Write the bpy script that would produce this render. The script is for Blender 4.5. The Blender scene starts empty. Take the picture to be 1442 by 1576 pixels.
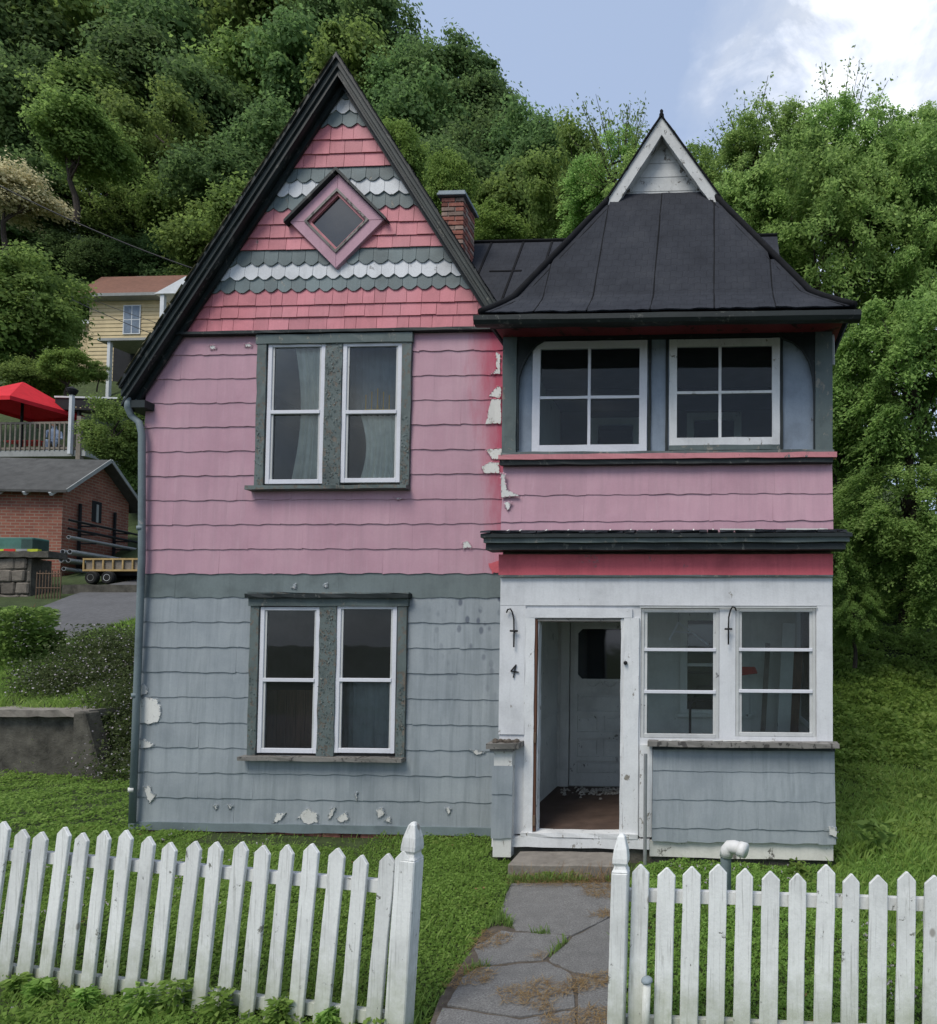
import bpy, bmesh, math, random
import numpy as np
from mathutils import Vector, Matrix
random.seed(7)
rng = np.random.default_rng(11)
R = math.radians
scene = bpy.context.scene
col = scene.collection

# ------------------------------------------------------------------ camera
EYE = Vector((0.0, -6.25, 2.10))
FPX, PX, PY, W0, H0 = 1000.0, 1050.0, 954.0, 1442.0, 1576.0
YAW, PITCH, ROLL = R(2.6), R(2.0), 0.0045
fwd = Vector((-math.sin(YAW) * math.cos(PITCH), math.cos(YAW) * math.cos(PITCH), math.sin(PITCH)))
r0 = Vector((math.cos(YAW), math.sin(YAW), 0))
u0 = r0.cross(fwd)
rgt = r0 * math.cos(ROLL) + u0 * math.sin(ROLL)
upv = u0 * math.cos(ROLL) - r0 * math.sin(ROLL)
cam_d = bpy.data.cameras.new('camera')
cam = bpy.data.objects.new('camera', cam_d)
col.objects.link(cam)
m = Matrix.Identity(4)
for i in range(3):
    m[i][0] = rgt[i]; m[i][1] = upv[i]; m[i][2] = -fwd[i]; m[i][3] = EYE[i]
cam.matrix_world = m
cam_d.sensor_fit = 'HORIZONTAL'; cam_d.sensor_width = 36.0
cam_d.lens = 36.0 * FPX / W0
cam_d.shift_x = (W0 / 2 - PX) / W0
cam_d.shift_y = (PY - H0 / 2) / W0
cam_d.clip_start = 0.05; cam_d.clip_end = 3000
scene.camera = cam

# ------------------------------------------------------------------ world
SUN_EL, SUN_AZ = R(56), R(206)      # azimuth clockwise from +Y
world = bpy.data.worlds.new('World'); scene.world = world; world.use_nodes = True
nt = world.node_tree; nt.nodes.clear()
CLOUD_OFF = (1.306, 0.119, 0.456)
def N(t, ty, **k):
    n = t.nodes.new(ty)
    for a, b in k.items():
        if a == 'inp':
            for q, val in b.items(): n.inputs[q].default_value = val
        else: setattr(n, a, b)
    return n
wo = N(nt, 'ShaderNodeOutputWorld'); bg = N(nt, 'ShaderNodeBackground', inp={'Strength': 0.115})
sky = N(nt, 'ShaderNodeTexSky', sky_type='NISHITA', sun_disc=False, sun_elevation=SUN_EL, sun_rotation=SUN_AZ,
        altitude=600, air_density=1.0, dust_density=2.2, ozone_density=1.2)
geo = N(nt, 'ShaderNodeTexCoord')
mp = N(nt, 'ShaderNodeMapping'); mp.inputs['Scale'].default_value = (1.0, 1.0, 1.5); mp.inputs['Location'].default_value = CLOUD_OFF
cn = N(nt, 'ShaderNodeTexNoise', inp={'Scale': 2.3, 'Detail': 9.0, 'Roughness': 0.56, 'Distortion': 0.25})
cr = N(nt, 'ShaderNodeValToRGB'); cr.color_ramp.elements[0].position = 0.52; cr.color_ramp.elements[1].position = 0.74
_e = cr.color_ramp.elements.new(0.60); _e.color = (0.22, 0.22, 0.22, 1); cr.color_ramp.elements[0].color = (0, 0, 0, 1); cr.color_ramp.elements[2].color = (1, 1, 1, 1)
cm = N(nt, 'ShaderNodeMix', data_type='RGBA'); cm.inputs['B'].default_value = (14, 14, 14, 1)
hz = N(nt, 'ShaderNodeMix', data_type='RGBA', inp={'Factor': 0.65}); hz.inputs['B'].default_value = (3.85, 4.75, 6.5, 1)
L = nt.links.new
ct = N(nt, 'ShaderNodeTexNoise', inp={'Scale': 5.5, 'Detail': 8.0, 'Roughness': 0.6, 'Distortion': 0.4})
cc2 = N(nt, 'ShaderNodeValToRGB'); cc2.color_ramp.elements[0].position = 0.40; cc2.color_ramp.elements[1].position = 0.60
cc2.color_ramp.elements[0].color = (5.7, 6.0, 6.5, 1); cc2.color_ramp.elements[1].color = (15, 14.8, 14.5, 1)
L(mp.outputs[0], ct.inputs['Vector']); L(ct.outputs['Fac'], cc2.inputs[0]); L(cc2.outputs[0], cm.inputs['B'])
L(geo.outputs['Generated'], mp.inputs['Vector']); L(mp.outputs[0], cn.inputs['Vector']); L(cn.outputs['Fac'], cr.inputs[0])
L(sky.outputs[0], hz.inputs['A']); L(hz.outputs['Result'], cm.inputs['A']); L(cr.outputs[0], cm.inputs['Factor'])
L(cm.outputs['Result'], bg.inputs['Color']); L(bg.outputs[0], wo.inputs['Surface'])
sun_d = bpy.data.lights.new('sun', 'SUN'); sun_d.energy = 2.3; sun_d.angle = R(28); sun_d.color = (1.0, 0.94, 0.84)
sun = bpy.data.objects.new('sun', sun_d); col.objects.link(sun)
sdir = Vector((math.sin(SUN_AZ) * math.cos(SUN_EL), math.cos(SUN_AZ) * math.cos(SUN_EL), math.sin(SUN_EL)))
sun.rotation_euler = (-sdir).to_track_quat('-Z', 'Y').to_euler()
sun.location = sdir * 60
scene.view_settings.view_transform = 'Standard'; scene.view_settings.look = 'None'
scene.view_settings.gamma = 1.0; scene.view_settings.use_curve_mapping = False
scene.view_settings.exposure = 0.36

# ------------------------------------------------------------------ survey helpers: photo pixel -> point on a real plane of the place
def ray(px, py):
    return (fwd + rgt * ((px - PX) / FPX) + upv * ((PY - py) / FPX))
def at(px, py, Y):
    d = ray(px, py); return EYE + d * ((Y - EYE.y) / d.y)
def ax(px, py, Y): return at(px, py, Y).x
def az(px, py, Y): return at(px, py, Y).z
def onz(px, py, z):
    d = ray(px, py); return EYE + d * ((z - EYE.z) / d.z)

# ------------------------------------------------------------------ materials
MATS = {}
def newmat(name):
    mt = bpy.data.materials.new(name); mt.use_nodes = True
    t = mt.node_tree; b = t.nodes['Principled BSDF']
    MATS[name] = mt
    return mt, t, b
def c4(c): return (c[0], c[1], c[2], 1)
def pos(t, scale=(1, 1, 1)):
    g = N(t, 'ShaderNodeNewGeometry'); mpn = N(t, 'ShaderNodeMapping'); mpn.inputs['Scale'].default_value = scale
    t.links.new(g.outputs['Position'], mpn.inputs['Vector']); return mpn.outputs[0]
def noise(t, vec, scale, detail=5, rough=0.6, dist=0):
    n = N(t, 'ShaderNodeTexNoise', inp={'Scale': scale, 'Detail': detail, 'Roughness': rough, 'Distortion': dist})
    t.links.new(vec, n.inputs['Vector']); return n.outputs['Fac']
def ramp(t, fac, stops):
    r_ = N(t, 'ShaderNodeValToRGB'); e = r_.color_ramp.elements
    while len(e) < len(stops): e.new(0.5)
    for i, (p, c) in enumerate(stops):
        e[i].position = p; e[i].color = c4(c) if not isinstance(c, float) else (c, c, c, 1)
    t.links.new(fac, r_.inputs[0]); return r_.outputs[0]
def mix(t, fac, a, b, mode='MIX'):
    n = N(t, 'ShaderNodeMix', data_type='RGBA', blend_type=mode)
    for k, v in (('Factor', fac), ('A', a), ('B', b)):
        if hasattr(v, 'is_linked') or hasattr(v, 'links'): t.links.new(v, n.inputs[k])
        else: n.inputs[k].default_value = v if k == 'Factor' else c4(v)
    return n.outputs['Result']
def bump(t, b, h, strength=0.3, dist=0.01):
    n = N(t, 'ShaderNodeBump', inp={'Strength': strength, 'Distance': dist}); t.links.new(h, n.inputs['Height'])
    t.links.new(n.outputs[0], b.inputs['Normal']); return n
def objvar(t, colr, amt=0.12):
    oi = N(t, 'ShaderNodeObjectInfo'); h = N(t, 'ShaderNodeHueSaturation')
    mr = N(t, 'ShaderNodeMapRange', inp={'To Min': 1 - amt, 'To Max': 1 + amt}); t.links.new(oi.outputs['Random'], mr.inputs['Value'])
    t.links.new(mr.outputs[0], h.inputs['Value']); t.links.new(colr, h.inputs['Color']); return h.outputs[0]

def paint(name, base, under=(0.42, 0.41, 0.38), peel=0.0, dirt=0.25, rough=0.55, pscale=7, streak=True, var=0.05, grain=False, tint=None):
    """weathered house paint: mottling, vertical rain streaks, small worn chips"""
    mt, t, b = newmat(name)
    p = pos(t)
    dark = tuple(x * (1 - dirt) for x in base); lite = tuple(min(1, x * (1 + dirt * 0.35)) for x in base)
    cc = ramp(t, noise(t, p, 2.3, 6, 0.65), [(0.30, dark), (0.5, base), (0.72, lite)])
    if tint is not None:
        cc = mix(t, ramp(t, noise(t, p, 1.1, 3), [(0.42, 0.0), (0.68, 0.55)]), cc, tint)
    if streak:
        s = noise(t, pos(t, (9, 9, 0.55)), 2.0, 5, 0.6)
        cc = mix(t, ramp(t, s, [(0.50, 0.0), (0.78, 0.38)]), cc, tuple(x * 0.62 for x in base))
        s2 = noise(t, pos(t, (6, 6, 0.4)), 3.0, 4, 0.6)
        cc = mix(t, ramp(t, s2, [(0.55, 0.0), (0.8, 0.22)]), cc, tuple(min(1, x * 1.3 + 0.03) for x in base))
    fine = noise(t, p, 55, 4, 0.7)
    cc = mix(t, ramp(t, fine, [(0.3, 0.18), (0.6, 0.0)]), cc, tuple(x * 0.55 for x in base))
    hgt = fine
    if grain:
        gn = noise(t, pos(t, (38, 38, 1.3)), 1.6, 6, 0.7, 1.2)
        cc = mix(t, ramp(t, gn, [(0.54, 0.0), (0.66, 0.6)]), cc, (0.30, 0.30, 0.28))
        g_ = N(t, 'ShaderNodeNewGeometry'); sz_ = N(t, 'ShaderNodeSeparateXYZ'); t.links.new(g_.outputs['Position'], sz_.inputs[0])
        ml_ = N(t, 'ShaderNodeMath', operation='MULTIPLY_ADD', inp={1: 0.7}); t.links.new(noise(t, p, 9, 5, .7), ml_.inputs[0]); t.links.new(sz_.outputs['Z'], ml_.inputs[2])
        cc = mix(t, ramp(t, ml_.outputs[0], [(0.36, 0.75), (0.72, 0.0)]), cc, (0.33, 0.35, 0.26))
        vk = N(t, 'ShaderNodeTexVoronoi', inp={'Scale': 3.2}); t.links.new(pos(t, (1, 1, .62)), vk.inputs['Vector'])
        cc = mix(t, ramp(t, vk.outputs['Distance'], [(0.035, 0.75), (0.06, 0.0)]), cc, (0.22, 0.20, 0.17))
    if peel > 0:
        pk = noise(t, pos(t, (1, 1, 0.7)), pscale, 9, 0.72, 0.4)
        m_ = ramp(t, pk, [(0.66 - peel * 0.22, 0.0), (0.68 - peel * 0.22, 1.0)])
        un = ramp(t, noise(t, p, 24, 5), [(0.3, tuple(x * 0.55 for x in under)), (0.7, under)])
        cc = mix(t, m_, cc, un)
        add = N(t, 'ShaderNodeMath', operation='MULTIPLY_ADD', inp={1: -1.4}); t.links.new(m_, add.inputs[0]); t.links.new(fine, add.inputs[2]); hgt = add.outputs[0]
    cc = objvar(t, cc, var)
    t.links.new(cc, b.inputs['Base Color']); b.inputs['Roughness'].default_value = rough
    b.inputs['Specular IOR Level'].default_value = 0.25
    bump(t, b, hgt, 0.35, 0.004)
    return mt

def simple(name, base, var=0.3, scale=6, rough=0.8, bs=0.4, bd=0.01, stretch=(1, 1, 1), metal=0.0, ov=0.06, spec=0.25):
    mt, t, b = newmat(name); p = pos(t, stretch)
    lo = tuple(x * (1 - var) for x in base); hi = tuple(min(1, x * (1 + var)) for x in base)
    n1 = noise(t, p, scale, 7, 0.65)
    cc = ramp(t, n1, [(0.28, lo), (0.5, base), (0.74, hi)])
    cc = mix(t, ramp(t, noise(t, p, scale * .11, 5, .65), [(0.38, 0.0), (0.68, 0.5)]), cc, tuple(x * .62 for x in base))
    cc = objvar(t, cc, ov)
    t.links.new(cc, b.inputs['Base Color']); b.inputs['Roughness'].default_value = rough
    b.inputs['Metallic'].default_value = metal; b.inputs['Specular IOR Level'].default_value = spec
    bump(t, b, noise(t, p, scale * 6, 6, 0.7), bs, bd)
    return mt

WHITE_UNDER = (0.50, 0.50, 0.47)
simple('lath', (0.16, 0.13, 0.10))
def pink_siding():
    mt, t, b = newmat('pink_siding'); p = pos(t)
    base = (0.425, 0.252, 0.302)
    cc = ramp(t, noise(t, p, 1.6, 6, 0.6), [(0.3, (0.365, 0.208, 0.254)), (0.5, base), (0.72, (0.455, 0.285, 0.33))])
    s = noise(t, pos(t, (8, 8, 0.5)), 2.0, 5, 0.6)
    cc = mix(t, ramp(t, s, [(0.45, 0.0), (0.75, 0.65)]), cc, (0.345, 0.215, 0.255))
    s3 = noise(t, pos(t, (22, 22, 0.8)), 1.5, 6, 0.7)
    cc = mix(t, ramp(t, s3, [(0.56, 0.0), (0.74, 0.45)]), cc, (0.47, 0.33, 0.37))
    # unfaded red paint that survived in the shelter of the porch corner: belongs to the paint film
    g = N(t, 'ShaderNodeNewGeometry'); sx = N(t, 'ShaderNodeSeparateXYZ'); t.links.new(g.outputs['Position'], sx.inputs[0])
    wob = N(t, 'ShaderNodeMath', operation='MULTIPLY_ADD', inp={1: 0.45, 2: -0.22}); t.links.new(noise(t, pos(t, (3.5, 3.5, 0.7)), 2.6, 7, .7), wob.inputs[0])
    add = N(t, 'ShaderNodeMath', operation='ADD'); t.links.new(sx.outputs['X'], add.inputs[0]); t.links.new(wob.outputs[0], add.inputs[1])
    zs = N(t, 'ShaderNodeMapRange', inp={'From Min': 3.0, 'From Max': 5.0, 'To Min': -0.13, 'To Max': 0.10}); t.links.new(sx.outputs['Z'], zs.inputs['Value'])
    add2 = N(t, 'ShaderNodeMath', operation='ADD'); t.links.new(add.outputs[0], add2.inputs[0]); t.links.new(zs.outputs[0], add2.inputs[1])
    mr = N(t, 'ShaderNodeMapRange', inp={'From Min': -2.55, 'From Max': -2.24}); t.links.new(add2.outputs[0], mr.inputs['Value'])
    lim = N(t, 'ShaderNodeMath', operation='LESS_THAN', inp={1: -2.13}); t.links.new(sx.outputs['X'], lim.inputs[0])
    mm = N(t, 'ShaderNodeMath', operation='MULTIPLY'); t.links.new(mr.outputs[0], mm.inputs[0]); t.links.new(lim.outputs[0], mm.inputs[1])
    cc = mix(t, mm.outputs[0], cc, (0.36, 0.040, 0.080))
    fine = noise(t, p, 60, 4, 0.7)
    cc = mix(t, ramp(t, fine, [(0.3, 0.14), (0.6, 0.0)]), cc, (0.28, 0.14, 0.18))
    chips = noise(t, p, 9, 8, 0.7, 0.5)
    cc = mix(t, ramp(t, chips, [(0.745, 0.0), (0.75, 0.8)]), cc, (0.5, 0.44, 0.44))
    cc = objvar(t, cc, 0.035)
    t.links.new(cc, b.inputs['Base Color']); b.inputs['Roughness'].default_value = 0.5; b.inputs['Specular IOR Level'].default_value = 0.3
    bump(t, b, fine, 0.25, 0.003)
pink_siding()
def grey_siding():
    mt, t, b = newmat('grey_siding'); p = pos(t)
    cc = ramp(t, noise(t, p, 1.7, 6, 0.6), [(0.3, (0.205, 0.235, 0.255)), (0.5, (0.262, 0.292, 0.310)), (0.72, (0.30, 0.33, 0.345))])
    s = noise(t, pos(t, (8, 8, 0.5)), 2.0, 5, 0.6)
    cc = mix(t, ramp(t, s, [(0.46, 0.0), (0.76, 0.7)]), cc, (0.155, 0.182, 0.195))
    s2 = noise(t, pos(t, (5, 5, 0.35)), 3.1, 4, 0.6)
    cc = mix(t, ramp(t, s2, [(0.55, 0.0), (0.82, 0.5)]), cc, (0.36, 0.40, 0.42))
    # mildew spots on the right end of the wall
    g = N(t, 'ShaderNodeNewGeometry'); sx = N(t, 'ShaderNodeSeparateXYZ'); t.links.new(g.outputs['Position'], sx.inputs[0])
    mx = N(t, 'ShaderNodeMapRange', inp={'From Min': -3.15, 'From Max': -2.6}); t.links.new(sx.outputs['X'], mx.inputs['Value'])
    mz = N(t, 'ShaderNodeMapRange', inp={'From Min': 1.3, 'From Max': 2.5}); t.links.new(sx.outputs['Z'], mz.inputs['Value'])
    mu = N(t, 'ShaderNodeMath', operation='MULTIPLY'); t.links.new(mx.outputs[0], mu.inputs[0]); t.links.new(mz.outputs[0], mu.inputs[1])
    lx = N(t, 'ShaderNodeMath', operation='LESS_THAN', inp={1: -2.0}); t.links.new(sx.outputs['X'], lx.inputs[0])
    mu2 = N(t, 'ShaderNodeMath', operation='MULTIPLY'); t.links.new(mu.outputs[0], mu2.inputs[0]); t.links.new(lx.outputs[0], mu2.inputs[1])
    v = N(t, 'ShaderNodeTexVoronoi', inp={'Scale': 11.0, 'Randomness': 1.0}); t.links.new(pos(t, (1, 1, 0.6)), v.inputs['Vector'])
    vs = ramp(t, v.outputs['Distance'], [(0.20, 1.0), (0.34, 0.0)])
    big = ramp(t, noise(t, p, 3.2, 4), [(0.36, 0.0), (0.48, 1.0)])
    m3 = mix(t, 1.0, vs, big, 'MULTIPLY'); m4 = mix(t, 1.0, m3, mu2.outputs[0], 'MULTIPLY')
    cc = mix(t, m4, cc, (0.085, 0.10, 0.13))
    fine = noise(t, p, 60, 4, 0.7)
    cc = mix(t, ramp(t, fine, [(0.3, 0.15), (0.6, 0.0)]), cc, (0.12, 0.14, 0.16))
    chips = noise(t, p, 8, 8, 0.72, 0.5)
    cc = mix(t, ramp(t, chips, [(0.735, 0.0), (0.74, 0.9)]), cc, (0.5, 0.5, 0.48))
    cc = objvar(t, cc, 0.04)
    t.links.new(cc, b.inputs['Base Color']); b.inputs['Roughness'].default_value = 0.55; b.inputs['Specular IOR Level'].default_value = 0.25
    bump(t, b, fine, 0.25, 0.003)
grey_siding()
paint('band_siding', (0.135, 0.165, 0.165), (0.5, 0.5, 0.47), 0.0, 0.3, var=0.06)
paint('coral_shingle', (0.50, 0.175, 0.200), (0.45, 0.3, 0.3), 0.12, 0.3, var=0.13, tint=(0.50, 0.22, 0.25))
paint('grey_shingle', (0.125, 0.160, 0.165), (0.3, 0.29, 0.25), 0.15, 0.35, var=0.18)
paint('white_shingle', (0.56, 0.58, 0.60), (0.3, 0.3, 0.3), 0.1, 0.22, var=0.10)
paint('trim_green', (0.098, 0.125, 0.122), (0.24, 0.235, 0.205), 0.34, 0.45, pscale=13)
paint('trim_green_worn', (0.105, 0.130, 0.126), (0.16, 0.14, 0.115), 0.52, 0.5, pscale=24)
paint('black_green', (0.018, 0.024, 0.024), (0.10, 0.105, 0.095), 0.28, 0.35, rough=0.5, pscale=9)
paint('trim_dark', (0.040, 0.050, 0.048), (0.12, 0.125, 0.11), 0.25, 0.4, pscale=10)
paint('panel_blue', (0.215, 0.26, 0.315), (0.12, 0.13, 0.14), 0.18, 0.3)
paint('white_paint', (0.60, 0.61, 0.62), (0.36, 0.34, 0.30), 0.09, 0.2, var=0.02)
paint('white_trim_worn', (0.62, 0.63, 0.63), (0.30, 0.28, 0.24), 0.24, 0.2, pscale=13, var=0.03)
paint('cream_skirt', (0.66, 0.65, 0.60), (0.2, 0.19, 0.17), 0.28, 0.22, pscale=6)
paint('red_frieze', (0.58, 0.115, 0.140), (0.48, 0.17, 0.19), 0.25, 0.3, pscale=3)
paint('soffit_red', (0.17, 0.03, 0.04), (0.05, 0.02, 0.02), 0.4, 0.4)
paint('coral_trim', (0.50, 0.20, 0.22), (0.12, 0.14, 0.14), 0.22, 0.25)
paint('mauve_frame', (0.42, 0.25, 0.305), (0.3, 0.3, 0.3), 0.1, 0.2)
paint('gablet_white', (0.50, 0.51, 0.50), (0.15, 0.14, 0.12), 0.33, 0.3, pscale=10)
paint('sash_white', (0.60, 0.61, 0.65), (0.3, 0.3, 0.3), 0.0, 0.1, streak=False)
paint('aluminium', (0.50, 0.51, 0.50), (0.2, 0.2, 0.2), 0.12, 0.2)
paint('peeled', (0.60, 0.60, 0.57), (0.42, 0.40, 0.36), 0.25, 0.15, pscale=18)
paint('sill_worn', (0.19, 0.18, 0.165), (0.08, 0.075, 0.07), 0.5, 0.4, pscale=14)
paint('picket_white', (0.68, 0.69, 0.67), (0.24, 0.24, 0.21), 0.12, 0.22, pscale=14, var=0.09, grain=True)
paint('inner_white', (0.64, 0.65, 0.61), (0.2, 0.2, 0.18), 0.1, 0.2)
paint('pipe_grey', (0.16, 0.20, 0.21), (0.4, 0.4, 0.38), 0.08, 0.3)
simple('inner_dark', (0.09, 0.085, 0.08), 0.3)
simple('inner_plaster', (0.26, 0.25, 0.23), 0.2, 2)
simple('floor_brown', (0.085, 0.058, 0.046), 0.45, 4, 0.7)
simple('curtain_cloth', (0.84, 0.79, 0.69), 0.18, 9, 0.9, 0.3)
simple('curtain_thin', (0.30, 0.31, 0.32), 0.2, 9, 0.9, 0.3)
simple('brown_wood', (0.11, 0.05, 0.03), 0.5, 8, 0.7, stretch=(6, 6, 0.5))
simple('brass', (0.62, 0.36, 0.06), 0.2, 20, 0.5)
simple('iron', (0.012, 0.012, 0.013), 0.3, 30, 0.6)
simple('concrete', (0.20, 0.182, 0.158), 0.4, 5, 0.9, 0.6, 0.01)
simple('concrete_dark', (0.085, 0.080, 0.066), 0.65, 5, 0.92, 0.8, 0.02)
simple('slab_concrete', (0.195, 0.193, 0.187), 0.62, 95, 0.95, 1.0, 0.006, ov=.08)
simple('dirt', (0.125, 0.105, 0.085), 0.5, 16, 0.95, 0.8, 0.02)
simple('bare_ground', (0.046, 0.066, 0.022), 0.5, 4, 0.95, 0.9, 0.03)
simple('asphalt', (0.105, 0.105, 0.108), 0.22, 12, 0.93, 0.5, 0.006)
simple('pvc', (0.74, 0.74, 0.72), 0.1, 8, 0.4)
simple('pvc_green', (0.03, 0.06, 0.05), 0.3, 8, 0.5)
simple('galvanised', (0.34, 0.35, 0.35), 0.2, 12, 0.45, metal=0.5)
simple('bark', (0.065, 0.052, 0.042), 0.45, 7, 0.95, 1.0, 0.03, stretch=(3, 3, 0.7))
simple('lead', (0.26, 0.31, 0.34), 0.2, 8, 0.6)
simple('mortar', (0.27, 0.24, 0.21), 0.3, 12)
simple('brick_red', (0.31, 0.125, 0.095), 0.5, 15, 0.9, ov=0.4)
simple('brick_pale', (0.33, 0.24, 0.20), 0.5, 15, 0.9, ov=0.3)
simple('yellow_clap', (0.52, 0.42, 0.245), 0.12, 3, 0.7)
simple('brown_roof', (0.165, 0.080, 0.055), 0.3, 5)
simple('far_white', (0.62, 0.64, 0.65), 0.12, 4)
simple('far_window', (0.16, 0.20, 0.25), 0.35, 5, 0.3)
simple('far_grey', (0.28, 0.29, 0.28), 0.2, 4)
simple('parasol_red', (0.58, 0.018, 0.028), 0.15, 5, 0.8)
simple('deck_wood', (0.20, 0.175, 0.145), 0.35, 8, 0.9)
simple('far_black', (0.015, 0.016, 0.018), 0.3, 5)
simple('shed_roof', (0.075, 0.075, 0.072), 0.35, 4, 0.95)
simple('yellow_wood', (0.40, 0.28, 0.12), 0.45, 10)
simple('teal', (0.06, 0.15, 0.125), 0.2, 8)
simple('lime', (0.45, 0.50, 0.04), 0.15, 8)
simple('red_plastic', (0.5, 0.04, 0.03), 0.2, 8)
simple('tyre', (0.015, 0.015, 0.015), 0.3, 20, 0.8)
simple('stone', (0.17, 0.15, 0.125), 0.5, 3.5, 0.95, 1.0, 0.03, ov=0.3)
simple('rust', (0.13, 0.085, 0.055), 0.4, 20)
simple('blue_tarp', (0.05, 0.10, 0.30), 0.2, 8)
simple('skin', (0.42, 0.24, 0.17), 0.1, 8)
simple('cloth_blue', (0.30, 0.36, 0.46), 0.15, 8)
simple('cloth_dark', (0.03, 0.03, 0.04), 0.15, 8)
simple('lead_seam', (0.009, 0.0095, 0.011), 0.3, 8, 0.8, spec=.08)
simple('debris', (0.34, 0.32, 0.28), 0.5, 30, ov=0.5)
simple('needles', (0.27, 0.165, 0.085), 0.5, 30)
simple('moss', (0.10, 0.095, 0.05), 0.5, 14)

def roofing():
    mt, t, b = newmat('roofing'); p = pos(t)
    cc = ramp(t, noise(t, p, 2.0, 7, 0.7), [(0.3, (0.018, 0.020, 0.026)), (0.5, (0.028, 0.031, 0.039)), (0.72, (0.043, 0.046, 0.054))])
    fine = noise(t, p, 90, 3, 0.7)
    cc = mix(t, ramp(t, fine, [(0.45, 0.0), (0.75, 0.6)]), cc, (0.023, 0.024, 0.027))
    sc = noise(t, p, 3.0, 9, 0.75, 0.6)
    cc = mix(t, ramp(t, sc, [(0.72, 0.0), (0.74, 0.55)]), cc, (0.15, 0.155, 0.16))
    br = N(t, 'ShaderNodeTexBrick', inp={'Scale': 1.0, 'Mortar Size': 0.006, 'Mortar Smooth': 0.8, 'Brick Width': 0.12, 'Row Height': 0.095})
    g = N(t, 'ShaderNodeNewGeometry'); sx = N(t, 'ShaderNodeSeparateXYZ'); cx = N(t, 'ShaderNodeCombineXYZ')
    t.links.new(g.outputs['Position'], sx.inputs[0])
    wv = N(t, 'ShaderNodeMath', operation='MULTIPLY', inp={1: 52.4}); t.links.new(sx.outputs['X'], wv.inputs[0])
    sn = N(t, 'ShaderNodeMath', operation='SINE'); t.links.new(wv.outputs[0], sn.inputs[0])
    ma = N(t, 'ShaderNodeMath', operation='MULTIPLY_ADD', inp={1: 0.010}); t.links.new(sn.outputs[0], ma.inputs[0]); t.links.new(sx.outputs['Z'], ma.inputs[2])
    t.links.new(sx.outputs['X'], cx.inputs[0]); t.links.new(ma.outputs[0], cx.inputs[1]); t.links.new(cx.outputs[0], br.inputs['Vector'])
    h = N(t, 'ShaderNodeMath', operation='MULTIPLY_ADD', inp={1: -1.0}); t.links.new(br.outputs['Fac'], h.inputs[0]); t.links.new(fine, h.inputs[2])
    t.links.new(cc, b.inputs['Base Color']); b.inputs['Roughness'].default_value = 0.8; b.inputs['Specular IOR Level'].default_value = 0.12
    mm_ = N(t, 'ShaderNodeMath', operation='MULTIPLY', inp={1: 0.30}); t.links.new(br.outputs['Fac'], mm_.inputs[0]); cc = mix(t, mm_.outputs[0], cc, (0.007, 0.007, 0.009)); t.links.new(cc, b.inputs['Base Color'])
    bump(t, b, h.outputs[0], 0.35, 0.006)
roofing()

def brickwall():
    mt, t, b = newmat('brick_wall_far')
    tc = N(t, 'ShaderNodeTexCoord'); sx = N(t, 'ShaderNodeSeparateXYZ'); t.links.new(tc.outputs['Object'], sx.inputs[0])
    ad = N(t, 'ShaderNodeMath', operation='ADD'); t.links.new(sx.outputs['X'], ad.inputs[0]); t.links.new(sx.outputs['Y'], ad.inputs[1])
    cx = N(t, 'ShaderNodeCombineXYZ'); t.links.new(ad.outputs[0], cx.inputs[0]); t.links.new(sx.outputs['Z'], cx.inputs[1])
    br = N(t, 'ShaderNodeTexBrick', inp={'Scale': 1.0, 'Mortar Size': 0.012, 'Brick Width': 0.26, 'Row Height': 0.092,
           'Color1': (0.20, 0.062, 0.040, 1), 'Color2': (0.27, 0.095, 0.060, 1), 'Mortar': (0.25, 0.19, 0.14, 1)})
    t.links.new(cx.outputs[0], br.inputs['Vector'])
    cc = mix(t, ramp(t, noise(t, pos(t), 3, 5), [(0.4, 0.0), (0.75, 0.5)]), br.outputs['Color'], (0.11, 0.04, 0.03))
    t.links.new(cc, b.inputs['Base Color']); b.inputs['Roughness'].default_value = 0.9
brickwall()

def glassmat(name, dust, tint=(0.9, 0.95, 0.95), refl=1.0):
    mt, t, b = newmat(name); t.nodes.remove(b); out = t.nodes['Material Output']
    tr = N(t, 'ShaderNodeBsdfTransparent'); tr.inputs[0].default_value = c4(tint)
    gl = N(t, 'ShaderNodeBsdfGlossy', inp={'Roughness': 0.02}); gl.inputs['Color'].default_value = (refl, refl, refl, 1)
    fr = N(t, 'ShaderNodeFresnel', inp={'IOR': 1.5})
    ge = N(t, 'ShaderNodeNewGeometry')
    nz = N(t, 'ShaderNodeBump', inp={'Strength': 0.06, 'Distance': 0.02}); t.links.new(noise(t, pos(t), 2.2, 2), nz.inputs['Height'])
    t.links.new(nz.outputs[0], gl.inputs['Normal'])
    ms = N(t, 'ShaderNodeMixShader'); t.links.new(fr.outputs[0], ms.inputs[0]); t.links.new(tr.outputs[0], ms.inputs[1]); t.links.new(gl.outputs[0], ms.inputs[2])
    df = N(t, 'ShaderNodeBsdfDiffuse'); df.inputs[0].default_value = (0.45, 0.46, 0.46, 1)
    mr = N(t, 'ShaderNodeMapRange', inp={'To Min': dust * 0.3, 'To Max': dust * 1.7}); t.links.new(noise(t, pos(t), 5, 6, 0.7), mr.inputs['Value'])
    m2 = N(t, 'ShaderNodeMixShader'); t.links.new(mr.outputs[0], m2.inputs[0]); t.links.new(ms.outputs[0], m2.inputs[1]); t.links.new(df.outputs[0], m2.inputs[2])
    t.links.new(m2.outputs[0], out.inputs['Surface'])
glassmat('glass', 0.022, refl=.42); glassmat('glass_clear', 0.008, refl=.35)
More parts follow.
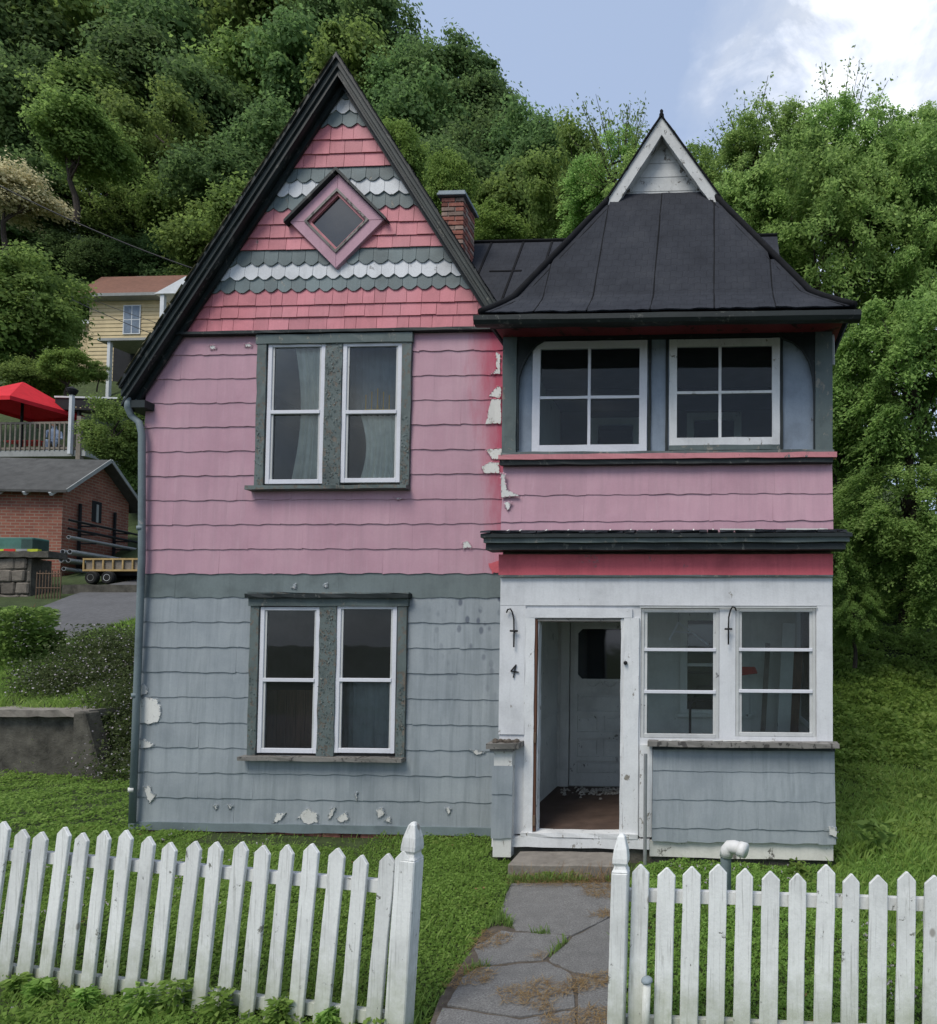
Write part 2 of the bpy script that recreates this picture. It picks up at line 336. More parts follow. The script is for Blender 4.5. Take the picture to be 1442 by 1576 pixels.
def diamondglass():
    mt, t, b = newmat('glass_dark')
    b.inputs['Base Color'].default_value = (0.012, 0.016, 0.02, 1); b.inputs['Roughness'].default_value = 0.06
    b.inputs['Specular IOR Level'].default_value = 0.9
    bump(t, b, noise(t, pos(t), 3, 2), 0.05, 0.02)
diamondglass()

def leafmat(name, lo, mid, hi, tl=0.3):
    tl = tl + .1
    mt, t, b = newmat(name); t.nodes.remove(b); out = t.nodes['Material Output']
    a = N(t, 'ShaderNodeAttribute', attribute_name='rnd')
    cc = ramp(t, a.outputs['Fac'], [(0.0, lo), (0.5, mid), (1.0, hi)])
    oi = N(t, 'ShaderNodeObjectInfo'); h = N(t, 'ShaderNodeHueSaturation')
    mr = N(t, 'ShaderNodeMapRange', inp={'To Min': 0.84, 'To Max': 1.15}); t.links.new(oi.outputs['Random'], mr.inputs['Value'])
    mh = N(t, 'ShaderNodeMapRange', inp={'To Min': 0.492, 'To Max': 0.510}); t.links.new(oi.outputs['Random'], mh.inputs['Value'])
    t.links.new(mr.outputs[0], h.inputs['Value']); t.links.new(mh.outputs[0], h.inputs['Hue']); t.links.new(cc, h.inputs['Color'])
    d = N(t, 'ShaderNodeBsdfPrincipled', inp={'Roughness': 0.65, 'Specular IOR Level': 0.08}); t.links.new(h.outputs[0], d.inputs['Base Color'])
    tr = N(t, 'ShaderNodeBsdfTranslucent'); h2 = N(t, 'ShaderNodeHueSaturation', inp={'Value': 1.55, 'Hue': 0.498}); t.links.new(h.outputs[0], h2.inputs['Color']); t.links.new(h2.outputs[0], tr.inputs[0])
    ms = N(t, 'ShaderNodeMixShader', inp={0: tl}); t.links.new(d.outputs[0], ms.inputs[1]); t.links.new(tr.outputs[0], ms.inputs[2])
    t.links.new(ms.outputs[0], out.inputs['Surface'])
leafmat('leaf_forest', (0.062, 0.108, 0.040), (0.100, 0.165, 0.056), (0.145, 0.22, 0.076), 0.4)
leafmat('leaf_mid', (0.095, 0.145, 0.040), (0.15, 0.22, 0.058), (0.21, 0.29, 0.082), 0.4)
leafmat('leaf_bright', (0.10, 0.16, 0.035), (0.16, 0.24, 0.055), (0.24, 0.33, 0.085))
leafmat('leaf_box', (0.130, 0.220, 0.062), (0.205, 0.325, 0.092), (0.30, 0.43, 0.14), 0.42)
leafmat('leaf_cream', (0.16, 0.20, 0.08), (0.50, 0.47, 0.27), (0.72, 0.66, 0.42))
leafmat('leaf_clover', (0.125, 0.21, 0.045), (0.20, 0.325, 0.072), (0.29, 0.42, 0.12), 0.38)
leafmat('leaf_grass', (0.135, 0.215, 0.046), (0.215, 0.33, 0.075), (0.32, 0.42, 0.13), 0.4)
leafmat('leaf_dry', (0.14, 0.085, 0.04), (0.22, 0.14, 0.07), (0.33, 0.24, 0.13), 0.2)
leafmat('leaf_shade', (0.05, 0.07, 0.028), (0.085, 0.115, 0.045), (0.13, 0.17, 0.07), 0.3)  # darker muted green leaf tones for the tangled bush
leafmat('petal', (0.40, 0.36, 0.38), (0.5, 0.44, 0.47), (0.62, 0.58, 0.60), 0.2)

# ------------------------------------------------------------------ mesh helpers
WM = {}     # world matrix of every object we place
def link(o, parent=None, loc=(0, 0, 0), mw=None):
    col.objects.link(o)
    mw = mw if mw is not None else Matrix.Translation(Vector(loc))
    WM[o.name] = mw
    if parent is not None:
        o.parent = parent; o.matrix_parent_inverse = WM[parent.name].inverted()
    o.matrix_basis = mw
    return o
def tag(o, label=None, cat=None, group=None, kind=None):
    if label: o['label'] = label
    if cat: o['category'] = cat
    if group: o['group'] = group
    if kind: o['kind'] = kind
    return o
def thing(name, label, cat, loc=(0, 0, 0), group=None):
    o = bpy.data.objects.new(name, None); o.empty_display_size = 0.2
    link(o, None, loc); return tag(o, label, cat, group)
class MB:
    def __init__(s): s.v = []; s.f = []
    def add(s, vs, fs):
        n = len(s.v); s.v += [tuple(q) for q in vs]; s.f += [tuple(i + n for i in f) for f in fs]; return s
    def box(s, x0, x1, y0, y1, z0, z1):
        v = [(x0, y0, z0), (x1, y0, z0), (x1, y1, z0), (x0, y1, z0), (x0, y0, z1), (x1, y0, z1), (x1, y1, z1), (x0, y1, z1)]
        return s.add(v, [(0, 3, 2, 1), (4, 5, 6, 7), (0, 1, 5, 4), (1, 2, 6, 5), (2, 3, 7, 6), (3, 0, 4, 7)])
    def loft(s, loops, cap=True, closed=True):
        n = len(loops[0]); vs = [p for l in loops for p in l]; fs = []
        for k in range(len(loops) - 1):
            for i in range(n if closed else n - 1):
                j = (i + 1) % n; fs.append((k * n + i, k * n + j, (k + 1) * n + j, (k + 1) * n + i))
        if cap: fs += [tuple(range(n))[::-1], tuple(range((len(loops) - 1) * n, len(loops) * n))]
        return s.add(vs, fs)
    def board(s, x0, x1, y0, y1, z0, z1, j=0.0025):
        """a plank: its long edges wander a little"""
        d = [x1 - x0, y1 - y0, z1 - z0]; a = max(range(3), key=lambda i: d[i]); n = max(2, int(d[a] / 0.16))
        lo = [x0, y0, z0]; hi = [x1, y1, z1]; o = [i for i in range(3) if i != a]; loops = []
        for k in range(n + 1):
            lp = []
            for (p, q) in ((0, 0), (1, 0), (1, 1), (0, 1)):
                c = [0, 0, 0]; c[a] = lo[a] + d[a] * k / n
                c[o[0]] = (hi if p else lo)[o[0]] + random.uniform(-j, j); c[o[1]] = (hi if q else lo)[o[1]] + random.uniform(-j, j)
                lp.append(tuple(c))
            loops.append(lp)
        return s.loft(loops)
    def prism(s, pts, y0, y1):
        """polygon in X,Z pushed from y0 to y1"""
        return s.loft([[(x, y0, z) for x, z in pts], [(x, y1, z) for x, z in pts]])
    def beam(s, a, b, w, h, up=(0, 0, 1)):
        a = Vector(a); b = Vector(b); d = (b - a).normalized(); u = Vector(up); sd = d.cross(u).normalized(); u = sd.cross(d)
        lp = lambda c: [c + sd * (-w / 2) + u * (-h / 2), c + sd * (w / 2) + u * (-h / 2), c + sd * (w / 2) + u * (h / 2), c + sd * (-w / 2) + u * (h / 2)]
        return s.loft([lp(a), lp(b)])
    def tube(s, pts, r, n=8, cap=True):
        pts = [Vector(p) for p in pts]; rs = r if isinstance(r, (list, tuple)) else [r] * len(pts); loops = []; pu = None
        for i, p in enumerate(pts):
            d = (pts[min(i + 1, len(pts) - 1)] - pts[max(i - 1, 0)]).normalized()
            u = pu if pu is not None else (Vector((0, 0, 1)) if abs(d.z) < 0.9 else Vector((1, 0, 0)))
            sd = d.cross(u).normalized(); u = sd.cross(d).normalized(); pu = u
            loops.append([p + (sd * math.cos(q) + u * math.sin(q)) * rs[i] for q in [2 * math.pi * k / n for k in range(n)]])
        return s.loft(loops, cap)
    def lathe(s, prof, c=(0, 0, 0), n=16):
        return s.loft([[(c[0] + r_ * math.cos(2 * math.pi * k / n), c[1] + r_ * math.sin(2 * math.pi * k / n), c[2] + z) for k in range(n)] for r_, z in prof])
    def mesh(s, name, bevel=0.0, smooth=False):
        me = bpy.data.meshes.new(name); me.from_pydata(s.v, [], s.f)
        bm = bmesh.new(); bm.from_mesh(me); bmesh.ops.recalc_face_normals(bm, faces=bm.faces)
        if bevel > 0:
            ed = [e for e in bm.edges if len(e.link_faces) == 2 and e.calc_face_angle(0) > 0.7]
            bmesh.ops.bevel(bm, geom=ed, offset=bevel, segments=1, affect='EDGES', profile=0.6)
        bm.to_mesh(me); bm.free()
        if smooth: me.shade_smooth()
        return me
    def build(s, name, mat, parent=None, bevel=0.0, smooth=False, loc=(0, 0, 0), mw=None):
        me = s.mesh(name, bevel, smooth); me.materials.append(MATS[mat])
        return link(bpy.data.objects.new(name, me), parent, loc, mw)
def shared(name, me, parent, mw, mat=None):
    o = bpy.data.objects.new(name, me); return link(o, parent, mw=mw)
def lerp(a, b, t): return a + (b - a) * t
def sstep(a, b, x):
    t = min(1, max(0, (x - a) / (b - a))); return t * t * (3 - 2 * t)

# ================================================================== THE SETTING
def interp(pts, v):
    if v <= pts[0][0]: return pts[0][1]
    for (a, b), (c, d) in zip(pts, pts[1:]):
        if v <= c: return lerp(b, d, (v - a) / (c - a))
    return pts[-1][1]
LEFT = [(-40, -0.45), (-4.6, -0.42), (-3.6, -0.06), (0, 0.0), (3.36, 0.0), (3.5, 0.98), (6, 1.75), (8, 2.65), (11, 3.6), (13, 4.2), (16, 6.0), (19, 8.2), (24, 10.5), (34, 18), (50, 34), (64, 50), (90, 72), (140, 95)]
MIDP = [(-40, -0.45), (-4.6, -0.42), (-3.6, -0.06), (0, 0.0), (7, 0.2), (12, 2.0), (20, 6), (34, 15), (50, 25), (70, 36), (140, 60)]
RIGHT = [(-40, -0.45), (-4.6, -0.42), (-3.6, -0.06), (-1.0, 0.0), (2, 0.15), (5, 0.85), (8, 2.0), (12, 3.2), (20, 4.5), (50, 7), (140, 9)]
def H(x, y):
    l = interp(LEFT, y); mm = interp(MIDP, y); r_ = interp(RIGHT, y)
    edge = lerp(-6.7, -24 - (y - 20) * 0.1, sstep(10, 40, y)); edge2 = lerp(-8.9, -42, sstep(10, 40, y))
    if y < 9: k_ = sstep(4.2, 6.5, y) if y > 3 else 1.0; edge, edge2 = lerp(-8.6, -6.8, k_), lerp(-9.6, -8.7, k_)
    wl = sstep(edge, edge2, x)
    base = lerp(mm, l, wl)
    wr = sstep(lerp(1.0, 2, sstep(10, 40, y)), lerp(2.2, 26, sstep(10, 40, y)), x)
    return lerp(base, r_, wr)
def axis(segs):
    out = []
    for a, b, n in segs: out += [lerp(a, b, i / n) for i in range(n)]
    return out + [segs[-1][1]]
gx = axis([(-400, -60, 10), (-60, -14, 24), (-14, -6, 32), (-6, 6, 40), (6, 20, 16), (20, 80, 14), (80, 400, 8)])
gy = axis([(-300, -20, 8), (-20, -5, 10), (-5, 3.2, 36), (3.2, 3.8, 10), (3.8, 9, 24), (9, 30, 30), (30, 140, 30), (140, 900, 6)])
vs = [(x, y, H(x, y) + (0.02 * math.sin(x * 2.1) * math.sin(y * 1.7) if not (-3 < x < 1 and -4 < y < 1) else -0.004)) for y in gy for x in gx]
nx = len(gx); fs = [(j * nx + i, j * nx + i + 1, (j + 1) * nx + i + 1, (j + 1) * nx + i) for j in range(len(gy) - 1) for i in range(nx - 1)]
g = MB().add(vs, fs).build('ground', 'bare_ground', smooth=True); tag(g, 'green ground of the yard and the hillside', None, None, 'structure')
rd = MB().add([(-300, -14, -0.41), (300, -14, -0.41), (300, -4.75, -0.41), (-300, -4.75, -0.41)], [(0, 1, 2, 3)]).build('road', 'asphalt'); tag(rd, kind='structure', label='asphalt street in front of the fence')

# uphill lane on the left
def strip(name, pts, mat, lift=0.02, n=14, label=None):
    """pts: list of (left xy, right xy); draped on the terrain"""
    v = []; f = []
    for k, (a, b) in enumerate(pts):
        for i in range(n + 1):
            x = lerp(a[0], b[0], i / n); y = lerp(a[1], b[1], i / n); v.append((x, y, H(x, y) + lift))
    for k in range(len(pts) - 1):
        for i in range(n): f.append((k * (n + 1) + i, k * (n + 1) + i + 1, (k + 1) * (n + 1) + i + 1, (k + 1) * (n + 1) + i))
    o = MB().add(v, f).build(name, mat, smooth=True); tag(o, kind='structure', label=label); return o
def hit(px, py):
    """where the line of sight through a photo pixel meets the terrain"""
    d = ray(px, py); t = 6.0
    while t < 60:
        p = EYE + d * t
        if p.z <= H(p.x, p.y): return p
        t += 0.05
    return p
LU = [(-40, 962), (20, 952), (60, 939), (110, 919), (160, 904), (215, 894), (300, 884)]; LL = [(20, 1004), (72, 996), (105, 989), (150, 975), (205, 957), (240, 946), (330, 930)]
lanepts = []
for k in range(len(LU) - 1):
    for q in range(4):
        t = q / 4; a = hit(*LU[k]).lerp(hit(*LU[k + 1]), t); b = hit(*LL[k]).lerp(hit(*LL[k + 1]), t); lanepts.append(((a.x, a.y), (b.x, b.y)))
lanepoly = [p[0] for p in lanepts] + [p[1] for p in lanepts[::-1]]
strip('lane', lanepts, 'asphalt', 0.05, label='grey asphalt lane climbing the slope at left')

# ================================================================== THE PINK HOUSE
YM = 0.60                                             # front plane of the gabled wing; the porch front is Y = 0
xl = (ax(222, 700, YM) + ax(207, 1180, YM)) / 2       # left corner
xpl = ax(771, 950, 0.0); xpr = ax(1279.5, 800, 0.0)   # porch corners
zb = az(480, 1270, YM)                                # bottom of main siding
z_pg = az(480, 883, YM)                               # pink / grey boundary
z_gb = az(500, 511, YM)                               # base of the gable
zpf = 0.27                                            # porch floor
house = thing('pink_house', 'two-storey pink and grey wooden house with steep gable and dark-roofed porch tower', 'house', (xl, YM, 0))
YR = 0.43                                             # front of the rake overhang
apex = at(519.5, 84, YR); footL = at(188, 590, YR)
sl = (apex.z - footL.z) / (apex.x - footL.x)          # roof slope
def roofz(x): return apex.z - abs(x - apex.x) * sl
wall_under = 0.10
def walltop(x): return roofz(x) - wall_under
RIDGE_Y1 = 6.0
xr_main = xpl - 0.02

def wall_cells(mb, x0, x1, z0, z1, y0, y1, holes):
    xs = sorted(set([x0, x1] + [v for h in holes for v in h[:2] if x0 < v < x1])); zs = sorted(set([z0, z1] + [v for h in holes for v in h[2:] if z0 < v < z1]))
    for a, b in zip(xs, xs[1:]):
        run = None
        for c, d in zip(zs, zs[1:]):
            if any(h[0] < (a + b) / 2 < h[1] and h[2] < (c + d) / 2 < h[3] for h in holes):
                if run: mb.box(a, b, y0, y1, *run); run = None
            else: run = (run[0], d) if run else (c, d)
        if run: mb.box(a, b, y0, y1, *run)
    return mb
def rect(pxl, pxr, pyt, pyb, Y):
    cx, cy = (pxl + pxr) / 2, (pyt + pyb) / 2
    return [ax(pxl, cy, Y), ax(pxr, cy, Y), az(cx, pyb, Y), az(cx, pyt, Y)]
UPW = rect(398, 634, 517, 750, YM); LOW = rect(387, 627, 921, 1163, YM)

# ---- shells
mw_ = MB()
wall_cells(mw_, xl, xr_main, zb - 0.02, footL.z - 0.1, YM, YM + 0.12, [UPW, LOW])
wall_cells(mw_, xl + 0.35, xr_main, footL.z - 0.1, z_gb + 0.02, YM + 0.001, YM + 0.121, [UPW])
main_wall = mw_.build('main_wall', 'lath', house)
sw = MB(); sw.box(xl, xl + 0.12, YM + 0.121, RIDGE_Y1, zb - 0.02, footL.z - 0.02); sw.box(xl, 0.85, RIDGE_Y1 - 0.12, RIDGE_Y1, zb, footL.z)
sw.box(0.73, 0.85, 2.12, RIDGE_Y1 - 0.121, zb, 5.2)
sw.build('side_wall', 'grey_siding', house)
gz = walltop(apex.x)
half = (gz - (z_gb + 0.021)) / sl
gw = MB().prism([(apex.x - half, z_gb + 0.021), (apex.x + half, z_gb + 0.021), (apex.x, gz)], YM + 0.002, YM + 0.12)
gable_wall = gw.build('gable_wall', 'lath', house)
# back gable and wing gables so that the body is closed
MB().prism([(apex.x - half - .3, z_gb - .4), (apex.x + half, z_gb - .4), (apex.x, gz)], RIDGE_Y1 - .1, RIDGE_Y1).build('rear_gable', 'grey_siding', house)

# ---- siding shingles, each with a wavy butt edge
def siding(parent, x0, x1, zlines, yf, matf, openings=(), topfn=None, w=0.61, seed=1, off=None):
    rg = random.Random(seed)
    for r_, (zt, zbm) in enumerate(zip(zlines, zlines[1:])):
        segs = [(x0, x1, zbm, zt, True, True)]
        for (o0, o1, p0, p1) in openings:
            ns = []
            for (a, b, c, d, wb, ov) in segs:
                if b <= o0 or a >= o1 or d <= p0 or c >= p1: ns.append((a, b, c, d, wb, ov)); continue
                if a < o0: ns.append((a, o0, c, d, wb, ov))
                if b > o1: ns.append((o1, b, c, d, wb, ov))
                if d - p1 > 0.02: ns.append((max(a, o0), min(b, o1), p1, d, False, ov))
                if p0 - c > 0.02: ns.append((max(a, o0), min(b, o1), c, p0, wb, False))
            segs = ns
        ph = rg.uniform(0, w)
        for (a, b, c, d, wb, ov) in segs:
            cuts = [a]; k = math.floor((a + ph) / w) + 1
            while k * w - ph < b - 0.07:
                if k * w - ph - a > 0.07: cuts.append(k * w - ph)
                k += 1
            cuts.append(b)
            for p, q in zip(cuts, cuts[1:]):
                p_, q_ = p + 0.0004, q - 0.0004
                n = max(2, int((q_ - p_) / 0.045)); dz = rg.uniform(-0.003, 0.003); lift = rg.uniform(0, 0.004); f1, f2, am = rg.uniform(0, 6.28), rg.uniform(13, 25), rg.uniform(.0025, .0065)
                A = []; Bt = []; Bk = []
                for i in range(n + 1):
                    x = lerp(p_, q_, i / n)
                    zz = c + (am * math.sin(x * f2 + f1) + dz + 0.0025 * math.sin(x * 43 + f1 * 2) + rg.uniform(-.0008, .0008) if wb else 0)
                    tt = d + (0.018 if ov else 0)
                    if topfn: tt = min(tt, topfn(x))
                    if tt - zz < 0.01: continue
                    yb = yf(c); yt = yf(d)
                    Bt.append((x, yb - 0.0125 - lift, zz)); A.append((x, yt - 0.004, tt)); Bk.append((x, yb - 0.002, zz + 0.002))
                if len(A) < 2: continue
                m_ = len(A); mb = MB()
                mb.add(A + Bt + Bk, [(m_ + i, m_ + i + 1, i + 1, i) for i in range(m_ - 1)] + [(2 * m_ + i, 2 * m_ + i + 1, m_ + i + 1, m_ + i) for i in range(m_ - 1)] + [(0, m_, 2 * m_), (m_ - 1, 2 * m_ - 1, 3 * m_ - 1)])
                mb.build('siding_shingle', matf(r_), parent)
def lines(z1, z0, n): return [lerp(z1, z0, i / n) for i in range(n + 1)]
up_rows = [z_gb + 0.01] + [lerp(z_pg, az(480, 544, YM), i / 9) for i in range(9, -1, -1)]
siding(main_wall, xl, xr_main, up_rows, lambda z: YM, lambda r_: 'pink_siding', [UPW], walltop, seed=3)
lo_rows = [z_pg, az(480, 919.5, YM)] + [lerp(az(480, 919.5, YM), zb, i / 9) for i in range(1, 10)]
siding(main_wall, xl, xr_main, lo_rows, lambda z: YM, lambda r_: 'band_siding' if r_ == 0 else 'grey_siding', [LOW], None, seed=5)

# ---- gable shingles: straight courses and scalloped courses, each piece its own
GB = [511.5, 488.5, 469.5, 447, 427.5, 406, 384.5, 365.5, 345, 322.5, 301, 279, 259, 238.5, 217, 195.5, 174.5, 153.5, 133]
GM = ['coral_shingle'] * 3 + ['grey_shingle', 'white_shingle', 'grey_shingle'] + ['coral_shingle'] * 3 + ['grey_shingle', 'white_shingle', 'grey_shingle'] + ['coral_shingle'] * 3 + ['grey_shingle', 'white_shingle', 'grey_shingle']
dc = at(521, 343, YM - 0.02)
def in_diamond(x, z, r_): return abs(x - dc.x) + abs(z - dc.z) < r_
rg = random.Random(21)
for k in range(18):
    z0, z1 = az(510, GB[k], YM), az(510, GB[k + 1], YM)
    scal = GM[k] != 'coral_shingle'
    hw = (gz - z0) / sl + 0.02
    x = apex.x - hw - rg.uniform(0, .15); step = 0.158
    while x < apex.x + hw:
        wd = step * rg.uniform(0.93, 1.07) if scal else rg.choice([0.13, 0.17, 0.2, 0.23])
        a, b = x + 0.0022, x + wd - 0.0022; x += wd
        if b < apex.x - hw or a > apex.x + hw: continue
        if in_diamond((a + b) / 2, (z0 + z1) / 2, 0.40): continue
        dz = rg.uniform(-0.004, 0.004); n = 8; up_, lo_, bk_ = [], [], []; lift = rg.uniform(0, .004)
        for i in range(n + 1):
            xx = lerp(a, b, i / n); u = abs(2 * i / n - 1)
            zz = z0 + dz + ((0.042 * max(0, u - 0.30) / 0.70) if scal else 0.0008 * (i % 2))
            zz -= 0.020 if scal else 0
            tt = min(z1 + 0.045, walltop(xx) + 0.03)
            if tt - zz < 0.008: continue
            up_.append((xx, YM - 0.006, tt)); lo_.append((xx, YM - 0.022 - lift, zz)); bk_.append((xx, YM - 0.004, zz + .001))
        m_ = len(up_)
        if m_ < 3: continue
        MB().add(up_ + lo_ + bk_, [(m_ + i, m_ + i + 1, i + 1, i) for i in range(m_ - 1)] + [(2 * m_ + i, 2 * m_ + i + 1, m_ + i + 1, m_ + i) for i in range(m_ - 1)] + [(0, m_, 2 * m_), (m_ - 1, 2 * m_ - 1, 3 * m_ - 1)]).build('gable_shingle', GM[k], gable_wall)
dp = MB(); dp.board(apex.x - half - .06, xr_main + 0.2, YM - 0.075, YM - 0.002, z_gb - 0.035, z_gb - 0.004); dp.build('drip_board', 'black_green', house)

# ---- diamond window in the gable
def ring(mb, r0_, r1_, y0, y1, c=dc):
    o = [(c.x, c.z + r1_), (c.x + r1_, c.z), (c.x, c.z - r1_), (c.x - r1_, c.z)]; i_ = [(c.x, c.z + r0_), (c.x + r0_, c.z), (c.x, c.z - r0_), (c.x - r0_, c.z)]
    for k in range(4):
        j = (k + 1) % 4; mb.prism([o[k], o[j], i_[j], i_[k]], y0, y1)
ro = (az(521, 270, YM - .02) - az(521, 417, YM - .02)) / 2
f_ = MB(); ring(f_, ro * 0.64, ro * 0.985, YM - 0.055, YM); dw = f_.build('diamond_window', 'mauve_frame', house, bevel=0.004)
f_ = MB(); ring(f_, ro * 0.61, ro * 0.675, YM - 0.068, YM - 0.0551); f_.build('frame_moulding', 'sill_worn', dw)
f_ = MB(); ring(f_, ro * 0.545, ro * 0.635, YM - 0.045, YM - 0.01); f_.build('inner_bead', 'coral_trim', dw)
f_ = MB(); q = ro * 0.548; f_.prism([(dc.x, dc.z + q), (dc.x + q, dc.z), (dc.x, dc.z - q), (dc.x - q, dc.z)], YM - 0.022, YM - 0.016); f_.build('pane', 'glass_dark', dw)
f_ = MB(); e = ro * 1.0
for sgn in (-1, 1):
    a = (dc.x, dc.z + e); b = (dc.x + sgn * e * 1.06, dc.z - e * 0.06)
    f_.prism([a, b, (b[0], b[1] + .035), (a[0], a[1] + .042)], YM - 0.10, YM - 0.004 + sgn * 0.001)
f_.build('drip_cap', 'black_green', dw)

# ---- main roof and rakes
def slope_slab(mb, o0, o1, y0, y1, side, t0=0.0, t1=None, n=16, j=0.0):
    """slab parallel to the roof slope: o0..o1 distance below the roof surface (vertical), from ridge (t0) down the slope by horizontal run t1"""
    loops = []
    for k in range(n + 1):
        t = lerp(t0, t1, k / n); x = apex.x + side * t; z = apex.z - t * sl
        r4 = [random.uniform(-j, j) for _ in range(4)]
        loops.append([(x, y0, z - o0 + r4[0]), (x, y1, z - o0 + r4[1]), (x, y1, z - o1 + r4[2]), (x, y0, z - o1 + r4[3])])
    mb.loft(loops)
runL = apex.x - footL.x; runR = (xpl - 0.10) - apex.x
roof = MB(); slope_slab(roof, 0, 0.09, YR + 0.012, RIDGE_Y1 + .2, -1, 0, runL); slope_slab(roof, 0, 0.09, YR + 0.012, RIDGE_Y1 + .2, 1, 0, runR)
main_roof = roof.build('main_roof', 'roofing', house)
for side, run in ((-1, runL), (1, runR)):
    for (o0, o1, y0, y1, mt_) in ((-0.012, 0.045, YR - 0.03, YR + 0.01, 'black_green'), (0.05, 0.125, YR, YR + 0.03, 'trim_dark'), (0.13, 0.185, YR + 0.025, YR + 0.05, 'trim_dark'), (0.19, 0.225, YR + 0.008, YR + 0.055, 'black_green'), (0.20, 0.29, YM - 0.06, YM - 0.028, 'black_green')):
        b_ = MB(); slope_slab(b_, o0, o1, y0, y1, side, 0.0 if o0 < 0.1 else o0 * 0.0, run + (0.012 if side < 0 else 0), 26, 0.003); b_.build('rake_board', mt_, main_roof)
    b_ = MB(); slope_slab(b_, 0.165, 0.185, YR + 0.052, YM - 0.001, side, 0, run, 10); b_.build('soffit', 'black_green', main_roof)
    b_ = MB(); rg = random.Random(3 + side)
    for k in range(46):       # curled shingle edges and moss along the verge
        t = run * (k + rg.uniform(0, .8)) / 46; x = apex.x + side * t; z = apex.z - t * sl
        w_ = rg.uniform(.03, .08); o = rg.uniform(.012, .03)
        b_.loft([[(x, YR - .05 + rg.uniform(0, .03), z + .006), (x, YR + .12, z + .006), (x, YR + .12, z + o), (x, YR - .04, z + o)], [(x + side * w_, YR - .05, z - w_ * sl + .006), (x + side * w_, YR + .12, z - w_ * sl + .006), (x + side * w_, YR + .12, z - w_ * sl + o), (x + side * w_, YR - .04, z - w_ * sl + o)]])
    b_.build('shingle_edge', 'moss' if side < 0 else 'lead_seam', main_roof)
# eave return, gutter and downspout at the left corner
e = MB(); e.box(footL.x - .02, xl + .1, YR + .04, YM + .4, footL.z - .25, footL.z - .17); e.build('eave_soffit', 'black_green', main_roof)
gt = MB()
prof = [(-.055, .05), (-.05, -.02), (-.02, -.05), (.02, -.05), (.05, -.02), (.055, .05), (.045, .05), (.04, -.015), (-.04, -.015), (-.045, .05)]
gxc, gzc = footL.x + .02, footL.z - .19
gt.loft([[(gxc + a, y, gzc + b) for a, b in prof] for y in (YR + .1, RIDGE_Y1)]); gt.build('eave_gutter', 'pipe_grey', house)
dsx = ax(218, 900, YM - .07)
ds = MB(); yy = YM - 0.075
bot = at(203, 1278, yy)
ds.tube([at(196, 612, yy - .05), at(197, 628, yy - .05), at(202, 640, yy), at(214, 650, yy), at(218.5, 668, yy), (lerp(dsx, bot.x, .3), yy, 3.0), (lerp(dsx, bot.x, .65), yy, 1.5), (bot.x, yy, 0.14)], 0.034, 12)
dspt = ds.build('downspout', 'pipe_grey', house, smooth=True)
for (px_, py_) in ((217, 813), (209, 1070), (204, 1215)):
    c = at(px_, py_, yy); MB().tube([(c.x, yy, c.z - .022), (c.x, yy, c.z + .022)], 0.041, 12).build('pipe_strap', 'peeled' if py_ == 1215 else 'pipe_grey', dspt, smooth=True)

# ---- foundation and skirt
sk = MB(); sk.board(xl - .01, xr_main + .1, YM - .035, YM - .003, zb - 0.075, zb + .012, .004); sk.build('skirt_board', 'pipe_grey', house)
fd = MB(); fd.box(xl + .03, xr_main, YM + .03, YM + .2, -.3, zb - .02); fd.box(xl + .03, xl + .2, YM + .2, RIDGE_Y1, -.3, zb); foundation = fd.build('foundation', 'mortar', house)
bmesh_ = MB(); bmesh_.box(-.098, .098, -.02, .03, -.031, .031); bme = bmesh_.mesh('brick', 0.004)
bme.materials.append(MATS['brick_red'])
for row in range(2):
    x = xl + .14 + .1 * (row % 2)
    while x < xr_main - .1:
        shared('brick', bme, foundation, Matrix.Translation((x, YM + .02, zb - 0.108 - .072 * row))); x += .208

# ---- double-hung window pairs
def sash(parent, x0, x1, z0, z1, y, rail, mt_, fw=0.05, glass='glass', lower_in=0.02):
    """storm frame with an upper and a lower light"""
    s_ = MB(); s_.box(x0, x0 + fw, y, y + .04, z0, z1); s_.box(x1 - fw, x1, y, y + .04, z0, z1)
    s_.box(x0 + fw, x1 - fw, y + .001, y + .039, z1 - fw * .85, z1 - .001); s_.box(x0 + fw, x1 - fw, y + .001, y + .039, z0 + .001, z0 + fw * 1.1)
    so = s_.build('sash', mt_, parent, bevel=0.003)
    r_ = MB(); r_.box(x0 + fw, x1 - fw, y - .006, y + .03, rail - .02, rail + .02); r_.build('meeting_rail', mt_, parent, bevel=.003)
    i_ = MB()
    for a, b in ((x0 + fw, x0 + fw + .022), (x1 - fw - .022, x1 - fw)): i_.box(a, b, y + .012, y + .036, z0 + fw * 1.1, z1 - fw * .85)
    i_.build('inner_stop', 'aluminium', parent)
    for (a, b, yy_) in ((rail + .02, z1 - fw * .85, .018), (z0 + fw * 1.1, rail - .02, .026)):
        g_ = MB(); g_.box(x0 + fw, x1 - fw, y + yy_, y + yy_ + .004, a, b); g_.build('pane', glass, parent)
    return so
def reveal(parent, o, y0, y1, mt_='trim_green'):
    r_ = MB(); t_ = .012
    r_.box(o[0] - t_, o[0], y0, y1, o[2] - t_, o[3] + t_); r_.box(o[1], o[1] + t_, y0, y1, o[2] - t_, o[3] + t_)
    r_.box(o[0], o[1], y0, y1, o[3], o[3] + t_); r_.box(o[0], o[1], y0, y1, o[2] - t_, o[2]); r_.build('reveal', mt_, parent)
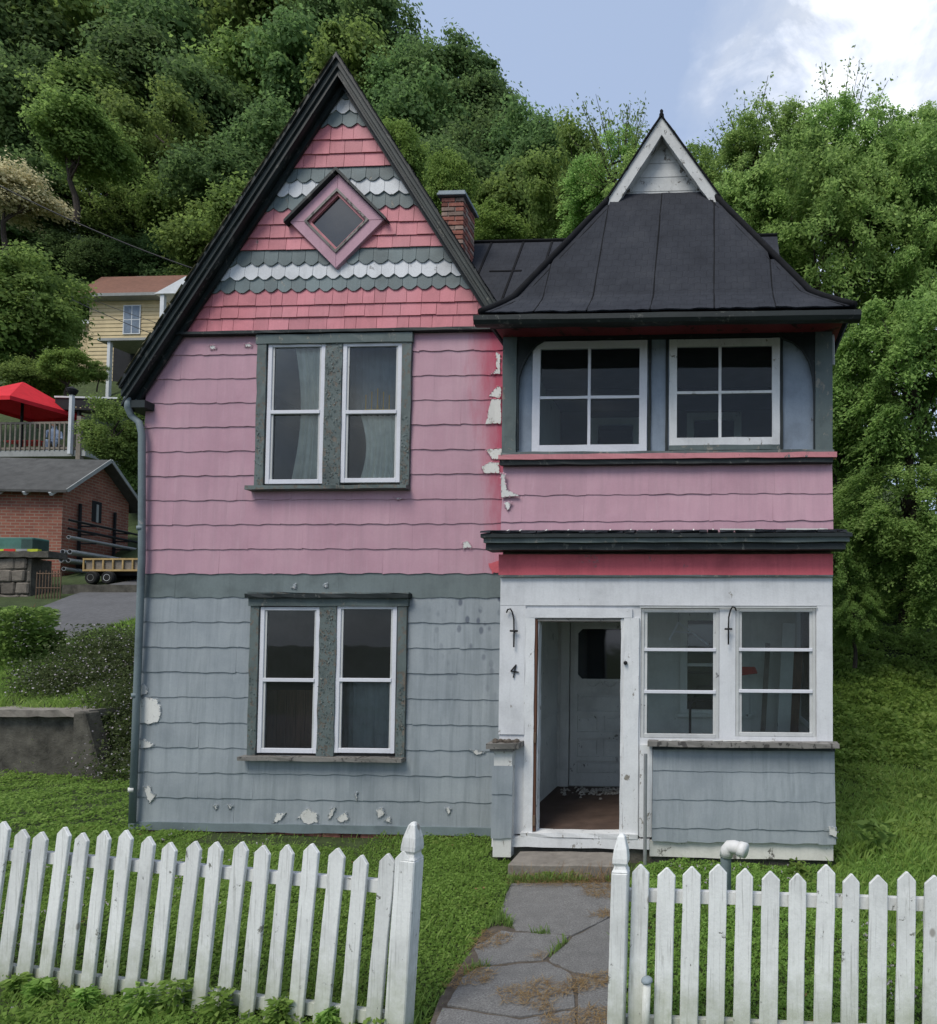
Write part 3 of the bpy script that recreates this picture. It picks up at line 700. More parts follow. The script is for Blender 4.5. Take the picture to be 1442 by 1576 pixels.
def casing_pair(name, o, mull, cw, headh, mt_, sills, capmode, rail_py, sash_px, label):
    x0, x1, z0, z1 = o; y0 = YM - 0.045
    c = MB(); c.board(x0, x0 + cw[0], y0, YM, z0, z1 - headh, .004)
    win = c.build('window', 'trim_green_worn', house); tag(win, label)
    c = MB(); c.board(x1 - cw[1], x1, y0, YM, z0, z1 - headh, .004); c.build('side_casing', 'trim_green_worn', win)
    c = MB(); c.board(mull[0], mull[1], y0 + .004, YM + .06, z0, z1 - headh, .005); c.build('mullion', 'trim_green_worn', win)
    c = MB(); c.board(x0 - .015, x1 + .015, y0 - .012, YM, z1 - headh, z1, .004); c.build('head_casing', 'trim_green', win)
    c = MB(); c.board(x0 - .05, x1 + .005, YM - .115, YM + .03, z0 - .042, z0 - .002, .004); c.build('sill', 'sill_worn' if sills else 'trim_green_worn', win)
    if capmode:
        c = MB(); c.board(x0 - .03, x1 + .04, YM - .10, YM - .004, z1 + .001, z1 + .045, .005); c.build('crown_cap', 'black_green', win)
        c = MB(); c.board(x0 - .02, x1 + .03, YM - .07, YM - .004, z1 + .046, z1 + .062, .006); c.build('cap_flashing', 'trim_green_worn', win)
    for (a, b, t_, bt) in sash_px:
        X0, X1 = ax(a, (t_ + bt) / 2, YM), ax(b, (t_ + bt) / 2, YM); Z0, Z1 = az(a, bt, YM), az(a, t_, YM)
        sash(win, X0, X1, Z0, Z1, YM - .03, az(a, rail_py, YM), 'sash_white', .046)
    rg_ = random.Random(int(x0 * 100) + int(z0 * 10)); fk_ = MB()
    for (xa_, xb_, n_, za_, zb_2) in ((mull[0], mull[1], 230, z0 + .02, z1 - headh), (x1 - cw[1], x1, 90, z0, z0 + (z1 - z0) * .45), (x0, x0 + cw[0], 45, z0, z0 + (z1 - z0) * .5)):
        for q in range(n_):      # curled paint flakes standing off the wood
            x_, z_ = rg_.uniform(xa_ + .008, xb_ - .008), rg_.uniform(za_, zb_2); s_ = rg_.uniform(.004, .013); a_ = rg_.uniform(0, 6.28); l_ = rg_.uniform(.002, .012); yk_ = y0 - .001
            c_, d_ = math.cos(a_) * s_, math.sin(a_) * s_
            fk_.add([(x_ - c_, yk_, z_ - d_), (x_ + d_ * .7, yk_ - l_ * .5, z_ - c_ * .7), (x_ + c_, yk_ - l_, z_ + d_), (x_ - d_ * .7, yk_ - l_ * .4, z_ + c_ * .7)], [(0, 1, 2, 3)])
    tag(fk_.build('paint_flakes', 'trim_green', win), kind='stuff')
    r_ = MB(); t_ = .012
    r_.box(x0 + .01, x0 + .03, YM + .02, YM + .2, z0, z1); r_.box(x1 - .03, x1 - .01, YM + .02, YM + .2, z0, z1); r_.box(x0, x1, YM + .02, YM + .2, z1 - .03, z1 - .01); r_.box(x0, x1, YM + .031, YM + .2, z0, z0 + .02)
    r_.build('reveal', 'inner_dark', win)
    return win
casing_pair('upper', UPW, (ax(502, 630, YM), ax(528, 630, YM)), (.10, .10), .10, 'trim_green', False, False, 636, [(413, 501, 531, 746), (528, 619, 530, 744)], 'upstairs pair of tall windows in flaking grey-green trim')
casing_pair('lower', LOW, (ax(493, 1045, YM), ax(519, 1045, YM)), (.095, .095), .085, 'trim_green', True, True, 1046, [(401, 493, 934, 1158), (518.5, 611, 932, 1158)], 'ground-floor pair of tall windows with black crown cap')
# rooms behind
rm = MB()
for (za, zc) in ((zb, 2.85), (3.05, z_gb - .05)):
    rm.box(xl + .13, -2.2, 3.6, 3.7, za, zc)
rm.build('inner_wall', 'inner_plaster', house)
fl = MB(); fl.box(xl + .13, xr_main, YM + .13, RIDGE_Y1 - .13, 2.86, 3.04); fl.box(xl + .13, xr_main, YM + .13, RIDGE_Y1 - .13, zb - .15, zb - .05); fl.box(xl + .13, xr_main, YM + .13, RIDGE_Y1 - .13, z_gb - .04, z_gb); fl.build('inner_floor', 'floor_brown', house)
MB().box(xl + .13, xl + .14, YM + .13, 3.6, zb, z_gb - .05).build('inner_side_wall', 'inner_dark', house)

# ---- peeled patches on the siding
def patch(parent, pts, Y, seed=0, thick=.0035, mt_='peeled', j=.008):
    rg_ = random.Random(seed); P = [at(a, b, Y) for a, b in pts]; out = []
    for k in range(len(P)):
        a, b = P[k], P[(k + 1) % len(P)]
        for i in range(4):
            t = i / 4; out.append((lerp(a.x, b.x, t) + rg_.uniform(-j, j), lerp(a.z, b.z, t) + rg_.uniform(-j, j)))
    MB().prism(out, Y - thick, Y + .012).build('peeled_patch', mt_, parent)
    if mt_ != 'peeled': return
    cxm = sum(q[0] for q in out) / len(out); czm = sum(q[1] for q in out) / len(out); fl_ = MB()
    for q in out:      # curled paint rim round the bare patch
        for _ in range(2):
            a_ = rg_.uniform(0, 6.28); s_ = rg_.uniform(.004, .014); ox, oz = q[0] + rg_.uniform(-.006, .006), q[1] + rg_.uniform(-.006, .006); dx_, dz_ = q[0] - cxm, q[1] - czm; l_ = math.hypot(dx_, dz_) + 1e-6; ux, uz = dx_ / l_, dz_ / l_
            fl_.add([(ox + ux * s_ - uz * s_ * .8, Y - thick - .001, oz + uz * s_ + ux * s_ * .8), (ox + ux * s_ + uz * s_ * .8, Y - thick - .001, oz + uz * s_ - ux * s_ * .8), (ox - ux * s_ * .5, Y - thick - rg_.uniform(.003, .012), oz - uz * s_ * .5)], [(0, 1, 2)])
    tag(fl_.build('paint_flakes', 'grey_siding' if czm < z_pg else 'pink_siding', parent), kind='stuff')
YS = YM - .0175
for k, pts in enumerate([
    [(214, 1080), (222, 1073), (240, 1077), (247, 1090), (246, 1108), (232, 1114), (214, 1113)], [(213, 1060), (222, 1052), (228, 1066), (214, 1071)],
    [(212, 1140), (222, 1137), (236, 1146), (230, 1151), (212, 1150)], [(222, 1212), (230, 1209), (233, 1220), (240, 1223), (231, 1236), (226, 1226)],
    [(459, 1257), (474, 1243), (487, 1254), (488, 1265), (470, 1268)], [(508, 1246), (515, 1243), (512, 1256), (506, 1260)], [(518, 1259), (532, 1251), (537, 1260), (524, 1266)],
    [(579, 1246), (589, 1243), (592, 1252), (583, 1258)], [(426, 1253), (440, 1251), (432, 1262), (421, 1267)], [(546, 1221), (550, 1220), (549, 1232)], [(686, 1243), (694, 1244), (690, 1254)],
    [(722, 1153), (735, 1155), (745, 1158), (734, 1161)], [(592, 1262), (600, 1257), (603, 1267)], [(328, 1240), (334, 1238), (333, 1246)], [(352, 1239), (358, 1240), (354, 1246)],
    [(448, 904), (454, 900), (455, 906)], [(498, 901), (504, 898), (502, 905)],
    [(323, 533), (331, 531), (332, 538), (324, 537)], [(378, 530), (386, 529), (387, 534), (379, 534)],
    [(763, 542), (770, 545), (770, 575), (756, 576), (764, 568)], [(752, 610), (766, 594), (771, 596), (771, 612)], [(757, 615), (771, 614), (771, 652), (747, 652)],
    [(748, 692), (772, 690), (771, 706), (757, 707)], [(741, 718), (754, 711), (768, 712), (768, 728), (745, 728)], [(712, 836), (720, 833), (726, 843), (713, 844)],
    [(607, 766), (620, 767), (612, 769)]]):
    patch(main_wall, pts, YS, k, j=.006 if k not in (0, 4) else .012)
for k, pts in enumerate([[(752, 868), (770, 862), (770, 880), (757, 882)]]): patch(main_wall, pts, YS - .002, 40 + k, mt_='red_frieze')

# ================================================================== cross wing, chimney
RZ = az(800, 372, 3.3); RY = 3.3
xw1 = ax(1196, 362, 3.3)
cw_ = MB()
def crossz(y): return RZ - abs(y - RY) * 1.5
cw_.loft([[(x, 1.25, crossz(1.25)), (x, RY, RZ), (x, RY + 2.6, crossz(RY + 2.6)), (x, RY + 2.6, crossz(RY + 2.6) - .1), (x, RY, RZ - .1), (x, 1.25, crossz(1.25) - .1)] for x in (apex.x + .3, xw1)])
wing_roof = cw_.build('wing_roof', 'roofing', house)
for px_ in (757, 806, 850):      # lap joints of the rolled roofing
    a = at(px_, 373, RY - .005); x = a.x
    MB().beam((x, RY - .02, RZ - .02), (x - .02, 1.5, crossz(1.5) + .006), .03, .012, (0, -1, .6)).build('seam', 'lead_seam', wing_roof)
MB().beam((ax(757, 412, 2.9), 2.80, crossz(2.80) + .006), (ax(806, 412, 2.9), 2.80, crossz(2.80) + .006), .03, .012, (0, -1, .6)).build('seam', 'lead_seam', wing_roof)
MB().tube([(apex.x + .4, RY, RZ + .005), (xw1, RY, RZ + .005)], .03, 8).build('ridge_cap', 'lead_seam', wing_roof)
MB().prism([(0, 0)] * 3, 0, 0) if False else None
wg = MB(); wg.loft([[(x, 2.0, 5.0), (x, RY + 2.3, 5.0), (x, RY, RZ - .15)] for x in (.72, .84)]); wg.build('wing_gable', 'grey_siding', house)

chim = MB(); cx0, cx1, cy0, cy1 = -3.86, ax(713, 340, 2.62), 2.62, 3.05
cz1 = az(700, 303, 2.62); chim.box(cx0 + .012, cx1 - .012, cy0 + .012, cy1 - .012, 6.2, cz1 - .01)
chimney = chim.build('chimney', 'mortar', house)
bb = []
for nm in ('brick_red', 'brick_pale'):
    for L_ in (.19, .09):
        m_ = MB(); m_.box(-L_ / 2, L_ / 2, -.045, .045, -.028, .028); me = m_.mesh('brick', .005); me.materials.append(MATS[nm]); bb.append((L_, me))
rg = random.Random(8); row = 0; z = cz1 - .04
while z > 6.9:
    for (axis_, lo_, hi_, fix) in (('x', cx0, cx1, cy0 + .045), ('y', cy0 + .095, cy1, cx1 - .045)):
        p = lo_; first = row % 2
        while p < hi_ - .03:
            big = not (first and p == lo_); L_ = .19 if big and p + .19 <= hi_ + .02 else .09
            me = rg.choice([b_ for b_ in bb if b_[0] == L_])[1]
            L2 = hi_ - p if hi_ - p - L_ < .06 else L_; c = p + L2 / 2
            mwx = Matrix.Translation((c, fix + rg.uniform(-.004, .004), z)) if axis_ == 'x' else Matrix.Translation((fix + rg.uniform(-.004, .004), c, z)) @ Matrix.Rotation(R(90), 4, 'Z')
            shared('brick', me, chimney, mwx @ Matrix.Diagonal((L2 / L_, 1, 1, 1))); p += L2 + .012
    z -= .068; row += 1
cp = MB(); cp.box(cx0 - .05, cx1 + .045, cy0 - .05, cy1 + .05, cz1, cz1 + .035); cp.box(cx0 - .035, cx1 + .03, cy0 - .035, cy1 + .035, cz1 + .0351, cz1 + .075)
cp.build('chimney_cap', 'lead', chimney, bevel=.006)

# ================================================================== the porch tower
YB = 2.0        # wall behind the porch
Zs = lambda py: az(1020, py, 0.0)
z_eave = az(1020, 487, -.42)
zt_wall = Zs(517); z_sill = Zs(700); z_corn = Zs(826); z_frz = Zs(857); z_wh = Zs(888); z_shelf = Zs(1141); z_ap = Zs(1291); z_sk = Zs(1317)
OPN = {'w1': rect(820, 996, 526, 697, 0), 'w2': rect(1030, 1200, 522, 690, 0), 'door': [ax(824, 1100, 0), ax(958, 1100, 0), zpf, az(890, 953, 0)],
       'w3': rect(986, 1107, 936, 1136, 0), 'w4': rect(1132, 1256, 935, 1134, 0)}
T = .10
pw = MB(); wall_cells(pw, xpl + .003, xpr - .003, z_sill + .02, zt_wall + .3, .012, T, [OPN['w1'], OPN['w2']])
porch_upper = pw.build('porch_upper_wall', 'panel_blue', house)
pw = MB(); wall_cells(pw, xpl, xpr, zpf - .02, z_wh, 0, T, [OPN['door'], OPN['w3'], OPN['w4']])
porch_lower = pw.build('porch_front_wall', 'white_paint', house)
pw = MB(); pw.box(xpl, xpr, .03, T, z_wh + .001, z_sill + .019); pw.build('porch_band_wall', 'lath', house)
# porch sides
pw = MB(); pw.box(xpl, xpl + .09, T + .001, YM - .001, zpf - .1, z_eave + .2); pw.box(xpr - .09, xpr, T + .001, YB, 0.0, z_shelf); pw.box(xpr - .09, xpr, T + .001, YB, z_wh - .1, z_sill); pw.box(xpr - .09, xpr, T + .001, .25, z_shelf, z_wh - .1); pw.box(xpr - .09, xpr, T + .001, YB, zt_wall - .1, z_eave + .2)
pw.box(xpr - .09, xpr, 1.85, YB, z_shelf, z_wh - .1); pw.box(xpr - .09, xpr, T + .001, .25, z_sill, zt_wall - .1); pw.box(xpr - .09, xpr, 1.85, YB, z_sill, zt_wall - .1)
pw.build('porch_side_wall', 'white_paint', house)
for (za, zc) in ((z_shelf, z_wh - .1), (z_sill, zt_wall - .1)):
    sw_ = MB(); sw_.box(xpr - .06, xpr - .02, .25, 1.85, za, za + .05); sw_.box(xpr - .06, xpr - .02, .25, 1.85, zc - .05, zc); sw_.box(xpr - .06, xpr - .02, 1.0, 1.06, za + .05, zc - .05)
    w_ = sw_.build('side_window', 'sash_white', house); MB().box(xpr - .045, xpr - .041, .25, 1.85, za + .05, zc - .05).build('pane', 'glass', w_)
# floors, ceilings and the wall behind
z2f = z_corn + .05
fl = MB(); fl.box(xpl + .02, xpr - .02, .102, YB, zpf - .08, zpf); fl.build('porch_floor', 'floor_brown', house)
fl = MB(); fl.box(xpl + .091, xpr - .091, .102, YB, z_wh - .08, z_wh - .03); fl.box(xpl + .09, xpr - .09, .102, YB, z_wh, z_wh + .1); fl.build('porch_ceiling', 'inner_white', house)
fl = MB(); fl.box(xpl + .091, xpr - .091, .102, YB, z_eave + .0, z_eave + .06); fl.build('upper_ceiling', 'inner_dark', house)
DOOR = [ax(876, 1100, YB), ax(975, 1100, YB), zpf, az(925, 955, YB)]
BW = [ax(1058, 1000, YB), ax(1142, 1000, YB), az(1100, 1092, YB), az(1100, 955, YB)]
UBW = [ax(920, 640, YB), ax(975, 640, YB), 3.55, 4.9]; UBD = [ax(1068, 640, YB), ax(1130, 640, YB), z2f - .6, 4.95]
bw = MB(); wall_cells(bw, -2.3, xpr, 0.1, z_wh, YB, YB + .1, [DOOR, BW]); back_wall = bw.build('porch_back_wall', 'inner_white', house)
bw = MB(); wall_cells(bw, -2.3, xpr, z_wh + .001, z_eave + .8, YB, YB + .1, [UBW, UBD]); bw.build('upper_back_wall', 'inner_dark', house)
siding(back_wall, xpl + .06, xpr - .1, lines(z_wh - .1, zpf, 10), lambda z: YB, lambda r_: 'inner_white', [(DOOR[0] - .12, DOOR[1] + .12, zpf - 1, DOOR[3] + .12), (BW[0] - .1, BW[1] + .1, BW[2] - .1, BW[3] + .1)], None, seed=9)
# left inner wall: the main wing's own flank
fk = MB(); fk.box(xpl + .02, xpl + .085, YM, YB, zpf - .3, z_eave + .3); flank = fk.build('flank_wall', 'inner_white', house)
for k in range(10):
    za = lerp(zpf, z_wh - .15, k / 10); zc = lerp(zpf, z_wh - .15, (k + 1) / 10); y = T + .02
    for (ya, yb2) in ((T + .02, .55 + .2 * (k % 2)), (.55 + .2 * (k % 2), 1.2 + .15 * (k % 2)), (1.2 + .15 * (k % 2), YB - .02)):
        MB().loft([[(xpl + .086, ya + .002, zc), (xpl + .103, ya + .002, za + .002), (xpl + .088, ya + .002, za + .001)], [(xpl + .086, yb2 - .002, zc), (xpl + .103, yb2 - .002, za + .002), (xpl + .088, yb2 - .002, za + .001)]]).build('siding_shingle', 'inner_white', flank)
# inner door with glazed top and panels
dd = MB(); y0 = YB + .02
gl_ = [ax(889, 1005, YB), ax(962, 1005, YB), az(925, 1045, YB), az(925, 968, YB)]
zd = lambda py: az(925, py, YB)
PAN = []
for (pa_, pb_, cols_) in ((1068, 1095, 1), (1102, 1127, 2), (1137, 1165, 2), (1172, 1190, 1)):
    wd = (DOOR[1] - DOOR[0] - .2)
    for k in range(cols_):
        a = DOOR[0] + .1 + k * (wd / 2 + .03) if cols_ == 2 else DOOR[0] + .1; PAN.append((a, a + (wd / 2 - .03 if cols_ == 2 else wd), zd(pb_), zd(pa_)))
wall_cells(dd, DOOR[0] + .004, DOOR[1] - .004, DOOR[2] + .005, DOOR[3] - .004, y0, y0 + .05, [gl_] + PAN); door = dd.build('inner_door', 'inner_white', house)
MB().box(gl_[0], gl_[1], y0 + .015, y0 + .02, gl_[2], gl_[3]).build('pane', 'glass_dark', door)
m_ = MB(); gm = .035
m_.box(gl_[0] - gm, gl_[0], y0 - .015, y0 - .001, gl_[2] - gm, gl_[3] + gm); m_.box(gl_[1], gl_[1] + gm, y0 - .015, y0 - .001, gl_[2] - gm, gl_[3] + gm); m_.box(gl_[0], gl_[1], y0 - .015, y0 - .001, gl_[2] - gm, gl_[2]); m_.box(gl_[0], gl_[1], y0 - .015, y0 - .001, gl_[3], gl_[3] + gm)
for sx_ in (0, 1):
    for sz_ in (2, 3):
        c = (gl_[sx_], gl_[sz_]); s1 = 1 if sx_ == 0 else -1; s2 = 1 if sz_ == 2 else -1
        m_.prism([c, (c[0] + s1 * .055, c[1]), (c[0], c[1] + s2 * .055)], y0 - .013, y0 + .012)
m_.build('glass_moulding', 'inner_white', door)
orn = MB(); ccx = (gl_[0] + gl_[1]) / 2
for s1 in (-1, 1):
    orn.tube([(ccx + s1 * (.02 + .18 * t / 8), y0 - .012, gl_[2] - .05 - .07 * math.sin(t / 8 * 3.1) + .02) for t in range(9)], .007, 6)
    orn.tube([(ccx + s1 * (.02 + .2 * t / 8), y0 - .012, gl_[3] + .05 + .05 * math.sin(t / 8 * 3.1)) for t in range(9)], .007, 6)
orn.build('carved_scroll', 'inner_white', door)
zd = lambda py: az(925, py, YB)
for (pa, pb, cols_) in ((1068, 1095, 1), (1102, 1127, 2), (1137, 1165, 2)):
    for k in range(0):
        pass
for (a, b, za, zc) in PAN:
    if True:
        fr = MB(); fr.box(a + .035, b - .035, y0 + .012, y0 + .03, za + .035, zc - .035); fr.box(a - .001, b + .001, y0 + .03, y0 + .048, za - .001, zc + .001)
        fr.build('door_panel', 'inner_white', door)
MB().lathe([(.0, 0), (.02, .005), (.025, .02), (.018, .035), (0, .04)], n=10).build('door_knob', 'iron', door, mw=Matrix.Translation((DOOR[1] - .06, y0 - .002, 1.2)) @ Matrix.Rotation(R(90), 4, 'X'))
fr = MB(); fr.box(DOOR[0] - .11, DOOR[0], YB - .03, YB + .06, zpf, DOOR[3] + .1); fr.box(DOOR[1], DOOR[1] + .11, YB - .03, YB + .06, zpf, DOOR[3] + .1); fr.box(DOOR[0], DOOR[1], YB - .03, YB + .06, DOOR[3], DOOR[3] + .1); fr.build('door_casing', 'inner_white', door)
def back_window(o, nm='back_window'):
    f = MB(); w_ = .09
    f.box(o[0] - w_, o[0], YB - .035, YB + .05, o[2] - w_, o[3] + w_); f.box(o[1], o[1] + w_, YB - .035, YB + .05, o[2] - w_, o[3] + w_); f.box(o[0], o[1], YB - .035, YB + .05, o[3], o[3] + w_); f.box(o[0] - w_ - .03, o[1] + w_ + .03, YB - .07, YB - .036, o[2] - w_, o[2] - w_ + .04); f.box(o[0], o[1], YB - .034, YB + .05, o[2] - w_ + .041, o[2])
    ob = f.build(nm, 'inner_white', house); mid = (o[2] + o[3]) / 2
    MB().box(o[0], o[1], YB + .01, YB + .04, mid - .02, mid + .02).build('meeting_rail', 'inner_white', ob)
    MB().box(o[0], o[1], YB + .045, YB + .05, o[2], o[3]).build('pane', 'glass_dark', ob)
back_window(BW); back_window(UBW); back_window(UBD)

# ---- entrance surround
D = OPN['door']; y_ = -.022
s_ = MB(); s_.board(ax(808, 1100, 0), D[0] - .012, y_, -.001, zpf, D[3] + .012, .003); ent = s_.build('entrance_casing', 'white_trim_worn', house)
s_ = MB(); s_.board(D[1] + .012, ax(984, 1100, 0) - .005, y_, -.001, zpf - .02, D[3] + .012, .003); s_.build('side_casing', 'white_trim_worn', ent)
s_ = MB(); s_.board(ax(808, 1100, 0) - .005, D[1] + .09, y_ - .003, -.001, D[3] + .013, D[3] + .1, .002); s_.build('head_casing', 'white_paint', ent)
s_ = MB(); s_.box(D[0] - .011, D[0] + .012, -.012, T + .01, zpf + .01, D[3]); s_.build('jamb', 'brown_wood', ent)
s_ = MB(); s_.board(D[0] + .0125, D[0] + .022, .012, T + .012, zpf + .01, D[3], .004); s_.build('jamb_strip', 'white_trim_worn', ent)
s_ = MB(); s_.board(D[1] - .02, D[1] + .011, -.01, T + .01, zpf + .01, D[3], .004); s_.build('jamb', 'white_trim_worn', ent)
s_ = MB(); s_.box(D[0] + .013, D[1] - .021, -.008, T, D[3] - .02, D[3] + .011); s_.build('jamb_head', 'sill_worn', ent)
s_ = MB(); s_.board(D[0] - .12, D[1] + .16, -.05, .1, zpf - .035, zpf + .008, .006); s_.build('threshold', 'white_trim_worn', ent)
for (py_) in (1135, 1262):
    z = az(825, py_, 0); MB().box(D[0] - .008, D[0] + .016, -.03, -.012, z - .05, z + .05).build('hinge', 'rust', ent, bevel=.003)
MB().lathe([(0, 0), (.016, .002), (.02, .015), (.014, .03), (0, .034)], n=10).build('latch_knob', 'iron', ent, mw=Matrix.Translation((D[1] + .03, y_ - .001, az(963, 1020, 0))) @ Matrix.Rotation(R(90), 4, 'X'))
# white head board edges and corner boards
hb = MB(); hb.board(xpl - .004, xpr + .004, -.016, -.001, az(1020, 934, 0) + .012, z_wh - .004, .001); hb.build('head_board', 'white_paint', porch_lower)
cb = MB(); cb.board(xpl - .004, ax(808, 1100, 0) - .004, -.015, -.001, az(790, 1130, 0), az(1020, 934, 0) + .010, .001); cb.build('corner_board', 'white_paint', porch_lower)
cb = MB(); cb.board(OPN['w4'][1] + .004, xpr + .004, -.015, -.001, z_shelf + .02, az(1020, 934, 0) + .010, .002); cb.build('corner_board', 'white_paint', porch_lower)
cb = MB(); cb.board(ax(985, 1200, 0), ax(1004, 1200, 0), -.03, -.001, zpf - .02, z_shelf - .03, .002); cb.build('door_post', 'white_trim_worn', porch_lower)

# ---- three-light storm windows of the lower porch
def three_light(o, rails, y):
    x0, x1, z0, z1 = o; fw = .032
    f = MB(); f.box(x0 + .002, x0 + fw, y, y + .05, z0, z1); f.box(x1 - fw, x1 - .002, y, y + .05, z0, z1); f.box(x0 + fw, x1 - fw, y + .001, y + .05, z1 - .042, z1 - .002); f.box(x0 + fw, x1 - fw, y + .001, y + .05, z0 + .002, z0 + .04)
    w_ = f.build('porch_window', 'aluminium', house, bevel=.003); zz = [z0 + .04] + rails + [z1 - .042]
    for xa_ in (x0 + fw, x1 - fw - .028): MB().box(xa_, xa_ + .028, y + .012, y + .04, z0 + .04, z1 - .042).build('inner_stile', 'aluminium', w_)
    for r_ in rails: MB().box(x0 + fw, x1 - fw, y - .004, y + .045, r_ - .016, r_ + .016).build('glazing_bar', 'sash_white', w_, bevel=.003)
    for a, b in zip(zz, zz[1:]): MB().box(x0 + fw, x1 - fw, y + .022, y + .026, a, b).build('pane', 'glass', w_)
    return w_
three_light(OPN['w3'], [az(1046, 1065, 0), az(1046, 1000, 0)], .005); three_light(OPN['w4'], [az(1195, 1064, 0), az(1195, 1000, 0)], .005)
# drip above
MB().board(OPN['w3'][0] - .01, OPN['w4'][1] + .01, -.03, -.017, OPN['w3'][3] + .002, OPN['w3'][3] + .014, .001).build('drip_strip', 'aluminium', porch_lower)

# ---- sill shelf, apron, skirts
x_ap = ax(1004, 1200, -.05)
s_ = MB(); s_.board(ax(997, 1141, -.1), ax(1291, 1141, -.1), -.13, -.001, z_shelf - .03, z_shelf + .016, .004); shelf = s_.build('sill_shelf', 'sill_worn', house)
s_ = MB(); s_.board(ax(1004, 1141, -.08), ax(1285, 1141, -.08), -.09, -.001, z_shelf - .062, z_shelf - .031, .003); s_.build('shelf_moulding', 'black_green', shelf)
bd = MB(); rg = random.Random(2)
for k in range(16):
    x = rg.choice([rg.gauss(ax(1090, 1138, -.06), .1), rg.gauss(ax(1160, 1138, -.06), .12), rg.gauss(ax(1040, 1138, -.06), .08)]); w_ = rg.uniform(.02, .09); a = rg.uniform(-.3, .3)
    bd.beam((x - w_, -.06 + a * w_, z_shelf + .02), (x + w_, -.06 - a * w_, z_shelf + .026), .02, .006)
tag(bd.build('paint_flakes', 'peeled', shelf), kind='stuff')
apron = MB().box(x_ap, xpr, .0, .04, z_ap - .02, z_shelf - .05).build('apron_wall', 'lath', house)
ap_rows = [z_shelf - .06, Zs(1185), Zs(1228), Zs(1271), Zs(1291)]
yap = lambda z: -.012 - .055 * sstep(z_shelf - .1, z_ap, z)
siding(apron, x_ap, xpr + .018, ap_rows, yap, lambda r_: 'grey_siding', seed=12)
sk = MB(); sk.board(ax(1000, 1305, -.02), xpr + .0, -.04, .03, z_sk, z_ap - .004, .005); sk.build('porch_skirt', 'cream_skirt', house)
sk = MB(); sk.board(ax(758, 1293, -.02), ax(1000, 1305, -.02) - .002, -.045, .03, az(880, 1304, -.03), zpf - .037, .005); sk.build('porch_skirt', 'white_trim_worn', house)
MB().box(xpl, xpr - .03, .0, .1, -.3, z_sk + .05).build('porch_base', 'concrete_dark', house)
patch(house, [(1276, 1272), (1287, 1274), (1287, 1288), (1275, 1285)], -.09, 61)

# ---- pedestal left of the entrance
ped = MB(); px0, px1 = ax(756, 1220, -.12), ax(788, 1220, -.12); zc = az(772, 1151, -.12)
ped.box(px0 + .015, px1 - .01, -.10, YM - .03, .06, zc); pedestal = ped.build('pedestal', 'peeled', house)
c = MB(); c.board(ax(749, 1141, -.16), ax(799, 1141, -.16), -.18, .0, zc, zc + .05, .006); c.box(px0 - .01, px1 + .01, -.15, .0, zc - .03, zc - .001); c.build('pedestal_cap', 'sill_worn', pedestal)
rb = MB(); rg = random.Random(5)
for k in range(12):
    a = rg.uniform(px0, px1 + .03); rb.lathe([(0, 0), (.03 * rg.uniform(.6, 1.2), .004), (.025, .02), (0, .03)], (a, -.09 + rg.uniform(-.05, .05), zc + .05), 6)
tag(rb.build('rotten_wood', 'dirt', pedestal), kind='stuff')
siding(pedestal, px0, px1, [az(770, 1182, -.12), az(770, 1223, -.12), az(770, 1290, -.12)], lambda z: -.10, lambda r_: 'grey_siding', seed=77)

# ---- upper porch: posts, arched corner brackets, sashes
post_l = (xpl - .008, ax(796, 620, 0)); post_r = (ax(1254, 620, 0), xpr + .008)
for (a, b) in (post_l, post_r):
    p = MB(); p.board(a, b, -.035, .011, z_sill + .02, zt_wall + .05, .003); p.build('corner_post', 'trim_green', house)
for side, pts in ((1, [(795, 512), (845, 512), (838, 524), (826, 531), (814, 545), (805, 562), (799, 580), (797, 606), (795, 606)]), (-1, [(1255, 512), (1196, 512), (1205, 521), (1221, 527), (1234, 538), (1245, 556), (1251, 580), (1253, 606), (1255, 606)])):
    P = [(at(a, b, -.02).x, at(a, b, -.02).z) for a, b in pts]
    MB().prism(P, -.025, .010).build('arched_bracket', 'black_green', house)
    arc = [at(a, b, -.03) for a, b in pts[1:-1]] + [at(pts[-2][0], 693, -.03)]
    MB().tube(arc, .010, 6).build('arch_bead', 'black_green', house)
fz = MB(); fz.board(xpl - .01, xpr + .01, -.03, .010, zt_wall - .03, zt_wall + .22, .003); fz.build('frieze_board', 'black_green', house)
for px_ in (1000, 1026, 1203):
    x = ax(px_, 610, 0); MB().board(x - .012, x + .012, -.012, .011, z_sill + .02, zt_wall - .031, .003).build('stop_strip', 'black_green', house)
def four_light(o, mt_, y, vx, hz_):
    x0, x1, z0, z1 = o; f = MB(); fw = .075
    f.board(x0, x0 + fw, y, y + .04, z0, z1, .002); f.board(x1 - fw, x1, y, y + .04, z0, z1, .002); f.board(x0 + fw, x1 - fw, y + .001, y + .039, z1 - fw * .95, z1 - .001, .002); f.board(x0 + fw, x1 - fw, y + .001, y + .039, z0 + .001, z0 + fw, .002)
    w_ = f.build('sash_window', mt_, house)
    for nm, args in (('muntin', (vx - .014, vx + .014, y + .004, y + .03, z0 + fw, z1 - fw)), ('muntin', (x0 + fw, x1 - fw, y + .006, y + .032, hz_ - .013, hz_ + .013))):
        MB().board(*args, .0015).build(nm, mt_, w_)
    xs = [x0 + fw, vx, x1 - fw]; zs = [z0 + fw, hz_, z1 - fw]
    for i in range(2):
        for j in range(2): MB().box(xs[i], xs[i + 1], y + .018, y + .021, zs[j], zs[j + 1]).build('pane', 'glass_clear', w_)
    return w_
four_light(OPN['w1'], 'sash_white', -.02, ax(907, 610, 0), az(907, 612, 0)); 
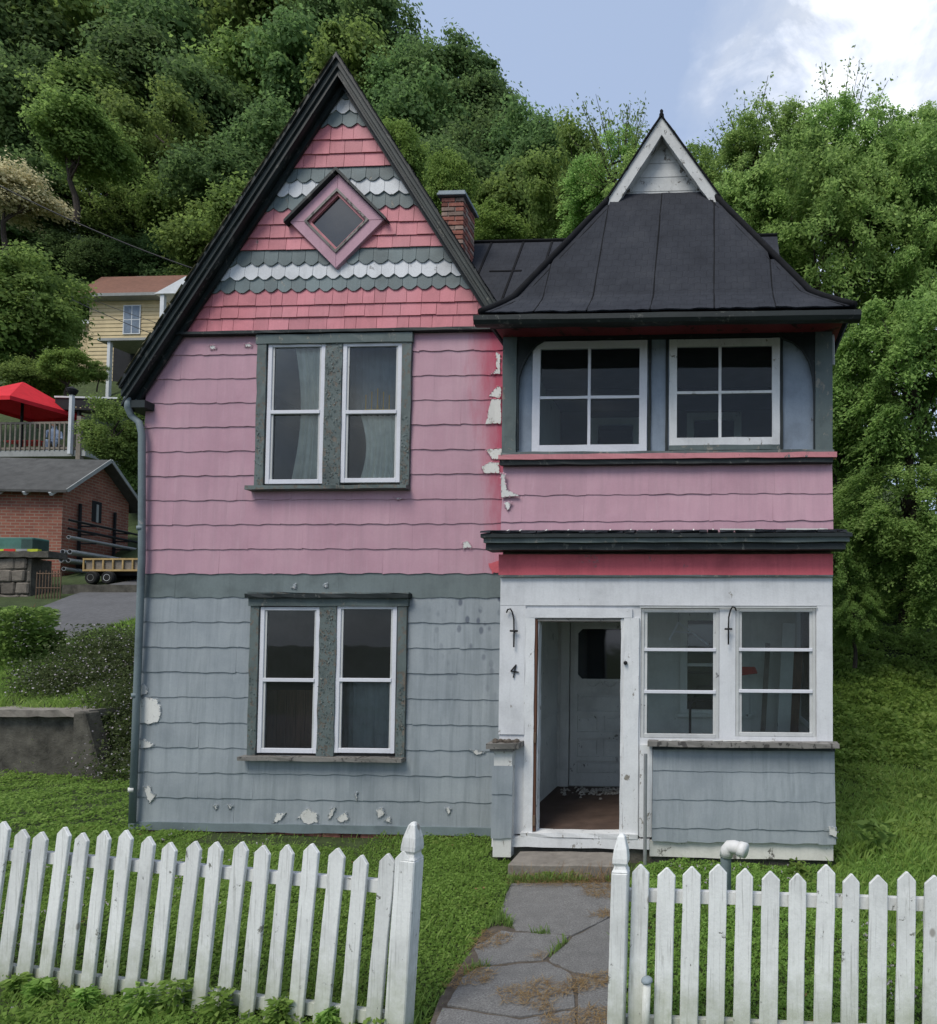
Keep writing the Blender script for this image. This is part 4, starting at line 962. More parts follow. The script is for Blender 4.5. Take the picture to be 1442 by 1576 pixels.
w2 = OPN['w2']; four_light([w2[0], w2[1], w2[2] + .03, w2[3]], 'white_trim_worn', -.012, ax(1108, 605, 0), az(1108, 604, 0))
MB().board(w2[0], w2[1], -.02, .01, w2[2] - .02, w2[2] + .028, .003).build('sash_sill', 'trim_green', house)
# sill band
s_ = MB(); s_.board(xpl - .01, xpr + .02, -.05, .01, z_sill - .005, z_sill + .025, .004); s_.build('sill_moulding', 'trim_green', house)
s_ = MB(); s_.board(ax(767, 703, -.07), ax(1288, 703, -.07), -.075, .02, z_sill - .055, z_sill - .006, .003); s_.build('sill_band', 'coral_trim', house)
s_ = MB(); s_.board(ax(769, 712, -.05), ax(1282, 712, -.05), -.055, .02, z_sill - .10, z_sill - .056, .004); s_.build('sill_moulding', 'black_green', house)
# flared pink band
yfl = lambda z: .02 - .045 * sstep(z_sill - .1, z_corn, z)
siding(house.children[0] if False else porch_upper, xpl - .005, xpr + .012, [z_sill - .09, Zs(761), Zs(803), Zs(826)], yfl, lambda r_: 'pink_siding', seed=31)
for k, pts in enumerate([[(770, 728), (777, 730), (780, 752), (800, 764), (771, 766)], [(776, 775), (788, 772), (782, 785)]]): patch(porch_upper, pts, -.035, 70 + k)
# cornice with torn roofing
cx0_, cx1_ = ax(741, 835, -.2), ax(1311, 835, -.2)
c = MB()
c.loft([[(x, .02, z_corn + .05), (x, -.23, z_corn - .005), (x, -.23, z_corn - .04), (x, .02, z_corn - .04)] for x in (cx0_, cx1_)])
cornice = c.build('cornice', 'black_green', house)
c = MB(); c.board(cx0_ + .02, cx1_ - .02, -.205, .02, z_corn - .085, z_corn - .041, .004); c.build('cornice_moulding', 'trim_green', cornice)
c = MB(); c.board(cx0_ + .03, cx1_ - .05, -.17, .02, z_corn - .15, z_corn - .086, .004); c.build('cornice_moulding', 'black_green', cornice)
tr = MB(); rg = random.Random(4); x = cx0_
while x < cx1_ - .1:
    w_ = rg.uniform(.06, .2); tr.loft([[(x, .0, z_corn + .055), (x, -.24 + rg.uniform(-.01, .03), z_corn + .002), (x, -.24 + rg.uniform(-.01, .02), z_corn + .018 + rg.uniform(0, .012)), (x, 0, z_corn + .07)], [(x + w_, .0, z_corn + .055), (x + w_, -.235 + rg.uniform(-.01, .03), z_corn + .002), (x + w_, -.235, z_corn + .014 + rg.uniform(0, .012)), (x + w_, 0, z_corn + .068)]]); x += w_ + rg.uniform(0.0, .02)
tr.build('torn_roofing', 'roofing', cornice)
tr = MB()
for k in range(13):
    x = lerp(cx0_ + .2, cx1_ - .9, k / 12) + rg.uniform(-.04, .04); tr.beam((x, -.22, z_corn + .012), (x + rg.uniform(-.006, .006), -.12, z_corn + .05), .012, .01)
for (a, b) in ((1108, 1175), (1210, 1262), (1262, 1274)): tr.beam((ax(a, 825, -.2), -.18, z_corn + .036), (ax(b, 826, -.2), -.19, z_corn + .030), .045, .012)
tr.build('exposed_batten', 'peeled', cornice)
f = MB(); f.board(ax(768, 872, -.02), ax(1281.5, 872, -.02), -.035, .025, z_wh + .015, z_frz + .02, .002); f.build('red_frieze_board', 'red_frieze', house)
f = MB(); f.board(xpl - .005, xpr + .005, -.05, .0, z_wh - .003, z_wh + .014, .002); f.build('frieze_bead', 'trim_green', house)

# ---- porch roof: bell-cast hipped roof with a gablet
GY = 0.9; pa = at(1018, 181, GY - .1)
zgb = az(1018, 300, GY); ze = az(1020, 478, -.42)
XL, XR = ax(741, 482, -.42), ax(1315, 474, -.42)
half_b = (ax(1095, 299, GY) - ax(945, 299, GY)) / 2; xg = ax(1019, 299, GY)
def flare(s, a=.15): return a * (max(0, 1 - s / 0.16)) ** 1.25      # extra kick-out near the eave
Hh = zgb - ze
def lev(s):
    """s 0..1 from eave to gablet base -> y front, x left, x right, z"""
    z = ze + Hh * s
    yf_ = lerp(-.42 + .15, GY, s) - flare(s); xa = lerp(XL + .05, xg - half_b, s) - flare(s, .05); xb = lerp(XR - .17, xg + half_b, s) + flare(s, .17)
    return yf_, xa, xb, z
SV = [0, .03, .06, .09, .12, .16, .2, .3, .4, .5, .6, .7, .8, .9, 1.0]
seams = [ax(843, 420, .05), ax(922, 400, .2), ax(1010, 400, .2), ax(1099, 400, .2), ax(1186, 420, .1)]
edges = [XL - 1] + seams + [XR + 1]
base = MB()
for side in (0, 1):      # side slopes run back to the wing roof, and rise to the ridge
    pts_ = []
    for s in SV:
        yf_, xa, xb, z = lev(s); pts_.append(((xa if side == 0 else xb), yf_, z))
    back = [(p[0], 3.2, p[2]) for p in pts_]
    n = len(pts_); base.add(pts_ + back, [(i, i + 1, n + i + 1, n + i) for i in range(n - 1)])
    topx = pts_[-1][0]; base.add([(topx, GY - .06, zgb), (topx, 3.2, zgb), (pa.x, 3.25, pa.z), (pa.x, GY - .06, pa.z)], [(0, 1, 2, 3)])
porch_roof = base.build('porch_roof', 'roofing', house)
mod = porch_roof.modifiers.new('thick', 'SOLIDIFY'); mod.thickness = .05; mod.offset = 0
for a, b in zip(edges, edges[1:]):
    L_, R_ = [], []
    for s in SV:
        yf_, xa, xb, z = lev(s); l_, r_ = max(a + .003, xa), min(b - .003, xb)
        if r_ - l_ > .005: L_.append((l_, yf_ - .012, z)); R_.append((r_, yf_ - .012, z))
    if len(L_) < 2: continue
    mb = MB(); nn = 8; loops = []
    for p, q in zip(L_, R_):
        loops.append([(lerp(p[0], q[0], i / nn), p[1] + random.uniform(-.004, .004), p[2] + (random.uniform(-.008, .004) if p is L_[0] else 0)) for i in range(nn + 1)])
    vs = [v for l in loops for v in l]; m1 = nn + 1
    mb.add(vs, [(k * m1 + i, k * m1 + i + 1, (k + 1) * m1 + i + 1, (k + 1) * m1 + i) for k in range(len(loops) - 1) for i in range(nn)])
    o = mb.build('roofing_sheet', 'roofing', porch_roof); md = o.modifiers.new('thick', 'SOLIDIFY'); md.thickness = .012; md.offset = 1
for x in seams:
    pts_ = [(x, lev(s)[0] - .018, lev(s)[3]) for s in SV if lev(s)[1] < x < lev(s)[2]]
    MB().tube(pts_, .011, 6).build('seam', 'lead_seam', porch_roof)
for side in (0, 1):
    for o_, r_ in ((0, .035), (.09, .012)):
        sg = 1 if side == 0 else -1
        pts_ = [(lev(s)[1 + side] + sg * o_, lev(s)[0] - .012 - (.0 if o_ else .01), lev(s)[3] + .004) for s in SV]
        MB().tube(pts_, r_, 8).build('hip_cap' if o_ == 0 else 'hip_seam', 'lead_seam', porch_roof, smooth=True)
MB().tube([(pa.x, GY - .1, pa.z + .01), (pa.x, 3.2, pa.z + .01)], .03, 8).build('ridge_cap', 'lead_seam', porch_roof)
MB().lathe([(0, 0), (.022, .0), (.028, .03), (.016, .055), (.02, .075), (0, .1)], (pa.x, GY - .09, pa.z + .01), 10).build('finial', 'lead_seam', porch_roof, smooth=True)
# layered rotten eave edge, fascia, soffit, gutter
z0e = ze
e = MB(); e.board(XL + .03, XR - .03, -.40, -.34, z0e - .05, z0e - .012, .01); e.board(XL + .05, XR - .05, -.38, -.3, z0e - .085, z0e - .051, .008); e.build('fascia', 'black_green', porch_roof)
e = MB(); e.box(XL + .06, XR - .06, -.36, .0, z_eave + .02, z_eave + .05); e.box(XL + .06, xpl - .012, .0, .58, z_eave + .02, z_eave + .05); e.box(xpr + .012, XR - .06, .0, 2.4, z_eave + .02, z_eave + .05); e.build('soffit', 'soffit_red', porch_roof)
gxl, gxr = ax(731, 496, -.47), ax(1324, 488, -.47)
gp = [(-.06, .045), (-.058, .0), (-.035, -.03), (.0, -.035), (.035, -.03), (.055, .045), (.048, .045), (.03, -.018), (-.03, -.018), (-.05, .04)]
za_, zb_ = az(731, 497, -.46), az(1324, 489, -.46)
gt = MB(); gt.loft([[(lerp(gxl, gxr, k / 12), -.46 + a, lerp(za_, zb_, k / 12) + b + random.uniform(-.003, .003)) for a, b in gp] for k in range(13)]); gt.build('porch_gutter', 'black_green', house)
# side brackets and rafter ends below the right eave
b_ = MB(); b_.prism([(xpr + .005, z_eave + .018), (XR - .08, z_eave + .018), (xpr + .005, z_eave - .34)], .35, .39); b_.build('eave_bracket', 'gablet_white', house)
b_ = MB(); b_.beam((XR - .12, .05, z_eave + .02), (xpr + .03, .1, z_eave - .25), .05, .05); b_.build('eave_bracket', 'gablet_white', house)
# gablet: recessed boards and barge boards
yb_ = GY + .03; gtop = pa.z - .1
for k in range(9):
    za = lerp(zgb - .02, gtop, k / 9); zc = lerp(zgb - .02, gtop, (k + 1) / 9)
    hw = lambda z: half_b * (pa.z - z) / (pa.z - zgb) + .0
    MB().prism([(xg - hw(za), za + .002), (xg + hw(za), za + .002), (xg + hw(zc), zc), (xg - hw(zc), zc)], yb_ - .004 * (k % 2), yb_ + .02).build('gablet_board', 'gablet_white', porch_roof)
for (fx, fy) in ((922, 329), (1121, 323)):
    ft = at(fx, fy, GY - .1); tp = Vector((pa.x, GY - .1, pa.z))
    d = (ft - tp); d.y = 0; n_ = Vector((d.z, 0, -d.x)).normalized(); n_ = n_ if n_.z < 0 else -n_
    A = MB(); nn = 14; loops = []
    for k in range(nn + 1):
        c_ = tp.lerp(ft, k / nn); w0, w1 = .0, .115 if k < nn else .10
        j = lambda: random.uniform(-.003, .003)
        if k == 0: q0, q1 = (c_.x, c_.z), (c_.x, c_.z - .115 / max(.2, abs(n_.z)))
        else:
            q0, q1 = (c_.x, c_.z), (c_.x + n_.x * w1 + j(), c_.z + n_.z * w1 + j())
            if (q1[0] - tp.x) * (ft.x - tp.x) <= 0: q1 = (tp.x, tp.z - .115 / max(.2, abs(n_.z)))
        loops.append([(q0[0], GY - .11, q0[1]), (q1[0], GY - .11, q1[1]), (q1[0], GY - .07, q1[1]), (q0[0], GY - .07, q0[1])])
    A.loft(loops); bgb = A.build('barge_board', 'gablet_white', porch_roof)
    A = MB(); loops = []
    for k in range(nn + 1):
        c_ = tp.lerp(ft, k / nn); loops.append([(c_.x, GY - .13, c_.z + .0), (c_.x, GY - .13, c_.z + .025 + random.uniform(-.006, .008)), (c_.x, GY + .2, c_.z + .03), (c_.x, GY + .2, c_.z + .0)])
    A.loft(loops); A.build('barge_flashing', 'lead_seam', porch_roof)
    A = MB(); loops = []
    for k in range(nn + 1):
        c_ = tp.lerp(ft, k / nn); loops.append([(c_.x + n_.x * .10, GY - .069, c_.z + n_.z * .10), (c_.x + n_.x * .10, GY + .05, c_.z + n_.z * .10), (c_.x + n_.x * .08, GY + .05, c_.z + n_.z * .08), (c_.x + n_.x * .08, GY - .069, c_.z + n_.z * .08)])
    if fx > 0:
        A.loft(loops[:10]); A.build('gablet_soffit', 'gablet_white', porch_roof)
MB().board(xg - half_b - .02, xg + half_b + .02, yb_ - .03, yb_ - .005, zgb - .03, zgb + .012, .006).build('gablet_drip', 'sill_worn', porch_roof)

# ---- step, pole, ironwork, number
st = MB(); sx0, sx1 = ax(781, 1330, -.42), ax(946, 1330, -.42); zst = az(865, 1331, -.42)
st.board(sx0, sx1, -.42, -.05, -.25, zst, .006)
tag(st.build('concrete_step', 'concrete', bevel=.012), 'worn concrete step below the open doorway', 'step')
po = MB(); a = at(993.5, 1160, -.14); b = at(992.5, 1318, -.14); po.tube([a, (a.x, a.y, a.z - .3), (b.x, b.y, b.z - .25)], .017, 8)
tag(po.build('metal_post', 'galvanised', loc=(0, 0, 0)), 'thin grey metal post standing right of the doorway', 'post')
def hook(px_, pyt, pyb, bar, label, flip=1):
    yk = -.045; x = lambda p: ax(p, 970, yk); z = lambda p: az(px_, p, yk)
    pts = [(x(px_ - 12 * flip), yk, z(pyt + 6)), (x(px_ - 10 * flip), yk, z(pyt + 1)), (x(px_ - 6 * flip), yk, z(pyt)), (x(px_ - 3 * flip), yk, z(pyt + 5)), (x(px_ - .5 * flip), yk, z(pyt + 16)), (x(px_), yk, z(bar)), (x(px_), yk, z(pyb))]
    k_ = MB(); k_.tube(pts, .0075, 8); t_ = thing('iron_hook', label, 'hook', (x(px_), yk, z(bar)), 'iron hooks on the porch front')
    k_.build('hook_rod', 'iron', t_, smooth=True); MB().tube([(x(px_ - 6), yk - .004, z(bar)), (x(px_ + 6), yk - .004, z(bar))], .009, 8).build('cross_bar', 'iron', t_)
    MB().tube([(x(px_), yk, z(bar + 2)), (x(px_), -.012, z(bar + 2))], .006, 6).build('fixing', 'iron', t_)
hook(791, 937, 996, 971, 'black wrought-iron S-hook left of the doorway above the number')
hook(1121, 934, 992, 968, 'black wrought-iron S-hook on the post between the two porch windows', -1)
nb = MB(); yk = -.025; q = lambda a, b: at(a, b, yk)
def stroke(mb, pts, w=.011):
    for a, b in zip(pts, pts[1:]): mb.beam(q(*a), q(*b), .008, w, (0, 0, 1) if abs(a[0] - b[0]) > abs(a[1] - b[1]) else (1, 0, 0))
stroke(nb, [(794.5, 1023), (786, 1033), (798, 1034.5)]); stroke(nb, [(793.5, 1025), (790, 1043)])
tag(nb.build('house_number', 'iron'), 'black metal house number 4 on the white corner board', 'house number')

# ================================================================== THINGS IN THE WINDOWS AND ON THE PORCH
def curtain(pxa, pxb, pyt, pyb, Y, mat, label, taper=0.0, amp=.025, freq=34):
    x0, x1 = ax(pxa, (pyt + pyb) / 2, Y), ax(pxb, (pyt + pyb) / 2, Y); z0, z1 = az(pxa, pyb, Y), az(pxa, pyt, Y); n, m_ = 40, 10; v = []
    for j in range(m_ + 1):
        t = j / m_
        for i in range(n + 1):
            s = i / n; x = lerp(x0 + taper * (x1 - x0) * math.sin(t * 3.1) , x1, s); v.append((x, Y + amp * math.sin(s * freq + t * 1.3) * (1 - .3 * t) + .01 * math.sin(s * 90), lerp(z0, z1, t)))
    o = MB().add(v, [(j * (n + 1) + i, j * (n + 1) + i + 1, (j + 1) * (n + 1) + i + 1, (j + 1) * (n + 1) + i) for j in range(m_) for i in range(n)]).build('curtain', mat, smooth=True)
    o.modifiers.new('thick', 'SOLIDIFY').thickness = .004
    tag(o, label, 'curtain')
curtain(450, 497, 530, 745, YM + .06, 'curtain_cloth', 'pale curtain hanging in the left sash of the upstairs window', .25)
curtain(553, 616, 640, 745, YM + .06, 'curtain_cloth', 'cream curtain gathered low in the right sash of the upstairs window', .15, freq=46)
curtain(533, 616, 530, 640, YM + .22, 'curtain_thin', 'dim grey curtain behind the candle stand in the upstairs window', 0, freq=50)
curtain(522, 608, 1050, 1158, YM + .15, 'curtain_thin', 'thin grey curtain in the lower half of the right downstairs window', 0, freq=60, amp=.012)
# candle stand
cs = thing('candle_stand', 'brass candle stand with five slim candles behind the upstairs pane', 'candle stand', at(581, 632, YM + .1))
c = MB(); yk = YM + .1; zz = az(581, 631, yk)
c.tube([(ax(562, 628, yk), yk, zz), (ax(601, 628, yk), yk, zz)], .012, 8); c.tube([(ax(581, 628, yk), yk, zz - .03), (ax(581, 628, yk), yk, zz + .05)], .012, 8); c.lathe([(0, 0), (.06, 0), (.06, .012), (0, .02)], (ax(581, 628, yk), yk, zz - .035), 12)
c.build('stand', 'brass', cs)
for px_, top in ((563, 608), (572, 603), (581, 598), (590, 603), (599, 608)):
    x = ax(px_, 620, yk); MB().tube([(x, yk, zz), (x, yk, az(px_, top, yk))], .007, 6).build('candle', 'brass', cs)
# window sill table / plank board seen in the lower left window
b_ = thing('wooden_headboard', 'dark brown panelled board standing inside the left downstairs window', 'board', at(447, 1140, YM + .35))
for k in range(5):
    a = ax(412 + k * 14.5, 1100, YM + .35); MB().board(a, ax(412 + k * 14.5 + 13.5, 1100, YM + .35), YM + .35, YM + .38, az(447, 1150, YM + .35), az(447, 1062, YM + .35), .002).build('plank', 'brown_wood', b_)
# porch clutter
rg = random.Random(14)
for k, (pa_, pb_, pt, pbm, mt_, lab) in enumerate([(1196, 1216, 960, 1125, 'inner_white', 'pale board leaning in the right porch window'), (1214, 1228, 1000, 1120, 'brown_wood', 'brown board leaning beside the pale board on the porch'), (1170, 1178, 990, 1110, 'deck_wood', 'thin grey stick leaning in the right porch window')]):
    Yk = 1.2 + .12 * k; a = at((pa_ + pb_) / 2 - 6, pbm + 60, Yk); b = at((pa_ + pb_) / 2 + 8, pt, Yk + .35)
    a.z = zpf + .02; w_ = (pb_ - pa_) * .0075
    m_ = MB(); m_.beam(a, b, w_, .025, (0, -1, .2)); tag(m_.build('leaning_board', mt_, bevel=.003), lab, 'board')
rs = MB(); p = at(1152, 1034, 1.5); rs.loft([[(p.x - .12, 1.5, p.z - .05), (p.x + .11, 1.5, p.z - .02), (p.x + .08, 1.52, p.z + .06), (p.x - .1, 1.52, p.z + .06)], [(p.x - .12, 1.56, p.z - .05), (p.x + .11, 1.56, p.z - .02), (p.x + .08, 1.54, p.z + .06), (p.x - .1, 1.54, p.z + .06)]])
tag(rs.build('red_bag', 'red_plastic', bevel=.01), 'small red bag hanging inside the right porch window', 'bag')
ch = thing('metal_chair', 'black tubular chair just inside the left porch window', 'chair', (ax(1085, 1200, .9), .9, zpf))
x0, x1 = ax(1062, 1110, .9), ax(1112, 1110, .9); zt = az(1085, 1078, .9)
m_ = MB(); m_.tube([(x0, .9, zpf), (x0, .9, zt - .06), (x0 + .03, .9, zt), (x1 - .03, .92, zt + .01), (x1, .9, zt - .06), (x1, .9, zpf)], .014, 8); m_.build('back_frame', 'iron', ch)
m_ = MB(); m_.box(x0 + .015, x1 - .015, .92, 1.32, zpf + .43, zpf + .47); m_.build('seat', 'iron', ch, bevel=.01)
for xx in (x0 + .02, x1 - .02): m_ = MB(); m_.tube([(xx, 1.3, zpf), (xx, 1.3, zpf + .44)], .013, 8); m_.build('leg', 'iron', ch)
ea = thing('white_a_shape', 'white A-shaped bars showing in the left porch window', 'frame', at(1052, 1120, .8))  # white bars in an A shape, set just behind the left porch pane
tp = at(1044, 958, .8)
for (px_, py_) in ((1030, 985), (1090, 992)):
    e_ = at(px_, py_, .75); m_ = MB(); m_.beam(tp, e_, .02, .02, (0, 1, 0)); m_.build('arm', 'sash_white', ea)
m_ = MB(); m_.beam(at(1036, 972, .78), at(1066, 974, .78), .015, .015, (0, 0, 1)); m_.build('brace', 'sash_white', ea)
m_ = MB(); m_.tube([tp, (tp.x, .85, tp.z + .3), (tp.x, .85, z_wh - .08)], .004, 5); m_.build('cord', 'iron', ea)
gb = MB()
for k in range(260):
    x = rg.gauss(lerp(DOOR[0], DOOR[1], .6), .3); y = rg.gauss(1.72, .13); s = rg.uniform(.008, .028)
    if not (xpl + .2 < x < 0.2 and y < 1.95): continue
    gb.lathe([(0, 0), (s, .002), (s * .7, s * .8), (0, s)], (x, y, zpf + .001), 5)
tag(gb.build('floor_rubble', 'debris'), 'pale rubble scattered on the brown porch floor before the inner door', 'rubble', None, 'stuff')

# ================================================================== PICKET FENCES
def picket_mesh(h, w=.093, t=.02, seed=0):
    rg_ = random.Random(seed); mb = MB(); zs = [-.06, .1, .3, .5, .7, h - .045]; loops = []
    for z in zs:
        j = [rg_.uniform(-.0025, .0025) for _ in range(4)]
        loops.append([(-w / 2 + j[0], 0, z), (w / 2 + j[1], 0, z), (w / 2 + j[2], t, z), (-w / 2 + j[3], t, z)])
    tip = rg_.uniform(-.004, .004); loops.append([(-.005 + tip, 0, h), (.005 + tip, 0, h), (.005 + tip, t, h), (-.005 + tip, t, h)])
    return mb.loft(loops).mesh('picket', .003)
pms = [picket_mesh(.93 + .008 * (k % 4), seed=k) for k in range(7)]
for me in pms: me.materials.append(MATS['picket_white'])
def post(parent, base, h, w, lean, rz, nm='post'):
    m_ = MB(); hb_ = h - .20
    m_.loft([[(-w / 2, -w / 2, -.1), (w / 2, -w / 2, -.1), (w / 2, w / 2, -.1), (-w / 2, w / 2, -.1)], [(-w / 2, -w / 2, hb_), (w / 2, -w / 2, hb_), (w / 2, w / 2, hb_), (-w / 2, w / 2, hb_)]])
    mw = Matrix.Translation(base) @ Matrix.Rotation(lean, 4, 'Y') @ Matrix.Rotation(rz, 4, 'Z')
    o = m_.build(nm, 'picket_white', parent, bevel=.006, mw=mw)
    f = MB(); sq = lambda r_, z: [(-r_, -r_, z), (r_, -r_, z), (r_, r_, z), (-r_, r_, z)]
    f.loft([sq(w * .50, hb_ + .0005), sq(w * .40, hb_ + .018), sq(w * .36, hb_ + .034), sq(w * .46, hb_ + .05), sq(w * .46, hb_ + .075), sq(w * .40, hb_ + .12), sq(w * .22, hb_ + .185), sq(w * .10, hb_ + .20)])
    f.build('post_finial', 'picket_white', o, bevel=.003, mw=mw); return o
# left run
A = onz(572, 1581, 0.0); B = onz(2, 1506, 0.0)
dirv = (B - A) / 16
LF = thing('picket_fence', 'weathered white picket fence left of the path, leaning to the right', 'fence', A)
lb = onz(617, 1584, -.02)
post(LF, Vector((lb.x, lb.y, -.02)), 1.125, .095, R(2.6), math.atan2(-dirv.y, -dirv.x))
nseg = 26; ang = math.atan2(-dirv.y, -dirv.x)
for k in range(-1, nseg):
    if k == -1: p = A - dirv * .72; me = pms[2]; ln = R(3.0)
    else: p = A + dirv * k; me = pms[(k * 3 + 1) % 7]; ln = R(4.6) + R(random.uniform(-.7, .7)) + R(.05) * k
    mw = Matrix.Translation((p.x, p.y, random.uniform(-.012, .008))) @ Matrix.Rotation(ln, 4, 'Y') @ Matrix.Rotation(ang + R(random.uniform(-4, 4)), 4, 'Z') @ Matrix.Diagonal((random.uniform(.94, 1.05), 1, random.uniform(.975, 1.02), 1))
    shared('picket', me, LF, mw)
for (z, ex) in ((.74, .062), (.03, .004)):
    a = A - dirv * .9 + Vector((ex, .032, z)); b = A + dirv * nseg + Vector((ex + .01, .032, z)); n_ = 24
    m_ = MB(); ups = Vector((0, 0, .034)); bk = Vector((0, .035, 0)); loops = []
    for i in range(n_ + 1):
        c = a.lerp(b, i / n_) + Vector((0, 0, random.uniform(-.003, .003))); loops.append([c - ups, c + ups, c + ups + bk, c - ups + bk])
    m_.loft(loops).build('rail', 'picket_white', LF)
# right run
A2 = onz(985, 1330, .90); B2 = onz(1437, 1343, .90); d2 = (B2 - A2) / 11
RF = thing('picket_fence', 'upright white picket fence right of the path with the white pipe behind it', 'fence', (A2.x, A2.y, 0))
rb_ = onz(957, 1300, .98); yA = A2.y
post(RF, Vector((at(953, 1480, yA).x - .012, yA - .02, -.03)), 1.10, .088, R(1.2), math.atan2(d2.y, d2.x))
for k in range(24):
    p = A2 + d2 * k; me = pms[(k * 2 + 3) % 7]
    mw = Matrix.Translation((p.x - .018, p.y, -.045 + random.uniform(-.008, .008))) @ Matrix.Rotation(R(1.3 + random.uniform(-.5, .5)), 4, 'Y') @ Matrix.Rotation(math.atan2(d2.y, d2.x) + R(random.uniform(-3, 3)), 4, 'Z') @ Matrix.Diagonal((random.uniform(.94, 1.05), 1, random.uniform(.98, 1.015), 1))
    shared('picket', me, RF, mw)
for z in (.72, .04):
    a = A2 - d2 * .7 + Vector((0, .03, z)); a.z = z; b = A2 + d2 * 23.5 + Vector((0, .03, 0)); b.z = z; loops = []
    for i in range(19):
        c = a.lerp(b, i / 18) + Vector((0, 0, random.uniform(-.003, .003))); ups = Vector((0, 0, .032)); bk = Vector((0, .035, 0)); loops.append([c - ups, c + ups, c + ups + bk, c - ups + bk])
    MB().loft(loops).build('rail', 'picket_white', RF)
# capped stake at the right post
k_ = at(995.5, 1512, yA - .045)
t_ = thing('capped_stake', 'thin white stake with rounded pale cap in front of the right fence', 'stake', (k_.x, k_.y, 0))
MB().tube([(k_.x - .012, k_.y, -.1), (k_.x, k_.y, k_.z)], .022, 10).build('stake', 'picket_white', t_, smooth=True)
MB().lathe([(.026, 0), (.031, .006), (.029, .018), (.018, .028), (0, .031)], (k_.x, k_.y, k_.z), 14).build('cap', 'lead', t_, smooth=True)
# vent pipe elbow
v = at(1117, 1312, -1.0); t_ = thing('vent_pipe', 'white plastic elbow vent pipe rising behind the right fence', 'pipe', (v.x, v.y, 0))
MB().tube([(v.x, v.y, -.1), (v.x, v.y, v.z - .02), (v.x + .006, v.y - .002, v.z + .02)], .044, 14).build('riser', 'pipe_grey', t_, smooth=True)
MB().tube([(v.x + .002, v.y, v.z - .03), (v.x + .008, v.y - .004, v.z + .02), (v.x + .03, v.y - .012, v.z + .05), (v.x + .06, v.y - .03, v.z + .055), (v.x + .12, v.y - .06, v.z + .046)], .053, 14).build('elbow', 'pvc', t_, smooth=True)
MB().tube([(v.x + .105, v.y - .053, v.z + .048), (v.x + .155, v.y - .08, v.z + .042)], .060, 14).build('cap', 'pvc', t_, smooth=True)

# ================================================================== PATH
pd = [onz(*p, 0.0) for p in ((783, 1356), (948, 1356), (946, 1500), (946, 1640), (640, 1640), (676, 1540), (735, 1450), (775, 1400))]
pm = MB(); pm.add([(p.x, p.y, .012) for p in pd], [tuple(range(len(pd)))]); path = pm.build('path', 'dirt'); tag(path, 'cracked concrete path leading to the step', kind='structure')
SL = [[(786, 1357), (947, 1357), (946, 1405), (880, 1438), (795, 1429), (770, 1398)], [(882, 1440), (944, 1407), (945, 1503), (884, 1492), (843, 1475)], [(770, 1431), (876, 1438), (838, 1473), (742, 1482), (728, 1456)],
      [(735, 1487), (840, 1477), (880, 1496), (884, 1548), (800, 1561), (686, 1545), (712, 1500)], [(888, 1498), (945, 1507), (946, 1640), (888, 1640)], [(680, 1549), (800, 1565), (885, 1551), (884, 1640), (648, 1640)]]
for k, s in enumerate(SL):
    rg_ = random.Random(k); pts = []
    P = [onz(*p, .03) for p in s]
    for i in range(len(P)):
        a, b = P[i], P[(i + 1) % len(P)]
        for q in range(5): c = a.lerp(b, q / 5); pts.append((c.x + rg_.uniform(-.006, .006), c.y + rg_.uniform(-.010, .010)))
    cx_ = sum(p[0] for p in pts) / len(pts); cy_ = sum(p[1] for p in pts) / len(pts); tx, ty = rg_.uniform(-.015, .015), rg_.uniform(-.01, .01)
    zf = lambda x, y: .022 + tx * (x - cx_) + ty * (y - cy_)
    MB().loft([[(x, y, -.03) for x, y in pts], [(x, y, zf(x, y)) for x, y in pts]]).build('slab', 'slab_concrete', path, bevel=.004)

# ================================================================== GREENERY (numpy leaf clouds)
def leaf_cloud(cent, size, dirs=None, flat=0.0, ratio=0.5, seed=0, rnd=None, norms=None):
    """diamond leaves: cent (N,3), size (N,), dirs (N,3) growth direction"""
    r_ = np.random.default_rng(seed); n = len(cent)
    if dirs is None:
        dirs = r_.normal(size=(n, 3)); dirs[:, 2] *= (1 - flat)
    dirs = dirs / (np.linalg.norm(dirs, axis=1, keepdims=True) + 1e-9)
    o = r_.normal(size=(n, 3)); o[:, 2] *= (1 - flat)
    if norms is not None: o = norms
    s = np.cross(dirs, o); s /= (np.linalg.norm(s, axis=1, keepdims=True) + 1e-9)
    if flat > 0 and norms is None:
        s[:, 2] *= (1 - flat)
    L_ = size[:, None]; W_ = size[:, None] * ratio
    nrm = np.cross(dirs, s) * (size[:, None] * .12)
    v = np.empty((n, 4, 3)); v[:, 0] = cent - dirs * L_ * .5; v[:, 1] = cent + s * W_ * .5 + nrm; v[:, 2] = cent + dirs * L_ * .5; v[:, 3] = cent - s * W_ * .5 + nrm
    if rnd is None: rnd = r_.random(n)
    return v.reshape(-1, 3), rnd
def leaf_mesh(name, v, rnd, mat):
    n = len(v) // 4; me = bpy.data.meshes.new(name)
    me.vertices.add(4 * n); me.vertices.foreach_set('co', v.astype(np.float32).ravel())
    me.loops.add(4 * n); me.loops.foreach_set('vertex_index', np.arange(4 * n, dtype=np.int32))
    me.polygons.add(n); me.polygons.foreach_set('loop_start', np.arange(0, 4 * n, 4, dtype=np.int32)); me.polygons.foreach_set('loop_total', np.full(n, 4, dtype=np.int32))
    at_ = me.attributes.new('rnd', 'FLOAT', 'FACE'); at_.data.foreach_set('value', rnd.astype(np.float32))
    me.update(calc_edges=True); me.materials.append(MATS[mat]); return me
